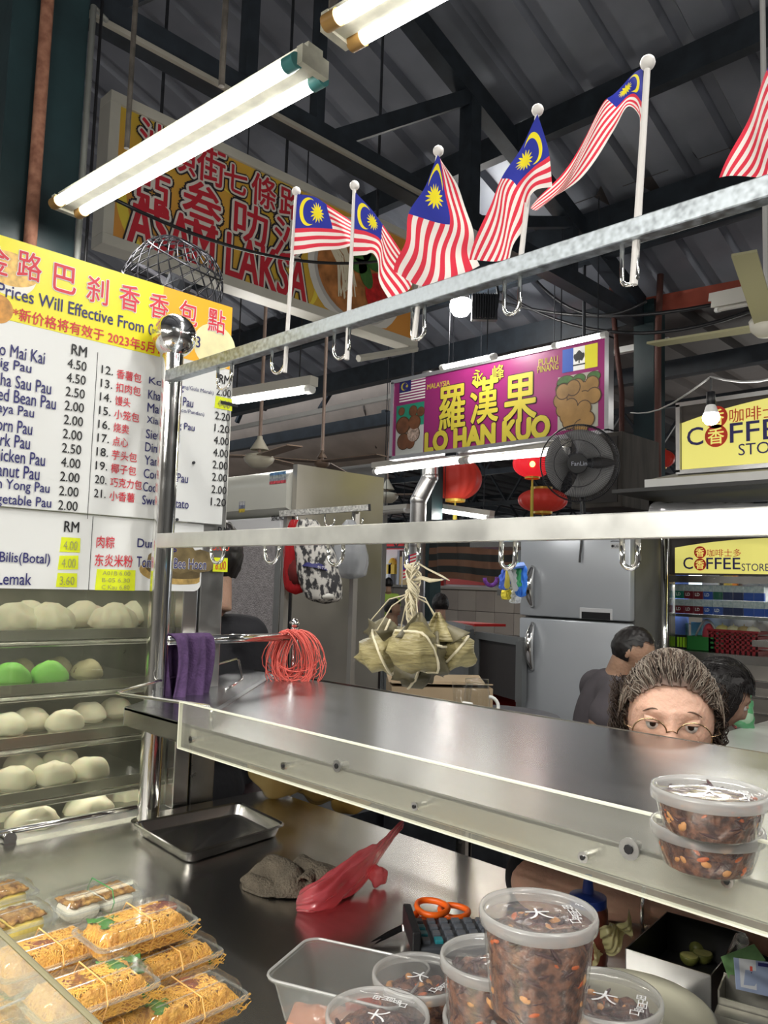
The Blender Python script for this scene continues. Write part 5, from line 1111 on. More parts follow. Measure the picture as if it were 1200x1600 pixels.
MB().span((xa, Yc+.45, .6), (xb, Yc+.5, ztop)).build('back_panel', DSTEEL, t)
MB().span((xa, Yc+.02, zsh-.02), (xb, Yc+.30, zsh-.002)).build('pack_shelf', STEEL, t); MB().span((xa, Yc+.02, zb0-.02), (xb, Yc+.45, zb0-.001)).build('bottom_shelf', STEEL, t)
MB().span((xa, Yc-.004, zb0), (xb, Yc, zs0-.045)).build('glass', clear('cab_glass', (.92, .95, .95), .03), t)
MB().span((xa+.0, Yc-.004, zs0), (xb, Yc+.04, ztop)).build('sign_box', M('panel_dark', (.06, .05, .045), .5), t)
arch_panel(xa+.03, xb-.03, zs0+.01, ztop-.02, Yc-.006, .05, t, YS)
coffee(t, Yc-.008, 1, None, ((1094, 863, .036), (1094, 882, .036)), (('C', (1068, 889), (1083, 889), .070, BLU, .01), ('咖啡士多', (1105, 870), (1158, 869), .045, CR, -.005), ('FFEE', (1104, 889), (1157, 890), .066, BLU, .01), ('STORE', (1159, 892), (1202, 893), .042, BLU, .0)))
p_ = PD(1038, 1000, 4.5); mb = MB(); mb.tube([(p_.x, p_.y, 0), (p_.x, p_.y, PD(1038, 800, 4.5).z+.02)], .02, 14); tag(mb.build('steel_pole', CHROME, smooth=True), 'polished steel pole between the silver fridge and the storefront cabinet', 'pole')
# packs
PT = M('pack_photo', (.30, .36, .38), .4, var=.8, vs=60, col2=(.55, .56, .55)); PKC = dict(g=(.01, .18, .12), r=(.16, .01, .02), b=(.02, .07, .33), n=(.015, .025, .09), d=(.01, .10, .06))
def pack(x, z, c, lab, txt):
    t = T('small_pack', lab, 'pack', (x, Yc+.03, z), group='small packs on the storefront shelf')
    MB().span((x-.027, Yc+.03, z), (x+.027, Yc+.052, z+.046)).build('carton', M('pack_'+c, PKC[c], .35), t)
    MB().span((x-.027, Yc+.0301, z+.046), (x+.027, Yc+.052, z+.086)).build('picture_top', PT, t)
    if txt: text(txt, (x-.018, Yc+.0295, z+.018), .026, .018, PLY, PW, t, bold=.03)
pw = .0585
for r_, (cs, tx, nm) in enumerate((('rrrbbnnbb', '1', 'bottom'), ('grrbdnnbb', '1', 'top'))):
    for i, cc in enumerate(cs):
        cn_ = dict(g='green', r='maroon', b='blue', n='navy', d='dark green')[cc]
        ordn = ['first', 'second', 'third', 'fourth', 'fifth', 'sixth', 'seventh', 'eighth', 'ninth'][i]
        pack(xa+.04+i*pw, zsh+r_*.089, cc, '%s pack, %s from the left in the %s row on the storefront shelf' % (cn_, ordn, nm), 'LD' if i < 5 and cc != 'd' else None)
pk = pack(xa+.04+9*pw, zsh, 'b', 'blue and black pack ending the bottom row on the storefront shelf', None)
# goods on the bottom shelf
def q(u, v, y=Yc+.12): return PY(u, v, y)
t = T('battery_card', 'black card of yellow-green batteries on the cabinet bottom shelf', 'batteries', q(1070, 1012))
c = q(1071, 1005); MB().span((c.x-.055, Yc+.1, zb0), (c.x+.055, Yc+.11, zb0+.085)).build('card', BLACKP, t)
for k in range(5): mb = MB(); mb.tube([(c.x-.036+k*.019, Yc+.095, zb0+.012), (c.x-.036+k*.019, Yc+.095, zb0+.072)], .0075, 12); mb.build('battery', M('battery_lime', (.45, .75, .03), .35), t)
c = q(1102, 1005); t = T('green_box', 'open green plastic tub between the batteries and the red basket', 'basket', c)
GP = M('green_plastic', (.03, .20, .04), .4); mb = MB(); w, dp, h = .085, .08, .085
for lo, hi in (((-w, 0, 0), (w, .004, h)), ((-w, dp*2, 0), (w, dp*2+.004, h)), ((-w, 0, 0), (-w+.004, dp*2, h)), ((w-.004, 0, 0), (w, dp*2, h)), ((-w, 0, 0), (w, dp*2, .004))): mb.span((c.x+lo[0], Yc+.05+lo[1], zb0+lo[2]), (c.x+hi[0], Yc+.05+hi[1], zb0+hi[2]))
mb.build('tub', GP, t); mb = MB(); mb.sphere((c.x+.02, Yc+.13, zb0+.09), .05, 14, 10, sc=(.8, .8, 1.5)); 
tag(mb.build('red_pouch', M('pouch_red', (.6, .06, .08), .4), smooth=True), 'shiny red pouch standing in the green tub', 'pouch')
mb = MB(); mb.tube([(c.x-.05+.14*i/12, Yc+.1, zb0+.085+.10*math.sin(PI*i/12)) for i in range(13)], .006, 6); mb.build('handle', M('handle_grey', (.4, .38, .36), .4), t, smooth=True)
c = q(1152, 1005); t = T('red_basket', 'slotted dark red plastic basket of fruit on the cabinet shelf', 'basket', c)
RB = M('basket_red', (.33, .012, .02), .4); mb = MB(); w = .14; h = .13
for k in range(5): z = zb0+.004+k*.028; mb.span((c.x-w, Yc+.05, z), (c.x+w, Yc+.056, z+.016)); mb.span((c.x-w, Yc+.25, z), (c.x+w, Yc+.256, z+.016)); mb.span((c.x-w, Yc+.05, z), (c.x-w+.006, Yc+.256, z+.016)); mb.span((c.x+w-.006, Yc+.05, z), (c.x+w, Yc+.256, z+.016))
for k in range(10): x = c.x-w+k*(2*w-.012)/9; mb.span((x, Yc+.05, zb0), (x+.012, Yc+.057, zb0+h))
mb.span((c.x-w, Yc+.05, zb0), (c.x+w, Yc+.256, zb0+.005)); mb.span((c.x-w-.008, Yc+.044, zb0+h-.006), (c.x+w+.008, Yc+.056, zb0+h+.006)); mb.build('slotted_body', RB, t)
for i, (dx, col, lb) in enumerate(((-.085, (.62, .50, .18), 'yellow fruit at the left in the red basket'), (-.02, (.66, .58, .36), 'round pale fruit in the middle of the red basket'), (.04, (.45, .32, .14), 'brownish fruit right of the middle in the red basket'), (.09, (.72, .64, .48), 'cream fruit at the right in the red basket'))):
    mb = MB(); mb.sphere((c.x+dx, Yc+.12, zb0+h+.0), .036, 16, 10, sc=(1.15, 1, .85)); mb.lathe([(.004, .03), (.003, .04), (0, .041)], (c.x+dx, Yc+.12, zb0+h), 6); tag(mb.build('fruit', M('fruit%d' % i, col, .5, var=.15, vs=20), smooth=True), lb, 'fruit', 'fruit in the red basket')
# things hanging at the back of the cabinet
for i, (u, v, w, h, col, lb) in enumerate(((1110, 907, .10, .10, (.55, .53, .48), 'beige paper hanging at the back of the storefront cabinet'), (1137, 908, .05, .10, (.75, .52, .08), 'yellow card hanging at the back of the storefront cabinet'), (1148, 908, .03, .1, (.8, .25, .03), 'orange strip hanging at the back of the storefront cabinet'), (1088, 1000, .07, .10, (.2, .48, .52), 'teal carton standing on the cabinet shelf'), (1068, 985, .05, .09, (.08, .2, .22), 'dark teal carton at the left of the cabinet shelf'))):
    cc = PY(u, v, Yc+.4 if v < 950 else Yc+.3); z = cc.z-h/2 if v < 950 else zb0; tag(MB().span((cc.x-w/2, cc.y, z), (cc.x+w/2, cc.y+.02, z+h+(.06 if v > 950 else 0)), bev=.002).build('packet', M('packet%d' % i, col, .5, var=.1, vs=20)), lb, 'packet')
area('cabinet_lamp', (xa+.5, Yc+.2, zs0-.06), .9, .05, 5)
# wash counter and green bag in front of the storefront
a = PD(1150, 1165, 3.0); tz = .76
e0 = PZ(1128, 1168, tz); t = T('white_side_table', 'white-topped side table behind the woman, green bag on it', 'table', (e0.x+.6, e0.y+.3, 0))
mb = MB(); mb.span((e0.x-.15, e0.y, tz-.03), (e0.x+1.4, e0.y+1.0, tz), bev=.006); mb.build('top', M('white_laminate', (.62, .64, .60), .3, var=.04, vs=3), t)
for dx, dy in ((.0, .06), (1.3, .06), (.0, .9), (1.3, .9)): mb = MB(); mb.tube([(e0.x+dx, e0.y+dy, 0), (e0.x+dx, e0.y+dy, tz-.03)], .018, 10); mb.build('leg', STEEL, t)
mb = MB(); mb.span((e0.x+.45, e0.y+.62, tz), (e0.x+.5, e0.y+.66, tz+.45)); mb.span((e0.x-.1, e0.y+.62, tz+.2), (e0.x+1.4, e0.y+.65, tz+.23)); mb.span((e0.x-.1, e0.y+.62, tz+.4), (e0.x+1.4, e0.y+.65, tz+.43)); mb.build('rack_bars', STEEL, t)
c = PZ(1163, 1136, tz)
t = T('green_carrier_bag', 'pale green plastic bag with tied handles on the white side table', 'bag', c)
GB = clear('green_bag_film', (.45, .85, .6), .3, haze=.6, hazecol=(.30, .72, .42), bump=.5, bs=30)
def gbf(u, v): a_ = 2*PI*u; w = .055*(1-.25*v)*(1+.18*nz((math.cos(a_), math.sin(a_), v*3), 1.5)); return c+Vector((.7*math.cos(a_)*w-.5*math.sin(a_)*w, .7*math.cos(a_)*w+.5*math.sin(a_)*w, .001+v*.13+.006*nz((u*9, v*4, 2), 1)))
mb = MB(); mb.grid(gbf, 36, 20); mb.build('film', GB, t, smooth=True); mb = MB(); mb.sphere(c+Vector((0, 0, .05)), .045, 14, 10); mb.build('contents', M('pale_green_stuff', (.4, .6, .42), .6), t, smooth=True)
for s in (-1, 1): mb = MB(); mb.tube([c+Vector((s*.02*.7, s*.02*.7, .12)), c+Vector((s*.03*.7, s*.03*.7, .16)), c+Vector((s*.015, s*.015, .17))], [.012, .008, .004], 8); mb.build('handle', GB, t, smooth=True)
# ================================================================ MIDDLE GROUND: curtain, booths, table, box, jar
CT = bpy.data.materials.new('striped_curtain'); CT.use_nodes = True; nt = CT.node_tree; b_ = nt.nodes['Principled BSDF']; b_.inputs['Roughness'].default_value = .8
tc2 = nt.nodes.new('ShaderNodeUVMap'); sp = nt.nodes.new('ShaderNodeSeparateXYZ'); m1 = nt.nodes.new('ShaderNodeMath'); m1.operation = 'MULTIPLY'; m1.inputs[1].default_value = 4.5; m2 = nt.nodes.new('ShaderNodeMath'); m2.operation = 'FRACT'; m3 = nt.nodes.new('ShaderNodeMath'); m3.operation = 'GREATER_THAN'; m3.inputs[1].default_value = .5
mxx = nt.nodes.new('ShaderNodeMix'); mxx.data_type = 'RGBA'; mxx.inputs[6].default_value = (.17, .085, .05, 1); mxx.inputs[7].default_value = (.018, .022, .022, 1)
nt.links.new(tc2.outputs[0], sp.inputs[0]); nt.links.new(sp.outputs[1], m1.inputs[0]); nt.links.new(m1.outputs[0], m2.inputs[0]); nt.links.new(m2.outputs[0], m3.inputs[0]); nt.links.new(m3.outputs[0], mxx.inputs[0]); nt.links.new(mxx.outputs[2], b_.inputs[0])
ca, cb = PD(670, 825, 8.2), PD(812, 825, 7.4); cz = PD(740, 908, 7.8).z; czt = ca.z+.06
t = T('striped_curtain', 'brown and dark striped curtain hanging behind the lower rail', 'curtain', (ca+cb)/2)
def cf(u, v): p_ = ca.lerp(cb, u); return Vector((p_.x+.02*math.sin(u*30), p_.y+.03*math.sin(u*24+v), cz+(czt-cz)*v+.02*math.sin(u*6)*(1-v)))
mb = MB(); mb.grid(cf, 60, 12, uv=True); mb.build('cloth', CT, t, smooth=True); mb = MB(); mb.tube([ca+Vector((0, 0, .07)), cb+Vector((0, 0, .07))], .015, 8); mb.build('curtain_rod', DARK, t)
t2_ = T('purple_wreath', 'small purple ring ornament under the curtain', 'ornament', PD(767, 908, 7.0)); cc = PD(767, 903, 7.0)
mb = MB(); mb.tube([cc+Vector((.055*math.cos(a)*.7, .055*math.cos(a)*.7, .065*math.sin(a))) for a in [PI*1.0+PI*1.05*i/14 for i in range(15)]], .018, 8); mb.build('ring', M('purple_ring', (.25, .08, .5), .5, var=.6, vs=40), t2_, smooth=True)
mb = MB(); c3 = PY(683, 905, HY+.05); mb.box(c3, (.12, .05, .13), rot=(0, .2, .7), bev=.01); tag(mb.build('lime_sign', M('lime', (.2, .9, .1), .5)), 'small lime green card far behind the string', 'card')
DG = M('booth_dark', (.035, .03, .03), .35); BG = M('booth_frame', (.22, .23, .235), .4, .5); BR = M('booth_red', (.30, .012, .008), .45)
# booth divider panels
def panel(name, label, u0, u1, vt, d0_, d1_, zb_, mt, fr=True):
    a, b = PD(u0, vt, d0_), PD(u1, vt+2, d1_); zt_ = a.z; t = T(name, label, 'panel', (a.x, a.y, 0)); a.z = b.z = 0
    n = Vector((b.y-a.y, a.x-b.x, 0)).normalized()
    P_ = [a+Vector((0, 0, zb_)), b+Vector((0, 0, zb_)), b+Vector((0, 0, zt_)), a+Vector((0, 0, zt_))]
    mb = MB(); mb.poly(P_, .03, n); mb.build('board', mt, t)
    if fr:
        for p_, q_ in ((P_[3], P_[2]), (P_[0], P_[3]), (P_[1], P_[2])): mb = MB(); mb.bar(p_, q_, .05, .045); mb.build('frame_bar', BG, t)
    for p_ in (P_[0], P_[1]):
        mb = MB(); mb.bar((p_.x, p_.y, 0), (p_.x, p_.y, zb_+.01), .04, .04, up=(1, 0, 0)); mb.build('leg', BG, t)
    return t
panel('booth_divider', 'grey framed booth divider right behind the dumplings', 700, 733, 975, 5.8, 5.2, .35, M('booth_grey', (.13, .135, .14), .4))
panel('dark_divider', 'black framed panel just left of the silver fridge', 748, 815, 992, 5.2, 4.7, .75, DG)
a = PD(742, 1060, 5.6); b = PD(815, 1060, 5.2)
mb = MB(); mb.span((min(a.x, b.x)-.1, a.y-.1, 0), (max(a.x, b.x)+.2, a.y+.25, .95), bev=.02); t = tag(mb.build('red_bench', BR), 'dark red bench seat below the black panel', 'bench')
# chairs backs seen as grey bars
for u, lb in ((598, 'grey chair back frame just right of the steel cabinet'), ):
    p = PD(u, 1065, 4.6); t = T('metal_chair', lb, 'chair', (p.x, p.y, 0)); 
    for dx in (0, .3): mb = MB(); mb.tube([(p.x+dx*.7, p.y+dx*.7, 0), (p.x+dx*.7-.03, p.y+dx*.7+.03, .95)], .014, 8); mb.build('leg', BG, t)
    mb = MB(); mb.box((p.x+.10, p.y+.12, .82), (.3, .02, .2), rot=(0, 0, .78), bev=.01); mb.build('backrest', BG, t); mb = MB(); mb.box((p.x+.25, p.y-.05, .45), (.38, .36, .03), rot=(0, 0, .78), bev=.01); mb.build('seat', BG, t)
# round grey table
tzr = .74; c = PZ(790, 1122, tzr); r = (PZ(843, 1118, tzr)-c).length*1.0; c = PZ(775, 1125, tzr); c += Vector((-.12, .12, 0))
t = T('round_table', 'round grey table top just behind the steel shelf', 'table', (c.x, c.y, 0)); r = .36
mb = MB(); mb.lathe([(0, tzr-.02), (r, tzr-.02), (r+.004, tzr-.01), (r, tzr), (0, tzr+.001)], (c.x, c.y, 0), 48); mb.build('table_top', M('table_grey', (.17, .165, .18), .45, var=.1, vs=20), t, smooth=2); mb = MB(); mb.tube([(c.x, c.y, .02), (c.x, c.y, tzr-.02)], .03, 12); mb.lathe([(0, 0), (.22, 0), (.2, .02), (.03, .03)], (c.x, c.y, 0), 24); mb.build('pedestal', DARK, t)
# cardboard box and jar
c = PD(668, 1090, 2.75); t = T('cardboard_box', 'brown cardboard box below the hanging dumplings', 'box', (c.x, c.y, .0)); zt_ = PD(668, 1062, 2.75).z
mb = MB(); mb.box((c.x, c.y+.05, zt_-.165), (.34, .26, .30), rot=(0, 0, .85)); mb.build('carton', M('cardboard', (.36, .27, .17), .8, var=.08, vs=12), t)
for s in (-1, 1): o_ = Vector((-math.sin(.85), math.cos(.85), 0)); mb = MB(); mb.box(Vector((c.x, c.y+.05, zt_-.008))+o_*s*.075, (.34, .11, .004), rot=(s*.12, 0, .85)); mb.build('flap', M('cardboard', (.36, .27, .17), .8), t)
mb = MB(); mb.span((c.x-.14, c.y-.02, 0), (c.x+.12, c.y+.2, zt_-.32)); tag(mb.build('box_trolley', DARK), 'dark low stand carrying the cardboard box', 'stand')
jc = PD(745, 1092, 2.3); zt_ = PD(745, 1068, 2.3).z; t = T('glass_mug', 'clear glass mugs with white labels at the back edge of the shelf', 'mug', (jc.x, jc.y, zt_-.12))
GLS = clear('mug_glass', (.92, .93, .93), .03, ior=1.45)
mb = MB(); mb.lathe([(0, 0), (.035, 0), (.038, .01), (.038, .085), (.034, .11), (.03, .12)], (jc.x, jc.y, zt_-.12), 24); mb.build('cup', GLS, t, smooth=True)
mb = MB(); mb.tube([(jc.x+.035*.7+.028*math.sin(a)*.7, jc.y+.035*.7+.028*math.sin(a)*.7, zt_-.065+.028*math.cos(a)) for a in [PI*i/10 for i in range(11)]], .005, 8); mb.build('handle', WHITE, t, smooth=True)
mb = MB(); mb.span((jc.x-.02, jc.y-.040, zt_-.09), (jc.x+.015, jc.y-.036, zt_-.05), bev=.001); mb.build('label', PW, t); mb = MB(); mb.box((jc.x+.03, jc.y+.02, zt_-.1), (.015, .015, .04)); mb.build('yellow_tag', M('tag_yellow', (.8, .65, .03), .5), t)
mb = MB(); mb.lathe([(.03, 0), (.034, .004), (.034, .02), (0, .022)], (jc.x, jc.y, zt_-.008), 24); mb.build('lid', GLS, t, smooth=True)
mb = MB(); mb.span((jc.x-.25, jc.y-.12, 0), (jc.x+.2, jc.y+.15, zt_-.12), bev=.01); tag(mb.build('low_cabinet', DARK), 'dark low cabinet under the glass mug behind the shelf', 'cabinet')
jc = PD(722, 1085, 2.45); t = T('plastic_cup', 'clear plastic cup left of the glass mug', 'cup', (jc.x, jc.y, zt_-.12)); mb = MB(); mb.lathe([(0, 0), (.022, 0), (.032, .1)], (jc.x, jc.y, zt_-.115), 24); mb.build('wall', GLS, t, smooth=True)
# small flag behind the hook
a = PD(640, 885, 5.5); t = T('hand_flag', 'tiny striped flag hanging behind the string knot', 'flag', a)
mb = MB(); mb.grid(lambda u, v: a+Vector((.7*(u-.5)*.09, .7*(u-.5)*.09, (v-.5)*.16+.03*(u-.5))), 8, 8, uv=True); mb.build('cloth', FLAG, t, smooth=True); mb = MB(); mb.tube([a+Vector((-.035, -.035, .1)), a+Vector((-.035, -.035, -.14))], .004, 6); mb.build('pole', POLE, t)
# yellow sacks and stool under the shelf, wok below
YB_ = clear('yellow_bag_film', (.9, .8, .5), .25, haze=.7, hazecol=(.85, .68, .32), bump=.5, bs=30)
for i, (u, v, r, lb) in enumerate(((440, 1215, .075, 'yellow plastic bag hanging under the shelf, left one'), (500, 1232, .065, 'yellow plastic bag hanging under the shelf, right one'), (548, 1255, .055, 'pale yellow bag at the back edge of the counter'))):
    c = PD(u, v-10, 1.95+.06*i); t = T('yellow_bag', lb, 'bag', c, group='yellow plastic bags under the shelf')
    def yf(p_, i=i): k = 1+.25*nz(p_*22, 1, i*5); return Vector((p_.x*k, p_.y*k, p_.z*k*(.75 if p_.z < 0 else 1.2)))
    mb = MB(); mb.sphere(c, r, 40, 24, fn=yf); mb.build('film', YB_, t, smooth=True); mb = MB(); mb.sphere(c-Vector((0, 0, .01)), r*.6, 16, 10); mb.build('contents', M('yellow_stuff', (.6, .42, .12), .8, var=.2, vs=20), t, smooth=True)
c = PD(728, 1312, 2.15); t = T('grey_stool', 'round dark grey plastic stool behind the counter with a hole in the seat', 'stool', (c.x, c.y, 0)); z = .60; c = PZ(725, 1312, z)
t.location = (c.x, c.y, 0); PINV[t.name] = Matrix.Translation(-t.location)
SG_ = M('stool_grey', (.10, .105, .12), .45, var=.05, vs=10); mb = MB(); mb.lathe([(.012, z-.02), (.012, z), (.13, z), (.15, z-.008), (.155, z-.03), (.15, z-.05)], (c.x, c.y, 0), 40); mb.build('seat', SG_, t, smooth=2)
for k in range(4): a_ = PI/4+k*PI/2; mb = MB(); mb.bar((c.x+.12*math.cos(a_), c.y+.12*math.sin(a_), z-.03), (c.x+.17*math.cos(a_), c.y+.17*math.sin(a_), 0), .035, .03); mb.build('leg', SG_, t)
c = PD(375, 1228, 2.5); t = T('dark_pan', 'dark round pan with a knob in the shadow under the shelf', 'pan', c)
mb = MB(); mb.lathe([(0, 0), (.1, 0), (.13, .03), (.135, .04), (.11, .045), (.02, .055), (.015, .07), (.02, .08), (0, .085)], c-Vector((0, 0, .04)), 32); mb.build('body', M('pan_dark', (.03, .018, .02), .35, .4), t, smooth=2)
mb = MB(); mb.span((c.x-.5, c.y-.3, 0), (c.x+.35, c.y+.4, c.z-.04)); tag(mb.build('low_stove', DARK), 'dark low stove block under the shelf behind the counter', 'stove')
# ================================================================ PEOPLE
def g2(x, z, cx, cz, sx, sz): return math.exp(-((x-cx)/sx)**2-((z-cz)/sz)**2)
def head_point(th, ph, old=0):
    """unit-sphere angles -> head surface; +Y is the face, origin at eye height between the ears"""
    x, y, z = math.sin(th)*math.cos(ph), math.sin(th)*math.sin(ph), math.cos(th)
    X = x*.074; Y = y*(.094 if y > 0 else .098); Z = z*(.106 if z > 0 else .120)
    if z < -.1: k = (-z-.1)/.9; X *= 1-.30*k**1.3; Y = Y*(1-.10*k) if y > 0 else Y*(1-.42*k)
    if y > 0:
        X *= 1+.03*y; f = y
        Y = min(Y, .080+.012*y) if z < .5 else Y
        e = 0
        for s in (1, -1):
            e -= .0105*g2(X, Z, s*.031, .002, .017, .011); e += .0045*g2(X, Z, s*.030, .026, .020, .008); e += .005*g2(X, Z, s*.040, -.032, .020, .020)
            e += .005*g2(X, Z, s*.012, -.040, .006, .006); e -= .003*g2(X, Z, s*.030, -.020, .012, .006)*(1 if old else .4)
            e -= .0025*g2(X, Z, s*.026, -.058, .004, .012)*old
        nf = max(0, min(1, (.022-Z)/.055)) if Z > -.033 else max(0, 1-(-.033-Z)/.010)
        e += (.004+.018*nf)*math.exp(-(X/(.008+.006*nf))**2)*(1 if .03 > Z > -.045 else 0)*(1 if Z > -.04 else .5)
        e += .005*g2(X, Z, 0, -.062, .020, .0045)+.005*g2(X, Z, 0, -.072, .017, .0045)-.003*g2(X, Z, 0, -.067, .022, .002); e += .006*g2(X, Z, 0, -.100, .018, .012)
        Y += e*min(1, f*1.6)
    return Vector((X, Y, Z))
def hgrid(mb, mask=None, off=0, nu=84, nv=72, fn=None, old=0, mi=0):
    vs = []; idx = {}; fs = []
    for j in range(nv+1):
        for i in range(nu):
            th = PI*j/nv; ph = 2*PI*i/nu; th = min(max(th, .001), PI-.001); p = head_point(th, ph, old); n = p.normalized(); q = p+n*off
            if fn: q = fn(q, th, ph)
            idx[(i, j)] = len(vs); vs.append(q)
    ok = lambda i, j: mask is None or mask(vs[idx[(i % nu, j)]])
    for j in range(nv):
        for i in range(nu):
            c = [(i, j), ((i+1) % nu, j), ((i+1) % nu, j+1), (i, j+1)]
            if all(ok(*q) for q in c): fs.append(tuple(idx[q] for q in c)[::-1])
    return vs, fs
def volume(parts, voxel, name, mat, parent, smooth_it=2):
    """closed limb, torso and head volumes fused into one continuous surface"""
    mb = MB()
    for vs, fs in parts: mb.add(vs, fs)
    o = mb.build(name, mat, None); md = o.modifiers.new('r', 'REMESH'); md.mode = 'VOXEL'; md.voxel_size = voxel; md.use_smooth_shade = True
    if smooth_it: ms = o.modifiers.new('s', 'SMOOTH'); ms.iterations = smooth_it; ms.factor = .5
    dg = bpy.context.evaluated_depsgraph_get(); dg.update(); me = bpy.data.meshes.new_from_object(o.evaluated_get(dg)); me.name = name
    old = o.data; o.modifiers.clear(); o.data = me; bpy.data.meshes.remove(old)
    if not me.materials: me.materials.append(mat)
    me.polygons.foreach_set('use_smooth', [True]*len(me.polygons))
    if parent: attach(o, parent)
    return o
def limb(pts, rad, seg=16):
    """closed tapered chain with round ends"""
    P = [Vector(p) for p in pts]; out = []
    Q = []; R_ = []
    for i in range(len(P)-1):
        for k in range(6): f = k/6; Q.append(P[i].lerp(P[i+1], f)); R_.append(rad[i]*(1-f)+rad[i+1]*f)
    Q.append(P[-1]); R_.append(rad[-1]); m = MB(); m.tube(Q, R_, seg); out.append((m.v, m.f))
    for p, r in zip(P, rad): m = MB(); m.sphere(p, r, 16, 10); out.append((m.v, m.f))
    return out
def ell(c, sc, rot=None): m = MB(); m.sphere(c, 1, 24, 16, sc=sc, rot=rot); return [(m.v, [f[::-1] if 0 else f for f in m.f])]
def frame(facing, pitch=0, roll=0):
    f = Vector(facing); yaw = math.atan2(-f.x, f.y); return Euler((pitch, roll, yaw), 'XYZ').to_matrix() if 0 else Matrix.Rotation(yaw, 3, 'Z') @ Matrix.Rotation(pitch, 3, 'X') @ Matrix.Rotation(roll, 3, 'Y')
SK = {k: M('skin_'+k, c, .48, var=.07, vs=30, sss=.12, bump=.25, bs=90) for k, c in dict(a=(.68, .41, .30), b=(.40, .24, .16), c=(.46, .28, .20)).items()}
EYEW = M('eye_white', (.75, .72, .68), .2); IRIS = M('iris_brown', (.03, .015, .01), .15); LIP = M('lips', (.42, .10, .09), .4)
def place_head(t, H, Rm, s, skin, old=0, eyes=True, gaze=0):
    """returns head volume pieces; builds eyes, brows and ears as they belong"""
    W_ = lambda p: H+Rm @ (Vector(p)*s)
    vs, fs = hgrid(None, old=old); V = [(list(map(W_, vs)), fs)]
    for sx in (1, -1):  # ears
        m = MB(); m.sphere((0, 0, 0), .028, 14, 10, sc=(.32, .62, 1.0)); V.append(([W_(Vector((sx*.075, -.008+v[2]*.15, -.006))+Vector(v)) for v in m.v], m.f))
    m = MB(); m.tube([(0, -.03, -.05), (0, -.045, -.17)], [.052, .056], 18); V.append((list(map(W_, m.v)), m.f))
    if eyes:
        for sx in (1, -1):
            c = Vector((sx*.031, .0755, .003)); m = MB(); m.sphere(c, .0118, 18, 12)
            MB().add(list(map(W_, m.v)), m.f).build('eyeball', EYEW, t, smooth=True)
            m = MB(); d = Vector((0, 1, gaze)).normalized(); a_ = c+d*.0098; m.sphere(a_, .0056, 14, 8, sc=(1, .5, 1)); MB().add(list(map(W_, m.v)), m.f).build('iris', IRIS, t, smooth=True)
            m = MB(); m.grid(lambda u, v: c+Vector((math.cos(PI*(.02+.96*u))*.0148, math.sin(PI*(.02+.96*u))*.0132*math.cos(v*1.2+.17), .0125*math.sin(v*1.2+.17)+.001)), 14, 8)
            MB().add(list(map(W_, m.v)), m.f).build('eyelid', skin, t, smooth=True, solid=.001)
            m = MB(); m.tube([(sx*(.012+.036*i/9), .088-.011*(i/9)**1.6, .024+.007*math.sin(PI*min(1, i/9*.85))-.006*(i/9)**2) for i in range(10)], [.0006+.0022*math.sin(PI*(.12+.8*i/9)) for i in range(10)], 6, flat=.6); MB().add(list(map(W_, m.v)), m.f).build('eyebrow', M('brow', (.14, .085, .06), .8), t, smooth=True)
    m = MB(); m.tube([(-.024+.048*i/10, .0915-.010*abs(i/5-1)**2, -.067) for i in range(11)], [.0005+.0032*math.sin(PI*i/10) for i in range(11)], 8, flat=1.5); MB().add(list(map(W_, m.v)), m.f).build('lips', LIP, t, smooth=True)
    return V, W_
def hair(t, W_, mat, mask, off=.012, lump=.006, sc_=60, strands=0, curl=0, length=.07, mats=None, seed=3, front=.0):
    def fn(q, th, ph): return q+q.normalized()*(lump*nz(q, sc_, seed)+lump*.6*nz(q, sc_*2.3, seed+5))
    vs, fs = hgrid(None, off=off, fn=fn, nu=90, nv=60); keep = [mask(v) for v in vs]
    fs = [f for f in fs if all(keep[i] for i in f)]; us = sorted({i for f in fs for i in f}); mp_ = {i: k for k, i in enumerate(us)}
    MB().add([W_(vs[i]) for i in us], [tuple(mp_[i] for i in f) for f in fs]).build('hair', mat, t, smooth=True)
    if strands:
        mbs = [MB() for _ in (mats or [mat])]; n = 0; rnd = random.Random(seed)
        while n < strands:
            th = math.acos(rnd.uniform(-.55, 1)); ph = rnd.uniform(0, 2*PI); p = head_point(th, ph)
            q = p+p.normalized()*(off*.8)
            if not mask(q): continue
            n += 1; k = rnd.randrange(len(mbs)); out = p.normalized(); back = Vector((0, -1, -.05)); path = []; pos = q; sd = rnd.uniform(0, 9); cl = curl*rnd.uniform(.5, 1.3); side = abs(out.x) > .5 or out.y < -.3
            L = length*rnd.uniform(.6, 1.2)
            for i in range(9):
                path.append(W_(pos)); g = Vector((out.x*.55, out.y*.2, -.9)) if side and i > 2 else (back-out*back.dot(out)).normalized()*1.0+out*.16*(1-i/4)
                pos = pos+g.normalized()*L/8+Vector((math.sin(i*1.5+sd), math.cos(i*1.3+sd), math.sin(i*1.1+sd*2)))*cl
                l = Vector((pos.x/.076, pos.y/.098, pos.z/.108)).length
                pos = pos*(min(max(l, 1.08+off*2), 1.15+off*2+curl*12*side)/l)
            mbs[k].tube(path, [.0009, .001, .001, .001, .0009, .0008, .0007, .0005, .0003], 3, caps=False)
        for m, mt in zip(mbs, mats or [mat]): tag(m.build('hair_strands', mt, t, smooth=True), kind='stuff')
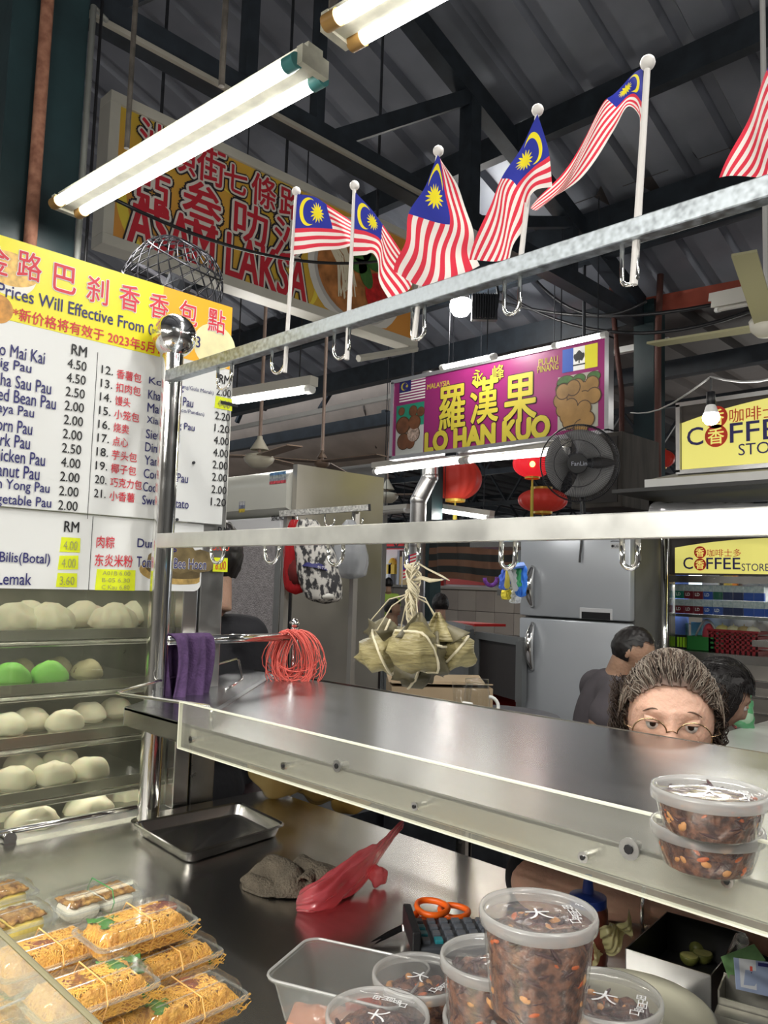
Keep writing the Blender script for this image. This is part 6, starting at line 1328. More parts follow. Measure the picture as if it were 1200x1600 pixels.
def hand(W0, d, palm_n, side, curl=.5, s=1):
    """palm and five fingers as limbs: W0 wrist, d pointing direction, palm_n out of the palm, side to the thumb"""
    d, n, sd = Vector(d).normalized(), Vector(palm_n).normalized(), Vector(side).normalized(); V = []
    for k in range(4):
        o = sd*(.028-.0185*k)*s; L = (.072, .080, .075, .060)[k]*s; b = W0+d*.085*s+o*1.05
        V += limb([W0+o*.6+d*.01*s, b], [.0155*s, .0125*s], 10)
        p1 = b+d*L*.45-n*-.0+n*L*.12*curl; p2 = p1+(d*(1-curl*.7)+n*curl).normalized()*L*.32; p3 = p2+(d*(1-curl*1.3)+n*curl*1.2).normalized()*L*.25
        V += limb([b, p1, p2, p3], [.0095*s, .0085*s, .0078*s, .0065*s], 10)
    b = W0+d*.02*s+sd*.022*s; p1 = b+(d*.55+sd*.75).normalized()*.038*s+n*.006; p2 = p1+(d*.85+sd*.3).normalized()*.03*s; p3 = p2+(d+n*.3*curl).normalized()*.022*s
    V += limb([b, p1, p2, p3], [.014*s, .0115*s, .0095*s, .0075*s], 10); return V
def glasses(t, W_, mat, r=.024, cx=.0335, y=.101, z=-.004, temples=True, th=.0009):
    for sx in (1, -1):
        m = MB(); m.tube([(sx*cx+r*math.cos(a)*1.06, y-.004*abs(math.cos(a)), z+r*.92*math.sin(a)) for a in [2*PI*i/40 for i in range(40)]], th, 6, closed=True); MB().add(list(map(W_, m.v)), m.f).build('rim', mat, t, smooth=True)
        m = MB(); m.poly([(sx*cx+r*math.cos(a)*1.05, y-.002, z+r*.91*math.sin(a)) for a in [2*PI*i/30 for i in range(30)]]); MB().add(list(map(W_, m.v)), m.f).build('lens', clear('lens', (.97, .96, .95), .02, ior=1.6), t)
        m = MB(); m.tube([(sx*(cx+r), y-.003, z+.004), (sx*.077, y-.02, z+.006), (sx*.081, .0, z+.004), (sx*.078, -.025, z-.012)], .0009, 6); MB().add(list(map(W_, m.v)), m.f).build('temple', mat, t, smooth=True)
    m = MB(); m.tube([(-(cx-r), y-.001, z+.004), (0, y+.004, z+.009), (cx-r, y-.001, z+.004)], .0009, 6); MB().add(list(map(W_, m.v)), m.f).build('bridge', mat, t, smooth=True)
UP = Vector((0, 0, 1))
# --- the woman behind the shelf
H = PD(1047, 1121, 1.62); f = Vector((-H.x+.06, -H.y, 0)).normalized(); s_ = Vector((-f.y, f.x, 0)); s_ = Vector((f.y*-1, f.x, 0))
t = T('person', 'woman with grey swept-back hair and round glasses peering over the steel shelf', 'person', (H.x-f.x*.25, H.y-f.y*.25, 0))
Rm = frame(f, math.radians(-3), math.radians(-2)); V, W_ = place_head(t, H, Rm, 1.12, SK['a'], old=1, gaze=.05)
bk = -f; sh = H+bk*.09-UP*.27; iL = Vector((.91, .41, 0)) # image right
e1_, w1_ = PZ(840, 1378, .930), PZ(1012, 1414, .925); e2_, w2_ = PZ(1340, 1500, .945), PZ(1150, 1438, .93)
SL, SR = sh-iL*.18, sh+iL*.18
V += ell(sh-UP*.22+bk*.04, (.19, .13, .30), frame(f)); V += limb([sh+UP*.06, sh-UP*.05], [.06, .10]); V += limb([SL, SR], [.065, .065])
V += limb([SL, e1_, w1_], [.055, .046, .029]); V += limb([SR, e2_, w2_], [.055, .046, .029]); V += ell(sh-UP*.52+bk*.12, (.19, .15, .2), frame(f))
fd1 = (w1_-e1_).normalized(); fd2 = (w2_-e2_).normalized()
V += hand(w1_+UP*.004, (1, .14, .0), (0, 0, -1), (0, 1, 0), .25, .95); V += hand(w2_+UP*.01, (-1, .42, .04), (0, 0, -1), (0, 1, 0), .3, .95)
volume(V, .0035, 'body', SK['a'], t, 2)
V = ell(sh-UP*.22+bk*.04, (.205, .145, .31), frame(f))+limb([SL+Vector((0, 0, -.01)), SR-UP*.01], [.075, .075])+limb([SL, SL.lerp(e1_, .95)], [.07, .062])+limb([SR, SR.lerp(e2_, .95)], [.07, .062])+ell(sh-UP*.52+bk*.12, (.205, .165, .22), frame(f))
volume(V, .012, 'black_shirt', M('black_cloth', (.012, .012, .016), .8, bump=.2, bs=60), t, 4)
G1 = M('hair_dark_brown', (.045, .028, .02), .55); G2 = M('hair_grey', (.30, .25, .20), .5); G3 = M('hair_brown', (.11, .07, .048), .5)
def mw(q): hl = .068-.040*min(1, (abs(q.x)/.066)**2.5); return (q.z > hl if q.y > .02 else q.z > -.10) and not (q.y > -.01 and q.z < .005 and abs(q.x) < .073)
hair(t, W_, M('hair_roots', (.16, .10, .075), .6), mw, off=.004, lump=.005, strands=3600, curl=.0030, length=.075, mats=[G1, G3, G2, G2], seed=11)
# curls at the sides
rnd = random.Random(4); cb_ = {1: MB(), -1: MB()}
for k in range(900):
    sx = 1 if k % 5 < 3 else -1; mb = cb_[sx]; a = rnd.uniform(0, 6); c = Vector((sx*rnd.uniform(.070, .094+.01*(sx > 0)), rnd.uniform(-.07, .02), rnd.uniform(-.10, .065))); r = rnd.uniform(.004, .010)
    mb.tube([W_(c+Vector((math.cos(a+i*.8)*r*.7, math.sin(a+i*.8)*r, .002*i-.012*i*.5))) for i in range(9)], .0010, 3, caps=False)
for mb in cb_.values(): tag(mb.build('side_curls', G1, t, smooth=True), kind='stuff')
glasses(t, W_, M('gold_wire', (.55, .38, .22), .25, 1), r=.0265, cx=.0355, z=-.010, th=.0014)
mb = MB(); b1 = w1_-fd1*.005; e_ = fd1.cross(UP).normalized(); u_ = e_.cross(fd1); mb.tube([b1+e_*.036*math.cos(a)+u_*.034*math.sin(a) for a in [2*PI*i/24 for i in range(24)]], .0035, 8, closed=True); mb.build('bracelet', CHROME, t, smooth=True)
# --- man in the grey shirt before the silver fridge
H = PD(990, 1016, 3.35); f = Vector((.86, .30, 0)).normalized(); t = T('person', 'man in a dark grey t-shirt bending his head, glasses pushed up, by the silver fridge', 'person', (H.x-.2, H.y-.1, 0))
Rm = frame(f, math.radians(-16), math.radians(4)); V, W_ = place_head(t, H, Rm, .9, SK['b'])
ne = PD(966, 1056, 3.38); sh = PD(950, 1082, 3.4); hp = sh-UP*.5-f*.03
sd = Vector((.7, -.7, 0)); S1, S2 = sh+sd*.17, sh-sd*.17; el = PD(938, 1128, 3.22); wr = PD(985, 1128, 3.15)
V += limb([H-UP*.05-f*.04, ne, sh], [.055, .058, .09]); V += ell(sh-UP*.2, (.13, .17, .28), frame(sd)); V += limb([S1, S2], [.07, .07]); V += ell(hp, (.14, .17, .2), frame(sd))
V += limb([S1, el, wr], [.058, .048, .032])+hand(wr, wr-el, (0, 0, -1), (-.7, .7, 0), .5); V += limb([S2, S2-UP*.28+f*.05, S2-UP*.25+f*.28], [.058, .048, .032])
V += limb([hp-sd*-.09, hp+sd*.09-UP*.42, Vector((hp.x, hp.y, 0))+sd*.1+UP*.05], [.09, .06, .045]); V += limb([hp-sd*.09, hp-sd*.09-UP*.42, Vector((hp.x, hp.y, 0))-sd*.1+UP*.05], [.09, .06, .045])
volume(V, .008, 'body', SK['b'], t, 2)
V = limb([sh+UP*.02, sh-UP*.04], [.085, .11])+ell(sh-UP*.2, (.15, .19, .29), frame(sd))+limb([S1, S2], [.082, .082])+ell(hp+UP*.04, (.16, .19, .2), frame(sd))+limb([S1, S1.lerp(el, .72)], [.078, .072])+limb([S2, S2-UP*.18], [.078, .07])
volume(V, .010, 'grey_tshirt', M('grey_jersey', (.085, .075, .085), .9, var=.1, vs=12, bump=.25, bs=18), t, 4)
mb = MB(); mb.tube([ne+sd*.09+UP*.01, S1+sd*.03+UP*.045-f*-.03, sh+sd*.17+f*.05-UP*.12, sh+sd*.2+f*.07-UP*.3], .012, 8, flat=.4); mb.build('apron_strap', BLACKP, t, smooth=True)
BH = M('hair_black', (.012, .010, .010), .45)
hair(t, W_, BH, lambda q: q.z > (.062 if q.y > .045 else (.035 if q.y > .0 else -.05)), off=.007, lump=.003)
glasses(t, lambda p: W_(Vector((p[0], p[1]-.004, p[2]+.062))), DARK)
# --- dark haired woman, profile, right
H = PD(1122, 1086, 2.55); f = Vector((.74, .62, 0)).normalized(); t = T('person', 'dark-haired woman with red lips looking down, behind the grey-haired woman', 'person', (H.x-.1, H.y+.1, 0))
Rm = frame(f, math.radians(-25), math.radians(5)); V, W_ = place_head(t, H, Rm, 1.0, SK['c'])
sh = H-f*.08-UP*.25; sd = Vector((.65, -.76, 0)); V += limb([H-UP*.06-f*.03, sh], [.052, .08]); V += limb([sh+sd*.15, sh-sd*.15], [.06, .06]); V += ell(sh-UP*.2, (.12, .16, .28), frame(sd)); V += ell(sh-UP*.5, (.13, .17, .2), frame(sd))
V += limb([sh+sd*.16, sh+sd*.17-UP*.25, sh+sd*.1-UP*.3+f*.2], [.05, .042, .03]); V += limb([sh-sd*.16, sh-sd*.17-UP*.25, sh-sd*.1-UP*.3+f*.2], [.05, .042, .03])
for q in (1, -1): V += limb([sh-UP*.5+sd*.08*q, sh-UP*.72+sd*.09*q+f*.05, Vector((sh.x, sh.y, .03))+sd*.09*q], [.08, .055, .04])
volume(V, .008, 'body', SK['c'], t, 2)
V = limb([sh+sd*.15, sh-sd*.15], [.072, .072])+ell(sh-UP*.2, (.14, .18, .29), frame(sd))+ell(sh-UP*.48, (.15, .19, .2), frame(sd)); volume(V, .012, 'navy_top', M('navy_cloth', (.02, .025, .05), .85), t, 3)
hair(t, W_, BH, lambda q: q.z > (.045 if q.y > .045 else -.09), off=.012, lump=.004, strands=500, curl=.0006, length=.08)
# --- person in black seen from behind, left
N_ = PD(332, 944, 2.45); f = Vector((-.9, .5, 0)).normalized(); t = T('person', 'person in a black shirt standing with back turned, left of the frosted fridge door', 'person', (N_.x, N_.y, 0))
H = N_+UP*.15; Rm = frame(f, 0, 0); V, W_ = place_head(t, H, Rm, 1.0, SK['c'], eyes=False); sd = Vector((.5, .87, 0)); sh = N_-UP*.10-Vector((.03, .03, 0))
V += limb([N_+UP*.08, sh+UP*.04], [.055, .07]); V += limb([sh+sd*.12, sh-sd*.16], [.06, .06]); V += ell(sh-UP*.22, (.15, .11, .30), frame(f)); V += ell(sh-UP*.52, (.16, .13, .2), frame(f))
for q in (1, -1): V += limb([sh+sd*.15*q, sh+sd*.165*q-UP*.28, sh+sd*.15*q-UP*.5+f*.08], [.055, .045, .03]); V += limb([sh-UP*.55+sd*.09*q, sh-UP*.9+sd*.1*q, Vector((sh.x, sh.y, .04))+sd*.1*q], [.085, .055, .045])
volume(V, .009, 'body', SK['c'], t, 2)
V = limb([sh+UP*.03, sh-UP*.02], [.075, .09])+limb([sh+sd*.12, sh-sd*.16], [.073, .073])+ell(sh-UP*.22, (.165, .13, .31), frame(f))+ell(sh-UP*.5, (.17, .145, .22), frame(f))
for q in (1, -1): V += limb([sh+sd*.15*q, sh+sd*.168*q-UP*.28, sh+sd*.15*q-UP*.45+f*.08], [.07, .058, .05])
volume(V, .011, 'black_shirt', M('black_cloth', (.012, .012, .016), .8), t, 4)
hair(t, W_, BH, lambda q: q.z > (.05 if q.y > .045 else -.07), off=.012, lump=.004)
# --- far people at the booth
def far_person(label, u, v, d, f, shirt, skin='b', strap=False, below=.9):
    H = PD(u, v, d); f = Vector(f).normalized(); t = T('person', label, 'person', (H.x, H.y, 0)); Rm = frame(f, 0, 0); V, W_ = place_head(t, H, Rm, .95, SK[skin], eyes=False); sd = Vector((f.y, -f.x, 0)); sh = H-UP*.24
    V += limb([H-UP*.08, sh], [.05, .07])+limb([sh+sd*.15, sh-sd*.15], [.055, .055])+ell(sh-UP*.2, (.16, .11, .28), frame(f))
    for q in (1, -1): V += limb([sh+sd*.15*q, sh+sd*.2*q-UP*.25, sh+sd*.12*q-UP*.3+f*.2], [.05, .04, .03]); V += limb([sh-UP*.42+sd*.08*q, sh-UP*.46+sd*.09*q+f*.35, Vector((sh.x, sh.y, .05))+sd*.09*q+f*.38], [.08, .06, .045])
    volume(V, .014, 'body', SK[skin], t, 2); V = limb([sh+sd*.14, sh-sd*.14], [.07, .07])+ell(sh-UP*.2, (.175, .125, .29), frame(f))
    for q in (1, -1): V += limb([sh+sd*.15*q, sh+sd*.18*q-UP*.14], [.068, .062])
    volume(V, .016, 'shirt', shirt, t, 3); hair(t, W_, BH, lambda q: q.z > (.05 if q.y > .045 else -.055), off=.014, lump=.004)
    if strap: mb = MB(); mb.tube([sh+sd*.07+f*.05+UP*.07, sh+sd*.08+f*.14-UP*.1, sh+sd*.08+f*.14-UP*.3], .02, 6); mb.build('strap', BLACKP, t)
WS = M('white_cloth', (.62, .63, .65), .8)
far_person('dark-haired child in a white top with black strap, beyond the hanging dumplings', 614, 950, 8.6, (.9, .1, 0), WS, strap=True)
far_person('person in a white shirt seen from behind at the far booth', 688, 944, 7.9, (-.75, .66, 0), WS, 'c')
far_person('tiny person in the bright far opening, dark hair only just above the wall', 607, 912, 14.5, (-.7, .7, 0), M('lime_cloth', (.4, .6, .1), .8))
bA = PD(617, 992, 8.5); mb = MB(); mb.span((bA.x-.35, bA.y-.75, 0), (bA.x+.4, bA.y-.35, bA.z-.03)); tag(mb.build('booth_table', DG), 'dark booth table in front of the far child', 'table')
a = PD(700, 972, 7.0); b = PD(766, 977, 6.4); t = T('red_table', 'thin red table top beyond the dark booth divider', 'table', ((a.x+b.x)/2, (a.y+b.y)/2, 0)); mb = MB(); mb.bar(a, b, .3, .02); mb.build('table_top', M('table_red', (.55, .03, .03), .35), t); m_ = (a+b)/2; mb = MB(); mb.tube([(m_.x, m_.y, 0), (m_.x, m_.y, m_.z)], .03, 8); mb.build('pedestal', DARK, t)
# ================================================================ FOOD ON THE COUNTER AND SHELF
TUB = clear('tub_plastic', (.95, .95, .93), .08, haze=.06, hazecol=(.8, .8, .78), ior=1.5, bump=.15, bs=20)
LIDP = clear('lid_plastic', (.93, .93, .93), .12, haze=.16, hazecol=(.8, .8, .82), ior=1.45, bump=.25, bs=18)
LIDR = clear('lid_rim', (.88, .88, .87), .2, haze=.42, hazecol=(.80, .80, .79), ior=1.45)
SAM = M('dried_chilli_mix', (.045, .018, .016), .38, var=.9, vs=130, rw=.12, col2=(.20, .085, .05), bump=.6, bs=90)
NUTM = M('fried_peanut', (.58, .27, .09), .4, var=.25, vs=40)
CHI = M('dried_chilli', (.055, .018, .02), .3); ORC = M('orange_chilli', (.50, .10, .02), .35)
EMB = M('embossed_white', (.72, .72, .73), .3)
def make_tub(label, r, h, fill, seed, emb='大'):
    t = T('sambal_tub', label, 'tub', local=True, group='round lidded tubs of dried chilli mix')
    rb = r*.80
    mb = MB(); mb.lathe([(0, .001), (rb*.9, .001), (rb, .004), (rb+(r-rb)*.5, h*.5), (r*.965, h-.006), (r*.985, h)], (0, 0, 0), 48); mb.build('cup', TUB, t, smooth=2)
    mb = MB(); mb.lathe([(r*.99, h-.009), (r*1.03, h-.008), (r*1.04, h-.001), (r*1.02, h+.003), (r*.97, h+.003), (r*.95, h-.001)], (0, 0, 0), 56); mb.build('lid_rim', LIDR, t, smooth=True)
    mb = MB(); mb.lathe([(r*.955, h+.0005), (r*.90, h-.002), (r*.5, h-.0018), (0, h-.0015)], (0, 0, 0), 56); mb.build('lid', LIDP, t, smooth=True)
    def fn(p):
        l = math.hypot(p.x, p.y); a = math.atan2(p.y, p.x); return p
    rnd = random.Random(seed); ht = h*fill
    def cf_(u, v):
        a = 2*PI*u
        if v < .5: z = .003+(ht-.01)*v*2; R = (rb+(r*.97-rb)*z/h)*.955
        else: R = (rb+(r*.97-rb)*ht/h)*.955*(1-(v-.5)*2); z = ht-.004+.010*math.sin(min(1, (v-.5)*3)*PI/2)
        k = 1+.0*a; R *= 1-.05*abs(nz((math.cos(a)*3, math.sin(a)*3, z*90), 1, seed)) if v < .5 else 1
        if v >= .5: z += .009*nz((R*math.cos(a), R*math.sin(a), 0), 60, seed)
        return Vector((R*math.cos(a), R*math.sin(a), min(z, h-.006)))
    mb = MB(); mb.grid(cf_, 48, 24); mb.build('chilli_mix', SAM, t, smooth=True)
    for nm, mt, cnt, sc in (('peanuts', NUTM, 20, (1.25, .8, .8)), ('chilli_pieces', CHI, 110, (1.9, .7, .4)), ('orange_bits', ORC, 14, (1.3, .8, .5))):
        mb = MB()
        for k in range(cnt):
            a = rnd.uniform(0, 2*PI)
            if k % 3: z = rnd.uniform(.008, ht); R = (rb+(r*.97-rb)*z/h)-.0050
            else: R = rnd.uniform(0, rb*.9); z = min(ht+rnd.uniform(-.001, .006), h-.010)
            mb.sphere((R*math.cos(a), R*math.sin(a), z), .0045*rnd.uniform(.8, 1.25), 8, 6, sc=sc, rot=Euler((rnd.uniform(-.3, .3), rnd.uniform(-1, 1), a+PI/2)).to_matrix())
        tag(mb.build(nm, mt, t, smooth=True), kind='stuff')
    for k, (w, x, y, s) in enumerate((('大', 0, 0, .022), ('口', .55*r, -.35*r, .008), ('品', .62*r, -.2*r, .008), ('回', .66*r, -.05*r, .008), ('山', .66*r, .1*r, .008), ('田', .62*r, .25*r, .008))):
        text(w, (x-s/2, y-s/2, h-.0012), s, s, (Vector((1, 0, 0)), Vector((0, 1, 0)), Vector((0, 0, 1))), EMB, t, bold=.01, gap=.0005, name='embossed_mark')
    return t
def tub(label, u, v, ztop, r, h, fill, seed, rz=0, tilt=(0, 0)):
    t = make_tub(label, r, h, fill, seed); c = PZ(u, v, ztop); t.location = (c.x, c.y, ztop-h); t.rotation_euler = (tilt[0], tilt[1], rz); return t
# on the shelf
r1 = .050
tub('upper tub of the pair stacked on the steel shelf', 1108, 1236, SZ+.080, r1, .038, .86, 1, rz=.5)
tub('lower tub of the pair stacked on the steel shelf', 1104, 1292, SZ+.039, r1, .038, .86, 2, rz=.9)
# on the counter : kz scales heights
zb = CZ
tub('small-looking tub at the left end of the tub group, on the counter', 655, 1524, zb+.068, .054, .067, .72, 3, rz=.2)
A1 = tub('front stacked tub with a brown-stained rim, left under the top tub', 768, 1497, zb+.160, .0495, .082, .8, 4, rz=1)
tub('tub hidden beneath the stained-rim tub', 768, 1590, zb+.0775, .0495, .0765, .8, 5, rz=2)
A2 = tub('stacked tub at the right under the top tub, one chilli sticking up', 945, 1556, zb+.160, .0495, .082, .8, 6, rz=.4)
tub('tub hidden beneath the right stacked tub', 945, 1650, zb+.0775, .0495, .0765, .8, 7, rz=2)
tub('topmost tub resting across the two stacked tubs', 841, 1426, zb+.246, .0495, .082, .78, 8, rz=.9)
tub('tub cut off by the bottom edge, left of the small-looking one', 590, 1585, zb+.068, .054, .067, .75, 9, rz=2)
tub('low tub with a dark star-shaped chilli, between the stacked tubs', 848, 1592, zb+.12, .050, .060, .6, 10, rz=2)
mb = MB(); c = PZ(848, 1592, zb+.06); mb.lathe([(0, 0), (.045, 0), (.05, .058), (.048, .059), (0, .059)], (c.x, c.y, zb), 32); tag(mb.build('plastic_base_tub', M('hazy_white', (.6, .6, .55), .4)), 'pale tub underneath the low tub in the middle', 'tub')
# plate and its base
c = PZ(985, 1555, zb+.11)
t = T('cream_lid_tub', 'cream round lid with a wide rim on a tall pale tub, behind the stacked tubs', 'tub', (c.x, c.y, zb))
CRM = M('cream_plastic', (.66, .64, .50), .4, var=.05, vs=12)
mb = MB(); mb.lathe([(0, .095), (.058, .095), (.063, .099), (.080, .101), (.084, .098), (.083, .092), (.078, .090), (0, .09)], (c.x, c.y, zb), 56); mb.build('lid', CRM, t, smooth=True)
mb = MB(); mb.lathe([(0, .0), (.062, .0), (.070, .088), (0, .089)], (c.x, c.y, zb), 40); mb.build('tub_wall', CRM, t, smooth=2)
# baking tray
P_ = [PZ(u, v, zb+.022) for u, v in ((206, 1287), (291, 1337), (448, 1289), (375, 1254))]; cen = sum(P_, Vector())/4
t = T('baking_tray', 'empty rectangular steel baking tray on the counter beside the steamer', 'tray', cen)
def ringpts(k, z, r=.022):
    out = []
    for i in range(4):
        p = cen+(P_[i]-cen)*k; a = (P_[i-1]-P_[i]).normalized(); b = (P_[(i+1) % 4]-P_[i]).normalized()
        for j in range(7): f_ = j/6; q = p+a*r*(1-f_)**2+b*r*f_**2; out.append(Vector((q.x, q.y, z)))
    return out
rings = [ringpts(1.0, zb+.021), ringpts(1.005, zb+.024), ringpts(.985, zb+.0245), ringpts(.955, zb+.022), ringpts(.90, zb+.003), ringpts(.88, zb+.0015)]
mb = MB(); n = 28; vs = [p for r_ in rings for p in r_]; mb.add(vs, [(j*n+i, j*n+(i+1) % n, (j+1)*n+(i+1) % n, (j+1)*n+i) for j in range(len(rings)-1) for i in range(n)]+[tuple(range((len(rings)-1)*n, len(rings)*n))])
mb.build('pan', STEEL, t, smooth=2, solid=.0012)
# brown towel
c = PZ(465, 1384, zb)
TW = M('towel_brown', (.115, .095, .070), .95, var=.25, vs=30, bump=.7, bs=260)
ax1 = (PZ(520, 1390, zb)-PZ(400, 1378, zb)).normalized(); ax2 = Vector((-ax1.y, ax1.x, 0))
t = T('brown_towel', 'crumpled brown towel lying on the counter beside the pink bag', 'towel', c)
def towf(u, v):
    a = (u-.5)*2; b = (v-.5)*2; X = a*math.sqrt(1-.42*b*b); Y = b*math.sqrt(1-.42*a*a); r_ = min(1, math.hypot(X, Y)/1.0)
    x = X*.102*(1+.12*nz((a*1.4, b*1.4, 3), 1)); y = Y*.064*(1+.25*nz((a*1.2, b*1.2, 8), 1)); z = .019*(1-r_**3.2)*(.85+.35*nz((a*1.3+2, b*1.5, 4), 1))+.022*abs(math.sin(a*3.4+b*2.4+1.6*nz((a, b, 2), 1.5)))*(1-r_**6)+.004*nz((a*5, b*5, 1), 1)
    return c+ax1*x+ax2*y+UP*(max(z, 0)+.003)
mb = MB(); mb.grid(towf, 60, 40); mb.build('cloth', TW, t, smooth=True, solid=.0045)
mb = MB()
def roll(u, v): a = .4+u*4.4; r = .017-.0022*a; return c+ax1*(.022+r*math.cos(a)+v*.008)+ax2*(-.050+v*.07)+UP*(.020+r*math.sin(a)*1.0)
mb.grid(roll, 26, 12); mb.build('rolled_fold', TW, t, smooth=True, solid=.0045)
# pink bag
PKB = clear('pink_bag_film', (.98, .55, .56), .2, haze=.48, hazecol=(.92, .20, .24), ior=1.45, bump=.6, bs=30)
b0, b1 = PZ(480, 1400, zb), PD(628, 1292, 1.62); t = T('pink_bag', 'translucent pink-red plastic bag twisted up to a point on the counter', 'bag', (b0.x, b0.y, zb))
pth = [PZ(468, 1408, zb+.012), PZ(505, 1395, zb+.026), PZ(548, 1368, zb+.036), PZ(580, 1345, zb+.045), PZ(600, 1322, zb+.05), PZ(615, 1302, zb+.055), PZ(630, 1287, zb+.058)]
rad = [.020, .034, .038, .030, .017, .013, .010]
def cr_(P, s_):
    n_ = len(P)-1; s_ = min(max(s_*n_, 0), n_-1e-6); i = int(s_); f_ = s_-i; a, b, c_, d_ = P[max(i-1, 0)], P[i], P[i+1], P[min(i+2, n_)]
    return .5*((2*b)+(c_-a)*f_+(2*a-5*b+4*c_-d_)*f_*f_+(3*b-3*c_+d_-a)*f_**3)
def pkf(u, v):
    a = 2*PI*u; p = cr_(pth, v); r = cr_(rad, v); k = 1+.30*abs(math.sin(a*3+v*9+nz((v*3, a, 0), 2)))*(.5+.5*v)-.18; k += .25*nz((math.cos(a)*2, math.sin(a)*2, v*7), 1.4)
    q = p+ax2*math.cos(a)*r*k*1.15+UP*math.sin(a)*r*k*.8; q.z = max(q.z, zb+.0015); return q
mb = MB(); mb.grid(pkf, 72, 60); mb.build('film', PKB, t, smooth=True)
mb = MB(); g0 = PZ(590, 1368, zb+.02); mb.sphere(g0, .016, 24, 16, fn=lambda p: p*(1+.5*nz(p*90, 1))); mb.build('knotted_corner', PKB, t, smooth=True)
# scissors and calculator
OR_ = M('scissor_orange', (.85, .13, .01), .35)
c = PZ(690, 1418, zb+.022); t = T('scissors', 'kitchen scissors with orange handles and dark blades on the counter', 'scissors', PZ(640, 1445, zb))
zz = zb+.020
def loopf(cu, cv, ru, rv, tilt_, z=zz, n=28, squash=1.0):
    o = PZ(cu, cv, z); a1 = (PZ(cu+20, cv, z)-o).normalized(); a2 = Vector((-a1.y, a1.x, 0)); su = (PZ(cu+ru, cv, z)-o).length; sv = (PZ(cu, cv+rv, z)-o).length
    P = []
    for i in range(n): a = 2*PI*i/n; x, y = su*math.cos(a), sv*math.sin(a)*(1-.2*math.cos(a)); P.append(o+a1*(x*math.cos(tilt_)-y*math.sin(tilt_))+a2*(x*math.sin(tilt_)+y*math.cos(tilt_)))
    return P
for (cu, cv, ru, rv, ti, zo) in ((676, 1418, 24, 12, .10, .012), (710, 1424, 22, 10, .12, 0)):
    mb = MB(); mb.tube(loopf(cu, cv, ru, rv, ti, zz+zo), .0042, 8, closed=True, flat=1.2); mb.build('handle', OR_, t, smooth=True)
mb = MB(); mb.tube([PZ(690, 1432, zz), PZ(666, 1436, zz-.002), PZ(650, 1441, zz-.004)], [.006, .007, .005], 8); mb.build('handle_shank', OR_, t, smooth=True)
mb = MB(); mb.tube([PZ(654, 1425, zz+.008), PZ(646, 1432, zz+.004), PZ(640, 1440, zz)], [.005, .006, .005], 8); mb.build('handle_shank', OR_, t, smooth=True)
p0 = PZ(646, 1440, zz-.004)
for (u, v) in ((580, 1471), (586, 1474)):
    e = PZ(u, v, zb+.004); d_ = (e-p0).normalized(); n_ = Vector((-d_.y, d_.x, 0)); mb = MB(); w = .007
    mb.add([p0+n_*w, p0-n_*w, p0.lerp(e, .6)-n_*w*.8, e, p0.lerp(e, .6)+n_*w*.5]+[q-UP*.0015 for q in (p0+n_*w, p0-n_*w, p0.lerp(e, .6)-n_*w*.8, e, p0.lerp(e, .6)+n_*w*.5)], [(0, 1, 2, 3, 4), (9, 8, 7, 6, 5)]+[(i, i+5, (i+1) % 5+5, (i+1) % 5) for i in range(5)]); mb.build('blade', M('blade_black', (.03, .03, .035), .25, .8), t)
mb = MB(); q = PZ(632, 1449, zz-.004); mb.tube([q-UP*.004, q+UP*.005], .0045, 12); mb.build('pivot_screw', CHROME, t)
P4 = [PZ(636, 1431, zb+.035), PZ(700, 1402+60, zb+.012), PZ(775, 1432, zb+.020), PZ(715, 1408, zb+.043)]
a, b = PZ(640, 1434, zb+.03), PZ(692, 1462, zb+.02); cdir = (PZ(760, 1432, zb+.03)-a); cdir.z = 0; cdir.normalize(); wdir = (b-a); wdir.z = 0; wl = wdir.length; wdir.normalize(); wdir = (wdir-cdir*wdir.dot(cdir)).normalized()
t = T('calculator', 'dark desk calculator with teal keys half hidden behind the tubs', 'calculator', a)
o = a-UP*.012; nrm = (UP*.96-wdir*.0+cdir*.0).normalized()
Rc = Matrix((cdir, wdir, cdir.cross(wdir))).transposed(); up_ = cdir.cross(wdir); sg = 1 if up_.z > 0 else -1
cc = a+cdir*.07+wdir*.045-UP*.010
mb = MB(); mb.box(cc, (.15, .095, .014), rot=Rc, bev=.003); mb.build('case', M('calc_grey', (.05, .055, .065), .4), t)
for i in range(6):
    for j in range(4):
        mb = MB(); mb.box(cc+cdir*(-.058+i*.0185)+wdir*(-.033+j*.021)+UP*.009, (.012, .014, .006), rot=Rc, bev=.0015); mb.build('key', M('key_teal', (.02, .22, .26), .4) if (i, j) in ((0, 1), (0, 2), (1, 3)) else M('key_grey', (.10, .11, .13), .4), t)
mb = MB(); mb.box(a+wdir*.045+UP*.004-cdir*.004, (.012, .10, .03), rot=Rc, bev=.002); mb.build('display_hood', BLACKP, t)
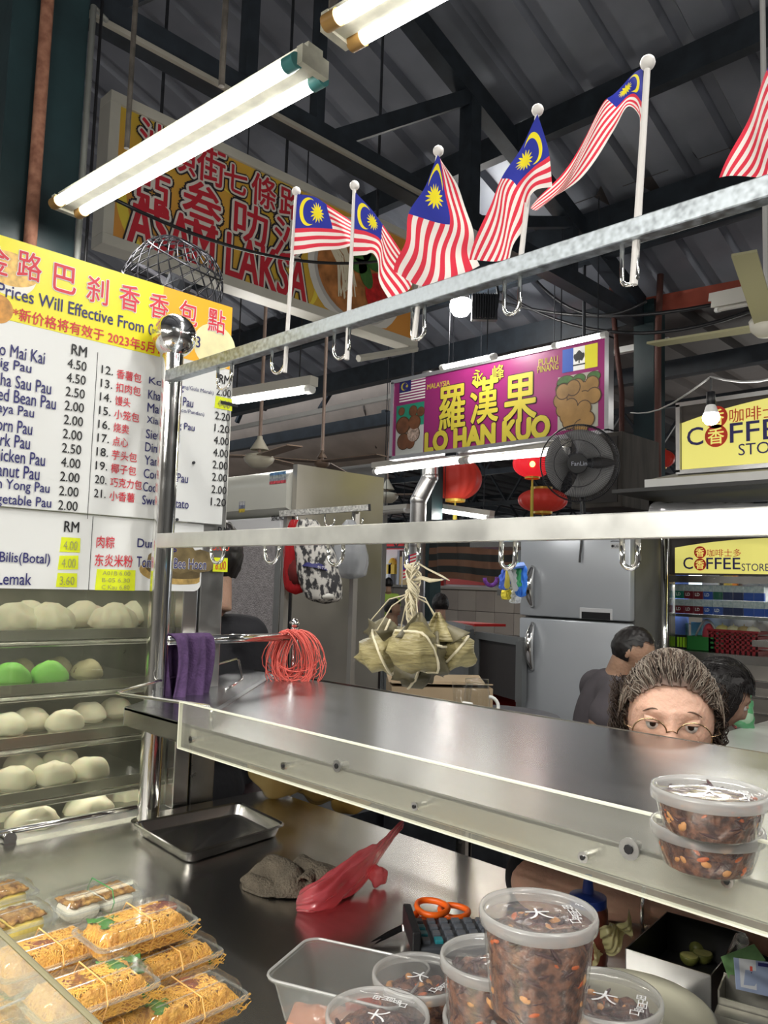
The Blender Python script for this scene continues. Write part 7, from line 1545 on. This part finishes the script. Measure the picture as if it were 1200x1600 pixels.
# open clear box with sachets
CBX = clear('clear_box', (.94, .95, .94), .08, haze=.10, hazecol=(.8, .82, .8), ior=1.5)
q = [PZ(u, v, zb+.058) for u, v in ((423, 1508), (486, 1466), (640, 1500))]
dx_ = (q[2]-q[1]); dx_.z = 0; Lx = .165; dx_.normalize(); dy_ = Vector((-dx_.y, dx_.x, 0)); Ly = .115; o = q[1]-dy_*0
if (q[0]-q[1]).dot(dy_) < 0: dy_ = -dy_
t = T('sachet_box', 'open clear plastic box holding orange sauce sachets on the counter', 'box', o+dx_*Lx/2+dy_*Ly/2-UP*.058)
def rr_(L, W, r, z, ins): 
    out = []
    for (cx_, cy_, a0) in ((L-ins-r, W-ins-r, 0), (ins+r, W-ins-r, PI/2), (ins+r, ins+r, PI), (L-ins-r, ins+r, 3*PI/2)):
        for j in range(6): a_ = a0+PI/2*j/5; out.append(o+dx_*(cx_+r*math.cos(a_))+dy_*(cy_+r*math.sin(a_))+UP*(z-.058))
    return out
rg = [rr_(Lx, Ly, .02, .058, -.004), rr_(Lx, Ly, .02, .055, -.004), rr_(Lx, Ly, .02, .056, 0), rr_(Lx, Ly, .018, .006, .012), rr_(Lx, Ly, .015, .001, .018)]
mb = MB(); n = 24; mb.add([p for r_ in rg for p in r_], [(j*n+i, j*n+(i+1) % n, (j+1)*n+(i+1) % n, (j+1)*n+i) for j in range(4) for i in range(n)]+[tuple(range(4*n, 5*n))]); mb.build('wall', CBX, t, smooth=2, solid=.0008)
mb = MB(); mb.tube(rg[0], .0016, 6, closed=True); mb.build('rim', LIDR, t)
sm = [clear('sachet%d' % i, c_, .12, haze=.8, hazecol=c_, bump=.4, bs=25) for i, c_ in enumerate(((.75, .22, .10), (.85, .45, .30), (.60, .10, .04), (.80, .38, .22)))]
for i, (fx, fy, w, l, rz, lb, k) in enumerate(((.32, .62, .05, .075, .3, 'large pale orange sachet at the left in the clear box', 1), (.62, .70, .05, .07, -.5, 'pale orange sachet at the front of the clear box', 3), (.56, .30, .032, .045, .5, 'dark orange sachet at the back of the clear box, left', 2), (.76, .28, .035, .04, -.2, 'dark orange sachet at the back of the clear box, right', 2), (.85, .55, .045, .06, .9, 'red-orange sachet nearest the tubs in the clear box', 0))):
    cc = o+dx_*Lx*fx+dy_*Ly*fy-UP*(.058-.005-.003*i); R2 = Matrix.Rotation(rz+math.atan2(dx_.y, dx_.x), 3, 'Z')
    mb = MB(); mb.grid(lambda u, v: cc+R2 @ Vector(((u-.5)*l, (v-.5)*w, .007*math.sin(PI*u)*math.sin(PI*v)+.001*math.sin(u*20)+.001)), 14, 10); mb.grid(lambda u, v: cc+R2 @ Vector(((u-.5)*l, (v-.5)*w, 0)), 2, 2)
    tag(mb.build('sauce_sachet', sm[k], smooth=True), lb, 'sachet', 'sauce sachets in the clear box')
# steel box with limes, notes
B0, B1, B2 = PZ(980, 1483, zb+.055), PZ(1042, 1424, zb+.055), PZ(1165, 1458, zb+.055)
ex = (B2-B1); ex.z = 0; LX = ex.length; ex.normalize(); ey = B0-B1; ey.z = 0; LY_ = ey.length; ey.normalize(); ey = (ey-ex*ey.dot(ex)).normalized()
o = Vector((B1.x, B1.y, zb)); IB = M('inner_black_steel', (.02, .02, .02), .35, .3); t = T('steel_box', 'open black-lined steel box with limes and a spring, beside the cream lid', 'box', o+ex*LX/2+ey*LY_/2)
def slab(a0, a1, b0, b1, z0, z1, mt, nm, par=None): mb = MB(); vs = [o+ex*x+ey*y+UP*z for z in (z0, z1) for x, y in ((a0, b0), (a1, b0), (a1, b1), (a0, b1))]; mb.add(vs, [(3, 2, 1, 0), (4, 5, 6, 7), (0, 1, 5, 4), (1, 2, 6, 5), (2, 3, 7, 6), (3, 0, 4, 7)]); return mb.build(nm, mt, par or t)
hB = .055
slab(0, LX, 0, .0015, .001, hB, IB, 'back_wall'); slab(0, .0015, 0, LY_, .001, hB, IB, 'side_wall'); slab(LX-.0015, LX, 0, LY_, .001, hB, IB, 'side_wall'); slab(0, LX, LY_-.0015, LY_, .001, hB, DSTEEL, 'front_wall'); slab(0, LX, 0, LY_, .001, .003, IB, 'bottom')
slab(0.001, LX-.001, LY_-.004, LY_-.0016, .002, hB-.001, IB, 'front_lining')
LM = M('lime_skin', (.16, .17, .04), .4, var=.3, vs=30); LMI = M('lime_flesh', (.42, .40, .14), .4, var=.3, vs=60)
for (u, v, r, lb, cut) in ((1077, 1497, .013, 'halved lime with its cut face up, left in the steel box', True), (1098, 1494, .014, 'squeezed lime half right of the other in the steel box', True), (1090, 1484, .012, 'dark lime behind the halved ones in the steel box', False)):
    p = PZ(u, v, zb+.012); tt = T('lime', lb, 'lime', (p.x, p.y, zb+.003), group='limes in the steel box'); mb = MB()
    mb.sphere((p.x, p.y, zb+.003+r*.9), r, 18, 12, fn=lambda q, r=r: Vector((q.x, q.y, min(q.z, r*.1 if cut else r)))); mb.build('skin', LM, tt, smooth=True)
    if cut: mb = MB(); mb.lathe([(0, r*1.03), (r*.9, r*1.01)], (p.x, p.y, zb+.003), 18); mb.build('cut_face', LMI, tt)
sp0, sp1 = PZ(1143, 1502, zb+.022), PZ(1160, 1467, zb+.062); t = T('coil_spring', 'shiny coiled spring leaning in the right end of the steel box', 'spring', sp0); dsp = (sp1-sp0); e_a = dsp.cross(UP).normalized(); e_b = e_a.cross(dsp).normalized(); mb = MB(); mb.tube([sp0+dsp*(i/220)+e_a*.009*math.cos(i*.5)+e_b*.009*math.sin(i*.5) for i in range(221)], .0011, 5); mb.build('coil', CHROME, t, smooth=True)
GN = M('note_green', (.22, .42, .17), .7, var=.2, vs=60); BN = M('card_blue', (.33, .40, .58), .5, var=.1, vs=20)
def paper(nm, lb, cat, pts, mt, d, marks=()):
    P = [PD(u, v, d+dd*.5) for u, v, dd in pts]; n_ = (P[1]-P[0]).cross(P[2]-P[1]).normalized(); mb = MB(); mb.poly(P, .0008, n_); o_ = mb.build(nm, mt)
    tag(o_, lb, cat)
    for (a, b, c_, d__, m) in marks:
        f_ = lambda x, y: P[0].lerp(P[1], x).lerp(P[3].lerp(P[2], x), y)+(CAM-P[0]).normalized()*.0012
        MB().poly([f_(a, b), f_(c_, b), f_(c_, d__), f_(a, d__)]).build('print_patch', m, o_)
    return o_
paper('green_note', 'green banknote tucked behind the blue card at the right edge', 'banknote', ((1126, 1495, 0), (1178, 1475, .02), (1196, 1500, .02), (1138, 1528, 0)), GN, 1.0)
paper('blue_card', 'blue and white card standing in the cash box at the right edge', 'card', ((1146, 1496, 0), (1215, 1505, .02), (1215, 1560, .02), (1150, 1545, 0)), BN, .955, ((.12, .0, .5, .9, M('card_white', (.62, .64, .68), .5)), (.55, .05, .9, .16, NAVY), (.36, .2, .42, .35, M('card_red', (.7, .08, .05), .5)), (.38, .38, .41, .6, INK)))
# cash box
c1 = PZ(1131, 1522, zb+.05); t = T('cash_box', 'open grey metal cash box with a lipped front at the lower right corner', 'box', (c1.x, c1.y, zb)); ga = (PZ(1200, 1540, zb+.05)-c1); ga.z = 0; ga.normalize(); gb = Vector((ga.y, -ga.x, 0))
if gb.y > 0: gb = -gb
def cbx(x0, x1, y0_, y1_, z0_, z1_, mt, nm, bev=0): mb = MB(); vs = [Vector((c1.x, c1.y, zb))+ga*x+gb*y+UP*z for z in (z0_, z1_) for x, y in ((x0, y0_), (x1, y0_), (x1, y1_), (x0, y1_))]; mb.add(vs, [(3, 2, 1, 0), (4, 5, 6, 7), (0, 1, 5, 4), (1, 2, 6, 5), (2, 3, 7, 6), (3, 0, 4, 7)]); mb.build(nm, mt, t)
CSH = M('cash_steel', (.34, .33, .29), .4, .7, var=.35, vs=25)
cbx(0, .2, 0, .002, .001, .052, CSH, 'back_wall'); cbx(0, .2, .045, .047, .001, .042, CSH, 'front_wall'); cbx(0, .002, 0, .047, .001, .05, CSH, 'side_wall'); cbx(0, .2, 0, .047, .001, .002, IB, 'bottom')
cbx(0, .2, .049, .075, .001, .034, CSH, 'lock_plate'); cbx(.025, .06, .0752, .079, .018, .036, CSH, 'latch'); cbx(.03, .055, .0755, .0762, .012, .017, BLACKP, 'latch_slot'); cbx(-.06, .0, .02, .1, .001, .004, BLACKP, 'black_tray'); cbx(-.062, -.058, .0, .12, .0, .012, CHROME, 'rail')
c = PZ(1195, 1490, zb+.03); mb = MB(); mb.box((c.x+.04, c.y+.06, zb+.04), (.12, .05, .078), rot=(0, 0, .1), bev=.01); tag(mb.build('dark_pouch', M('pouch_navy', (.015, .017, .03), .6)), 'dark pouch at the right edge behind the green note', 'pouch')
# plastic glove, sauce bottle
c = PZ(950, 1490, zb); GLV = clear('glove_film', (.82, .8, .5), .3, haze=.65, hazecol=(.55, .52, .26), bump=.5, bs=30)
t = T('plastic_glove', 'crumpled yellowish plastic wrap leaning on the steel box', 'wrap', c)
v0, v1 = PZ(925, 1497, zb+.02), PZ(985, 1462, zb+.045)
def gf(u, v): p = v0.lerp(v1, u); return p+Vector((.0, .0, (v-.5)*.045*(1-.3*u)+.006*math.sin(u*9+v*5)))+Vector((.7, -.7, 0))*(.010*math.sin(u*12+v*4)+.008*nz((u*5, v*5, 0), 1.5))+UP*.012
mb = MB(); mb.grid(gf, 40, 24); mb.build('film', GLV, t, smooth=True)
c = PZ(917, 1470, zb); t = T('sauce_bottle', 'brown sauce squeeze bottle with a blue nozzle behind the topmost tub', 'bottle', (c.x, c.y, zb))
bxy = PZ(918, 1503, zb); rr0 = ray(907, 1366); bz = CAM.z+rr0.z*bxy.xy.length/rr0.xy.length; BB = M('sauce_brown', (.12, .03, .02), .3); BL = M('cap_blue', (.02, .05, .28), .35)
cx_, cy_ = bxy.xy; hh = bz-zb
mb = MB(); mb.lathe([(0, 0), (.026, 0), (.028, .006), (.028, hh*.62), (.024, hh*.70), (0, hh*.70)], (cx_, cy_, zb), 28); mb.build('body', BB, t, smooth=2)
mb = MB(); mb.lathe([(.026, hh*.66), (.026, hh*.76), (.018, hh*.78), (.0085, hh*.80), (.0055, hh), (.0, hh)], (cx_, cy_, zb), 24); mb.build('nozzle_cap', BL, t, smooth=2)
t.location = (cx_, cy_, zb); PINV[t.name] = Matrix.Translation(-t.location)
for ch_ in t.children: ch_.matrix_parent_inverse = PINV[t.name]
# ---------------------------------------------------------------- noodle boxes
CLM = clear('clamshell', (.96, .965, .955), .05, haze=.05, hazecol=(.85, .85, .82), ior=1.5)
RIM = clear('clamshell_rim', (.9, .91, .9), .08, haze=.2, hazecol=(.8, .82, .8), ior=1.5)
NOO = M('noodle_orange', (.60, .25, .035), .45, var=.25, vs=90, col2=(.84, .46, .09), bump=.6, bs=150)
NST = M('noodle_strand', (.88, .49, .09), .4); SMB = M('sambal_patch', (.24, .055, .025), .4, var=.5, vs=40, bump=.5, bs=60); BAND = M('rubber_band', (.85, .48, .16), .5)
LEAFG = M('basil_leaf', (.05, .20, .03), .45, var=.35, vs=30); RICE = M('white_kueh', (.72, .68, .56), .5, var=.08, vs=20); CRUM = M('crispy_topping', (.13, .04, .02), .5, var=.9, vs=50, col2=(.62, .36, .10), bump=.6, bs=80); EGG = M('egg_yellow', (.75, .58, .12), .5, var=.1, vs=20)
LB, WB_, HB, HL = .168, .100, .030, .020
def rrect(L, W, r, z, seg=6):
    out = []
    for (cx, cy, a0) in ((L/2-r, W/2-r, 0), (-L/2+r, W/2-r, PI/2), (-L/2+r, -W/2+r, PI), (L/2-r, -W/2+r, 3*PI/2)):
        for j in range(seg): a = a0+PI/2*j/(seg-1); out.append(Vector((cx+r*math.cos(a), cy+r*math.sin(a), z)))
    return out
def loft(mb, rings, cap0=False, cap1=False):
    n = len(rings[0]); vs = [p for r_ in rings for p in r_]; fs = [(j*n+i, j*n+(i+1) % n, (j+1)*n+(i+1) % n, (j+1)*n+i) for j in range(len(rings)-1) for i in range(n)]
    if cap0: fs.append(tuple(range(n))[::-1])
    if cap1: fs.append(tuple(range((len(rings)-1)*n, len(rings)*n)))
    return mb.add(vs, fs)
def ribbed(L, W, r, z, n=120, amp=.0012):
    base = rrect(L, W, r, z, 6); per = []; tot = 0; 
    for i in range(len(base)): a, b = base[i], base[(i+1) % len(base)]; l = (b-a).length; per.append((tot, a, b, l)); tot += l
    out = []
    for k in range(n):
        s_ = tot*k/n; seg_ = [q for q in per if q[0] <= s_][-1]; p = seg_[1].lerp(seg_[2], (s_-seg_[0])/max(seg_[3], 1e-9)); d = (seg_[2]-seg_[1]).normalized(); nn = Vector((d.y, -d.x, 0)); out.append(p+nn*amp*(1 if k % 2 else -1))
    return out
_cache = {}
def food_box(label, kind, seed, leaf=(-.05, .01), patch=(.035, 0), band=True, group='clear boxes of orange noodles'):
    t = T('noodle_box' if kind == 'noodle' else 'cake_box', label, 'food box', local=True, group=group)
    mb = MB(); loft(mb, [ribbed(LB*.90, WB_*.86, .012, .0008), ribbed(LB*.93, WB_*.90, .012, .006), ribbed(LB*.985, WB_*.96, .014, HB-.001)], cap0=True); mb.build('base_shell', CLM, t, smooth=2)
    mb = MB(); loft(mb, [rrect(LB*.985, WB_*.96, .014, HB), rrect(LB*1.06, WB_*1.10, .016, HB), rrect(LB*1.065, WB_*1.11, .016, HB-.003), rrect(LB*1.03, WB_*1.05, .016, HB-.001)]); loft(mb, [rrect(LB*1.045, WB_*1.08, .016, HB+.0022), rrect(LB*.99, WB_*.97, .014, HB+.0022)]); mb.build('flange', RIM, t, smooth=2)
    mb = MB(); loft(mb, [ribbed(LB*.98, WB_*.95, .014, HB+.002), ribbed(LB*.93, WB_*.87, .014, HB+HL-.003), rrect(LB*.91, WB_*.84, .014, HB+HL, 31)[:120] if False else ribbed(LB*.90, WB_*.83, .014, HB+HL, amp=0)], cap1=True); mb.build('lid_shell', CLM, t, smooth=2)
    for y in (-.020, .020): mb = MB(); mb.tube([(-LB*.36, y, HB+HL+.0008), (LB*.36, y, HB+HL+.0008)], .0018, 6, flat=.5); mb.build('lid_rib', RIM, t)
    if kind == 'noodle':
        key = ('n', seed % 3)
        def mound(u, v):
            x = (u-.5)*LB*.93; y = (v-.5)*WB_*.90; e = min(1, 9*min(u, 1-u), 9*min(v, 1-v))**.7; return Vector((x*(.93+.07*e), y*(.93+.07*e), .003+(HB+.008)*e**.5+e*(.009*nz((x*45, y*45, seed), 1)+.004*nz((x*120, y*120, seed), 1))))
        mb = MB(); mb.grid(mound, 36, 24); mb.build('noodles', NOO, t, smooth=True)
        if key not in _cache:
            rnd = random.Random(seed); mb = MB()
            for k in range(620):
                a = rnd.uniform(0, 6.3); x, y = rnd.uniform(-.42, .42)*LB, rnd.uniform(-.42, .42)*WB_; cv = rnd.uniform(-1.2, 1.2); P = []; L_ = rnd.uniform(.02, .05); px_, py_ = x, y
                for i in range(7):
                    px_ += math.cos(a)*L_/7; py_ += math.sin(a)*L_/7; a += cv*.35
                    px_ = max(-LB*.44, min(LB*.44, px_)); py_ = max(-WB_*.42, min(WB_*.42, py_)); ed = min(1, 6*(.5-abs(px_)/LB/.93), 6*(.5-abs(py_)/WB_/.90)); P.append((px_, py_, .004+(HB+.009)*max(.02, ed)**.5+rnd.uniform(.001, .0045)))
                mb.tube(P, .00085, 4, caps=False)
            for k in range(150):  # down the sides
                a = rnd.uniform(-.47, .47)*LB*.9; s_ = rnd.choice((1, -1)); z = rnd.uniform(.006, HB-.002); P = [(a+i*.006, s_*(WB_*(.425+.03*z/HB)+.0006*math.sin(i)), min(HB-.001, max(.003, z+.004*math.sin(i*1.3+k)))) for i in range(5)]; mb.tube(P, .0008, 4, caps=False)
            o_ = tag(mb.build('noodle_strands', NST, t, smooth=True), kind='stuff'); _cache[key] = o_.data
        else:
            o_ = bpy.data.objects.new('noodle_strands', _cache[key]); COL.objects.link(o_); o_.parent = t; tag(o_, kind='stuff')
        if patch: mb = MB(); mb.grid(lambda u, v: Vector((patch[0]+.038*(2*u-1)*math.sqrt(1-.5*(2*v-1)**2), patch[1]+.028*(2*v-1)*math.sqrt(1-.5*(2*u-1)**2), HB+.0135+.003*math.sin(PI*u)*math.sin(PI*v)+.0015*nz((u*5, v*5, seed), 1))), 14, 12); mb.build('sambal', SMB, t, smooth=True, solid=.003)
        if leaf:
            for k, (a, l, w) in enumerate(((.3, .045, .026), (2.2, .036, .022), (4.2, .032, .022))):
                def lf(u, v): s_ = u*l; ww = w*math.sin(PI*min(1, .08+.92*u))**.7*(v-.5)*(1+.25*math.sin(u*18)*abs(v-.5)*2); return Vector((leaf[0]+math.cos(a)*s_-math.sin(a)*ww, leaf[1]+math.sin(a)*s_+math.cos(a)*ww, HB+.0150+.0015*k-.004*abs(v-.5)*2*0+.002*math.sin(u*6)-.002*(v-.5)**2*4))
                mb = MB(); mb.grid(lf, 14, 6); mb.build('leaf', LEAFG, t, smooth=True, solid=.0006)
            mb = MB(); mb.tube([(leaf[0]-.02, leaf[1]-.004, HB+.0185), (leaf[0]+.01, leaf[1]+.002, HB+.0195)], .0008, 5); mb.build('leaf_stem', M('stem_pale', (.5, .6, .2), .5), t)
        mb = MB(); mb.sphere((LB*.40, -WB_*.34, HB*.6), .010, 14, 10, sc=(1, 1, 1.2)); mb.build('lime_piece', LEAFG, t, smooth=True)
    else:
        for s_ in (-1, 1):
            mb = MB(); mb.sphere((s_*LB*.225, 0, .016), 1, 28, 16, sc=(.036, .040, .020), fn=lambda p: Vector((math.copysign(abs(p.x/.036)**.6*.036, p.x), math.copysign(abs(p.y/.04)**.6*.04, p.y), p.z*(1.0 if p.z < .015 else 1)))); mb.build('rice_cake', RICE if kind == 'white' else EGG, t, smooth=True)
            mb = MB(); mb.grid(lambda u, v: Vector((s_*LB*.225+(u-.5)*.066, (v-.5)*.070, .034+.006*math.sin(PI*u)*math.sin(PI*v)+.004*nz((u*8, v*8, seed+s_), 1))), 26, 22); mb.build('topping', CRUM, t, smooth=True, solid=.004)
    if band:
        bm_ = BAND if kind == 'noodle' else M('band_green', (.05, .3, .08), .5); xx = .0 if kind == 'noodle' else .01
        mb = MB(); hw = WB_*.56; mb.tube([(xx, -hw, HB), (xx+.002, -WB_*.43, HB+HL+.002), (xx+.004, WB_*.43, HB+HL+.002), (xx+.002, hw, HB), (xx, WB_*.42, -.0002+.001), (xx, -WB_*.42, .001)], .0011, 6, closed=True); mb.build('rubber_band', bm_, t, smooth=False)
    return t
def put(t, u, v, zt_, ang, tilt=(0, 0)):
    c = PZ(u, v, zb+(zt_+HB+HL*.5)*BS); t.location = (c.x, c.y, zb+zt_*BS+.0004); t.rotation_euler = (tilt[0], tilt[1], ang); t.scale = (BS, BS, BS); return t
ST = HB+HL+.004; BS = .76
dA = math.atan2(*(PZ(305, 1405, zb+.1)-PZ(140, 1455, zb+.1)).yx)   # long side direction in plan
put(food_box('cake box with white rice cakes, dark topping and green band, furthest box', 'white', 1, group='clear boxes of rice cakes'), 150, 1393, 0.0, dA+.04)
put(food_box('noodle box on top of the right-hand stack, leaf at its left end', 'noodle', 2, leaf=(-.045, .012), patch=(.035, .004)), 214, 1436, ST*1.0+.045, dA)
put(food_box('noodle box in the middle of the right-hand stack', 'noodle', 3, leaf=(-.06, -.02), patch=(.0, 0)), 255, 1487, .045, dA+.06)
put(food_box('noodle box nearest the clear sachet box, leaf and dark patch on top', 'noodle', 5, leaf=(-.045, -.005), patch=(.02, .012)), 288, 1556, 0.02, dA+.02)
put(food_box('noodle box at the left with a wide brown patch, behind the front one', 'noodle', 4, leaf=None, patch=(-.012, -.0)), 75, 1478, ST+.02, dA+.02)
put(food_box('front noodle box in the middle, brown patch and green herb', 'noodle', 6, leaf=(.05, .012), patch=(-.012, 0)), 140, 1535, ST+.02, dA+.0)
put(food_box('noodle box under the front middle one', 'noodle', 7, leaf=(.04, 0), patch=None), 165, 1590, .015, dA+.04)
put(food_box('cake box at the left edge with yellow egg cakes', 'egg', 8, band=False, group='clear boxes of rice cakes'), 0, 1432, .03, dA+.05)
put(food_box('cake box at the far left corner behind the egg cakes', 'egg', 9, band=False, group='clear boxes of rice cakes'), -22, 1392, .02, dA+.05)
for i, (u, v, z, lb) in enumerate(((255, 1487, -.008, 'noodle box lowest in the right-hand stack'), (75, 1478, .0, 'noodle box lowest in the left stack'),)):
    b_ = food_box(lb, 'noodle', 9+i, leaf=None, patch=None, band=False); c = PZ(u, v, zb+((.045 if i == 0 else ST+.02)+HB+HL*.5)*BS); b_.location = (c.x, c.y, zb+.0006); b_.rotation_euler = (0, 0, dA); b_.scale = (BS, BS, BS)
# near acrylic sheet with another box under it, lower left corner
a, b = PD(-4, 1452, .62), PD(156, 1604, .55); nrm = Vector((-.5, -.35, 0)); dd = (b-a)
t = T('acrylic_tray_cover', 'blurred near acrylic cover with a thick olive edge in the lower left corner', 'cover', a)
hz_ = Vector((-dd.y, dd.x, 0)).normalized()
if hz_.x+hz_.y > 0: hz_ = -hz_
q1_ = a-dd*.4; q2_ = b+dd*.4; mb = MB(); off_ = hz_*.5+Vector((0, -.12, -.02))
mb.poly([q1_, q2_, q2_+off_, q1_+off_], .003, (0, 0, 1)); mb.build('sheet', clear('cover_sheet', (.86, .86, .74), .3, haze=.22, hazecol=(.34, .29, .14), ior=1.5), t)
mb = MB(); mb.tube([q1_, q2_], .0022, 8); mb.build('edge', M('acrylic_olive', (.22, .20, .12), .3), t)
for k in range(5): f_ = .12+.17*k; p_ = q1_.lerp(q2_, f_+.1); mb = MB(); mb.tube([p_+off_*.04+UP*.002, p_+off_*.9+UP*.002-dd*.15], .0015, 6, flat=.4); mb.build('ridge', RIM, t)
for i, (u, v, z, lb) in enumerate(((20, 1560, .02, 'noodle box seen blurred through the olive-edged cover'), (-60, 1620, .02, 'noodle box at the lower left corner beneath the cover'))): put(food_box(lb, 'noodle', 12+i, leaf=(0, 0), patch=None, band=False), u, v, z, dA)
for o_ in bpy.data.objects:
    if o_.type == 'EMPTY' and o_.get('label') is None: print('unlabelled', o_.name)
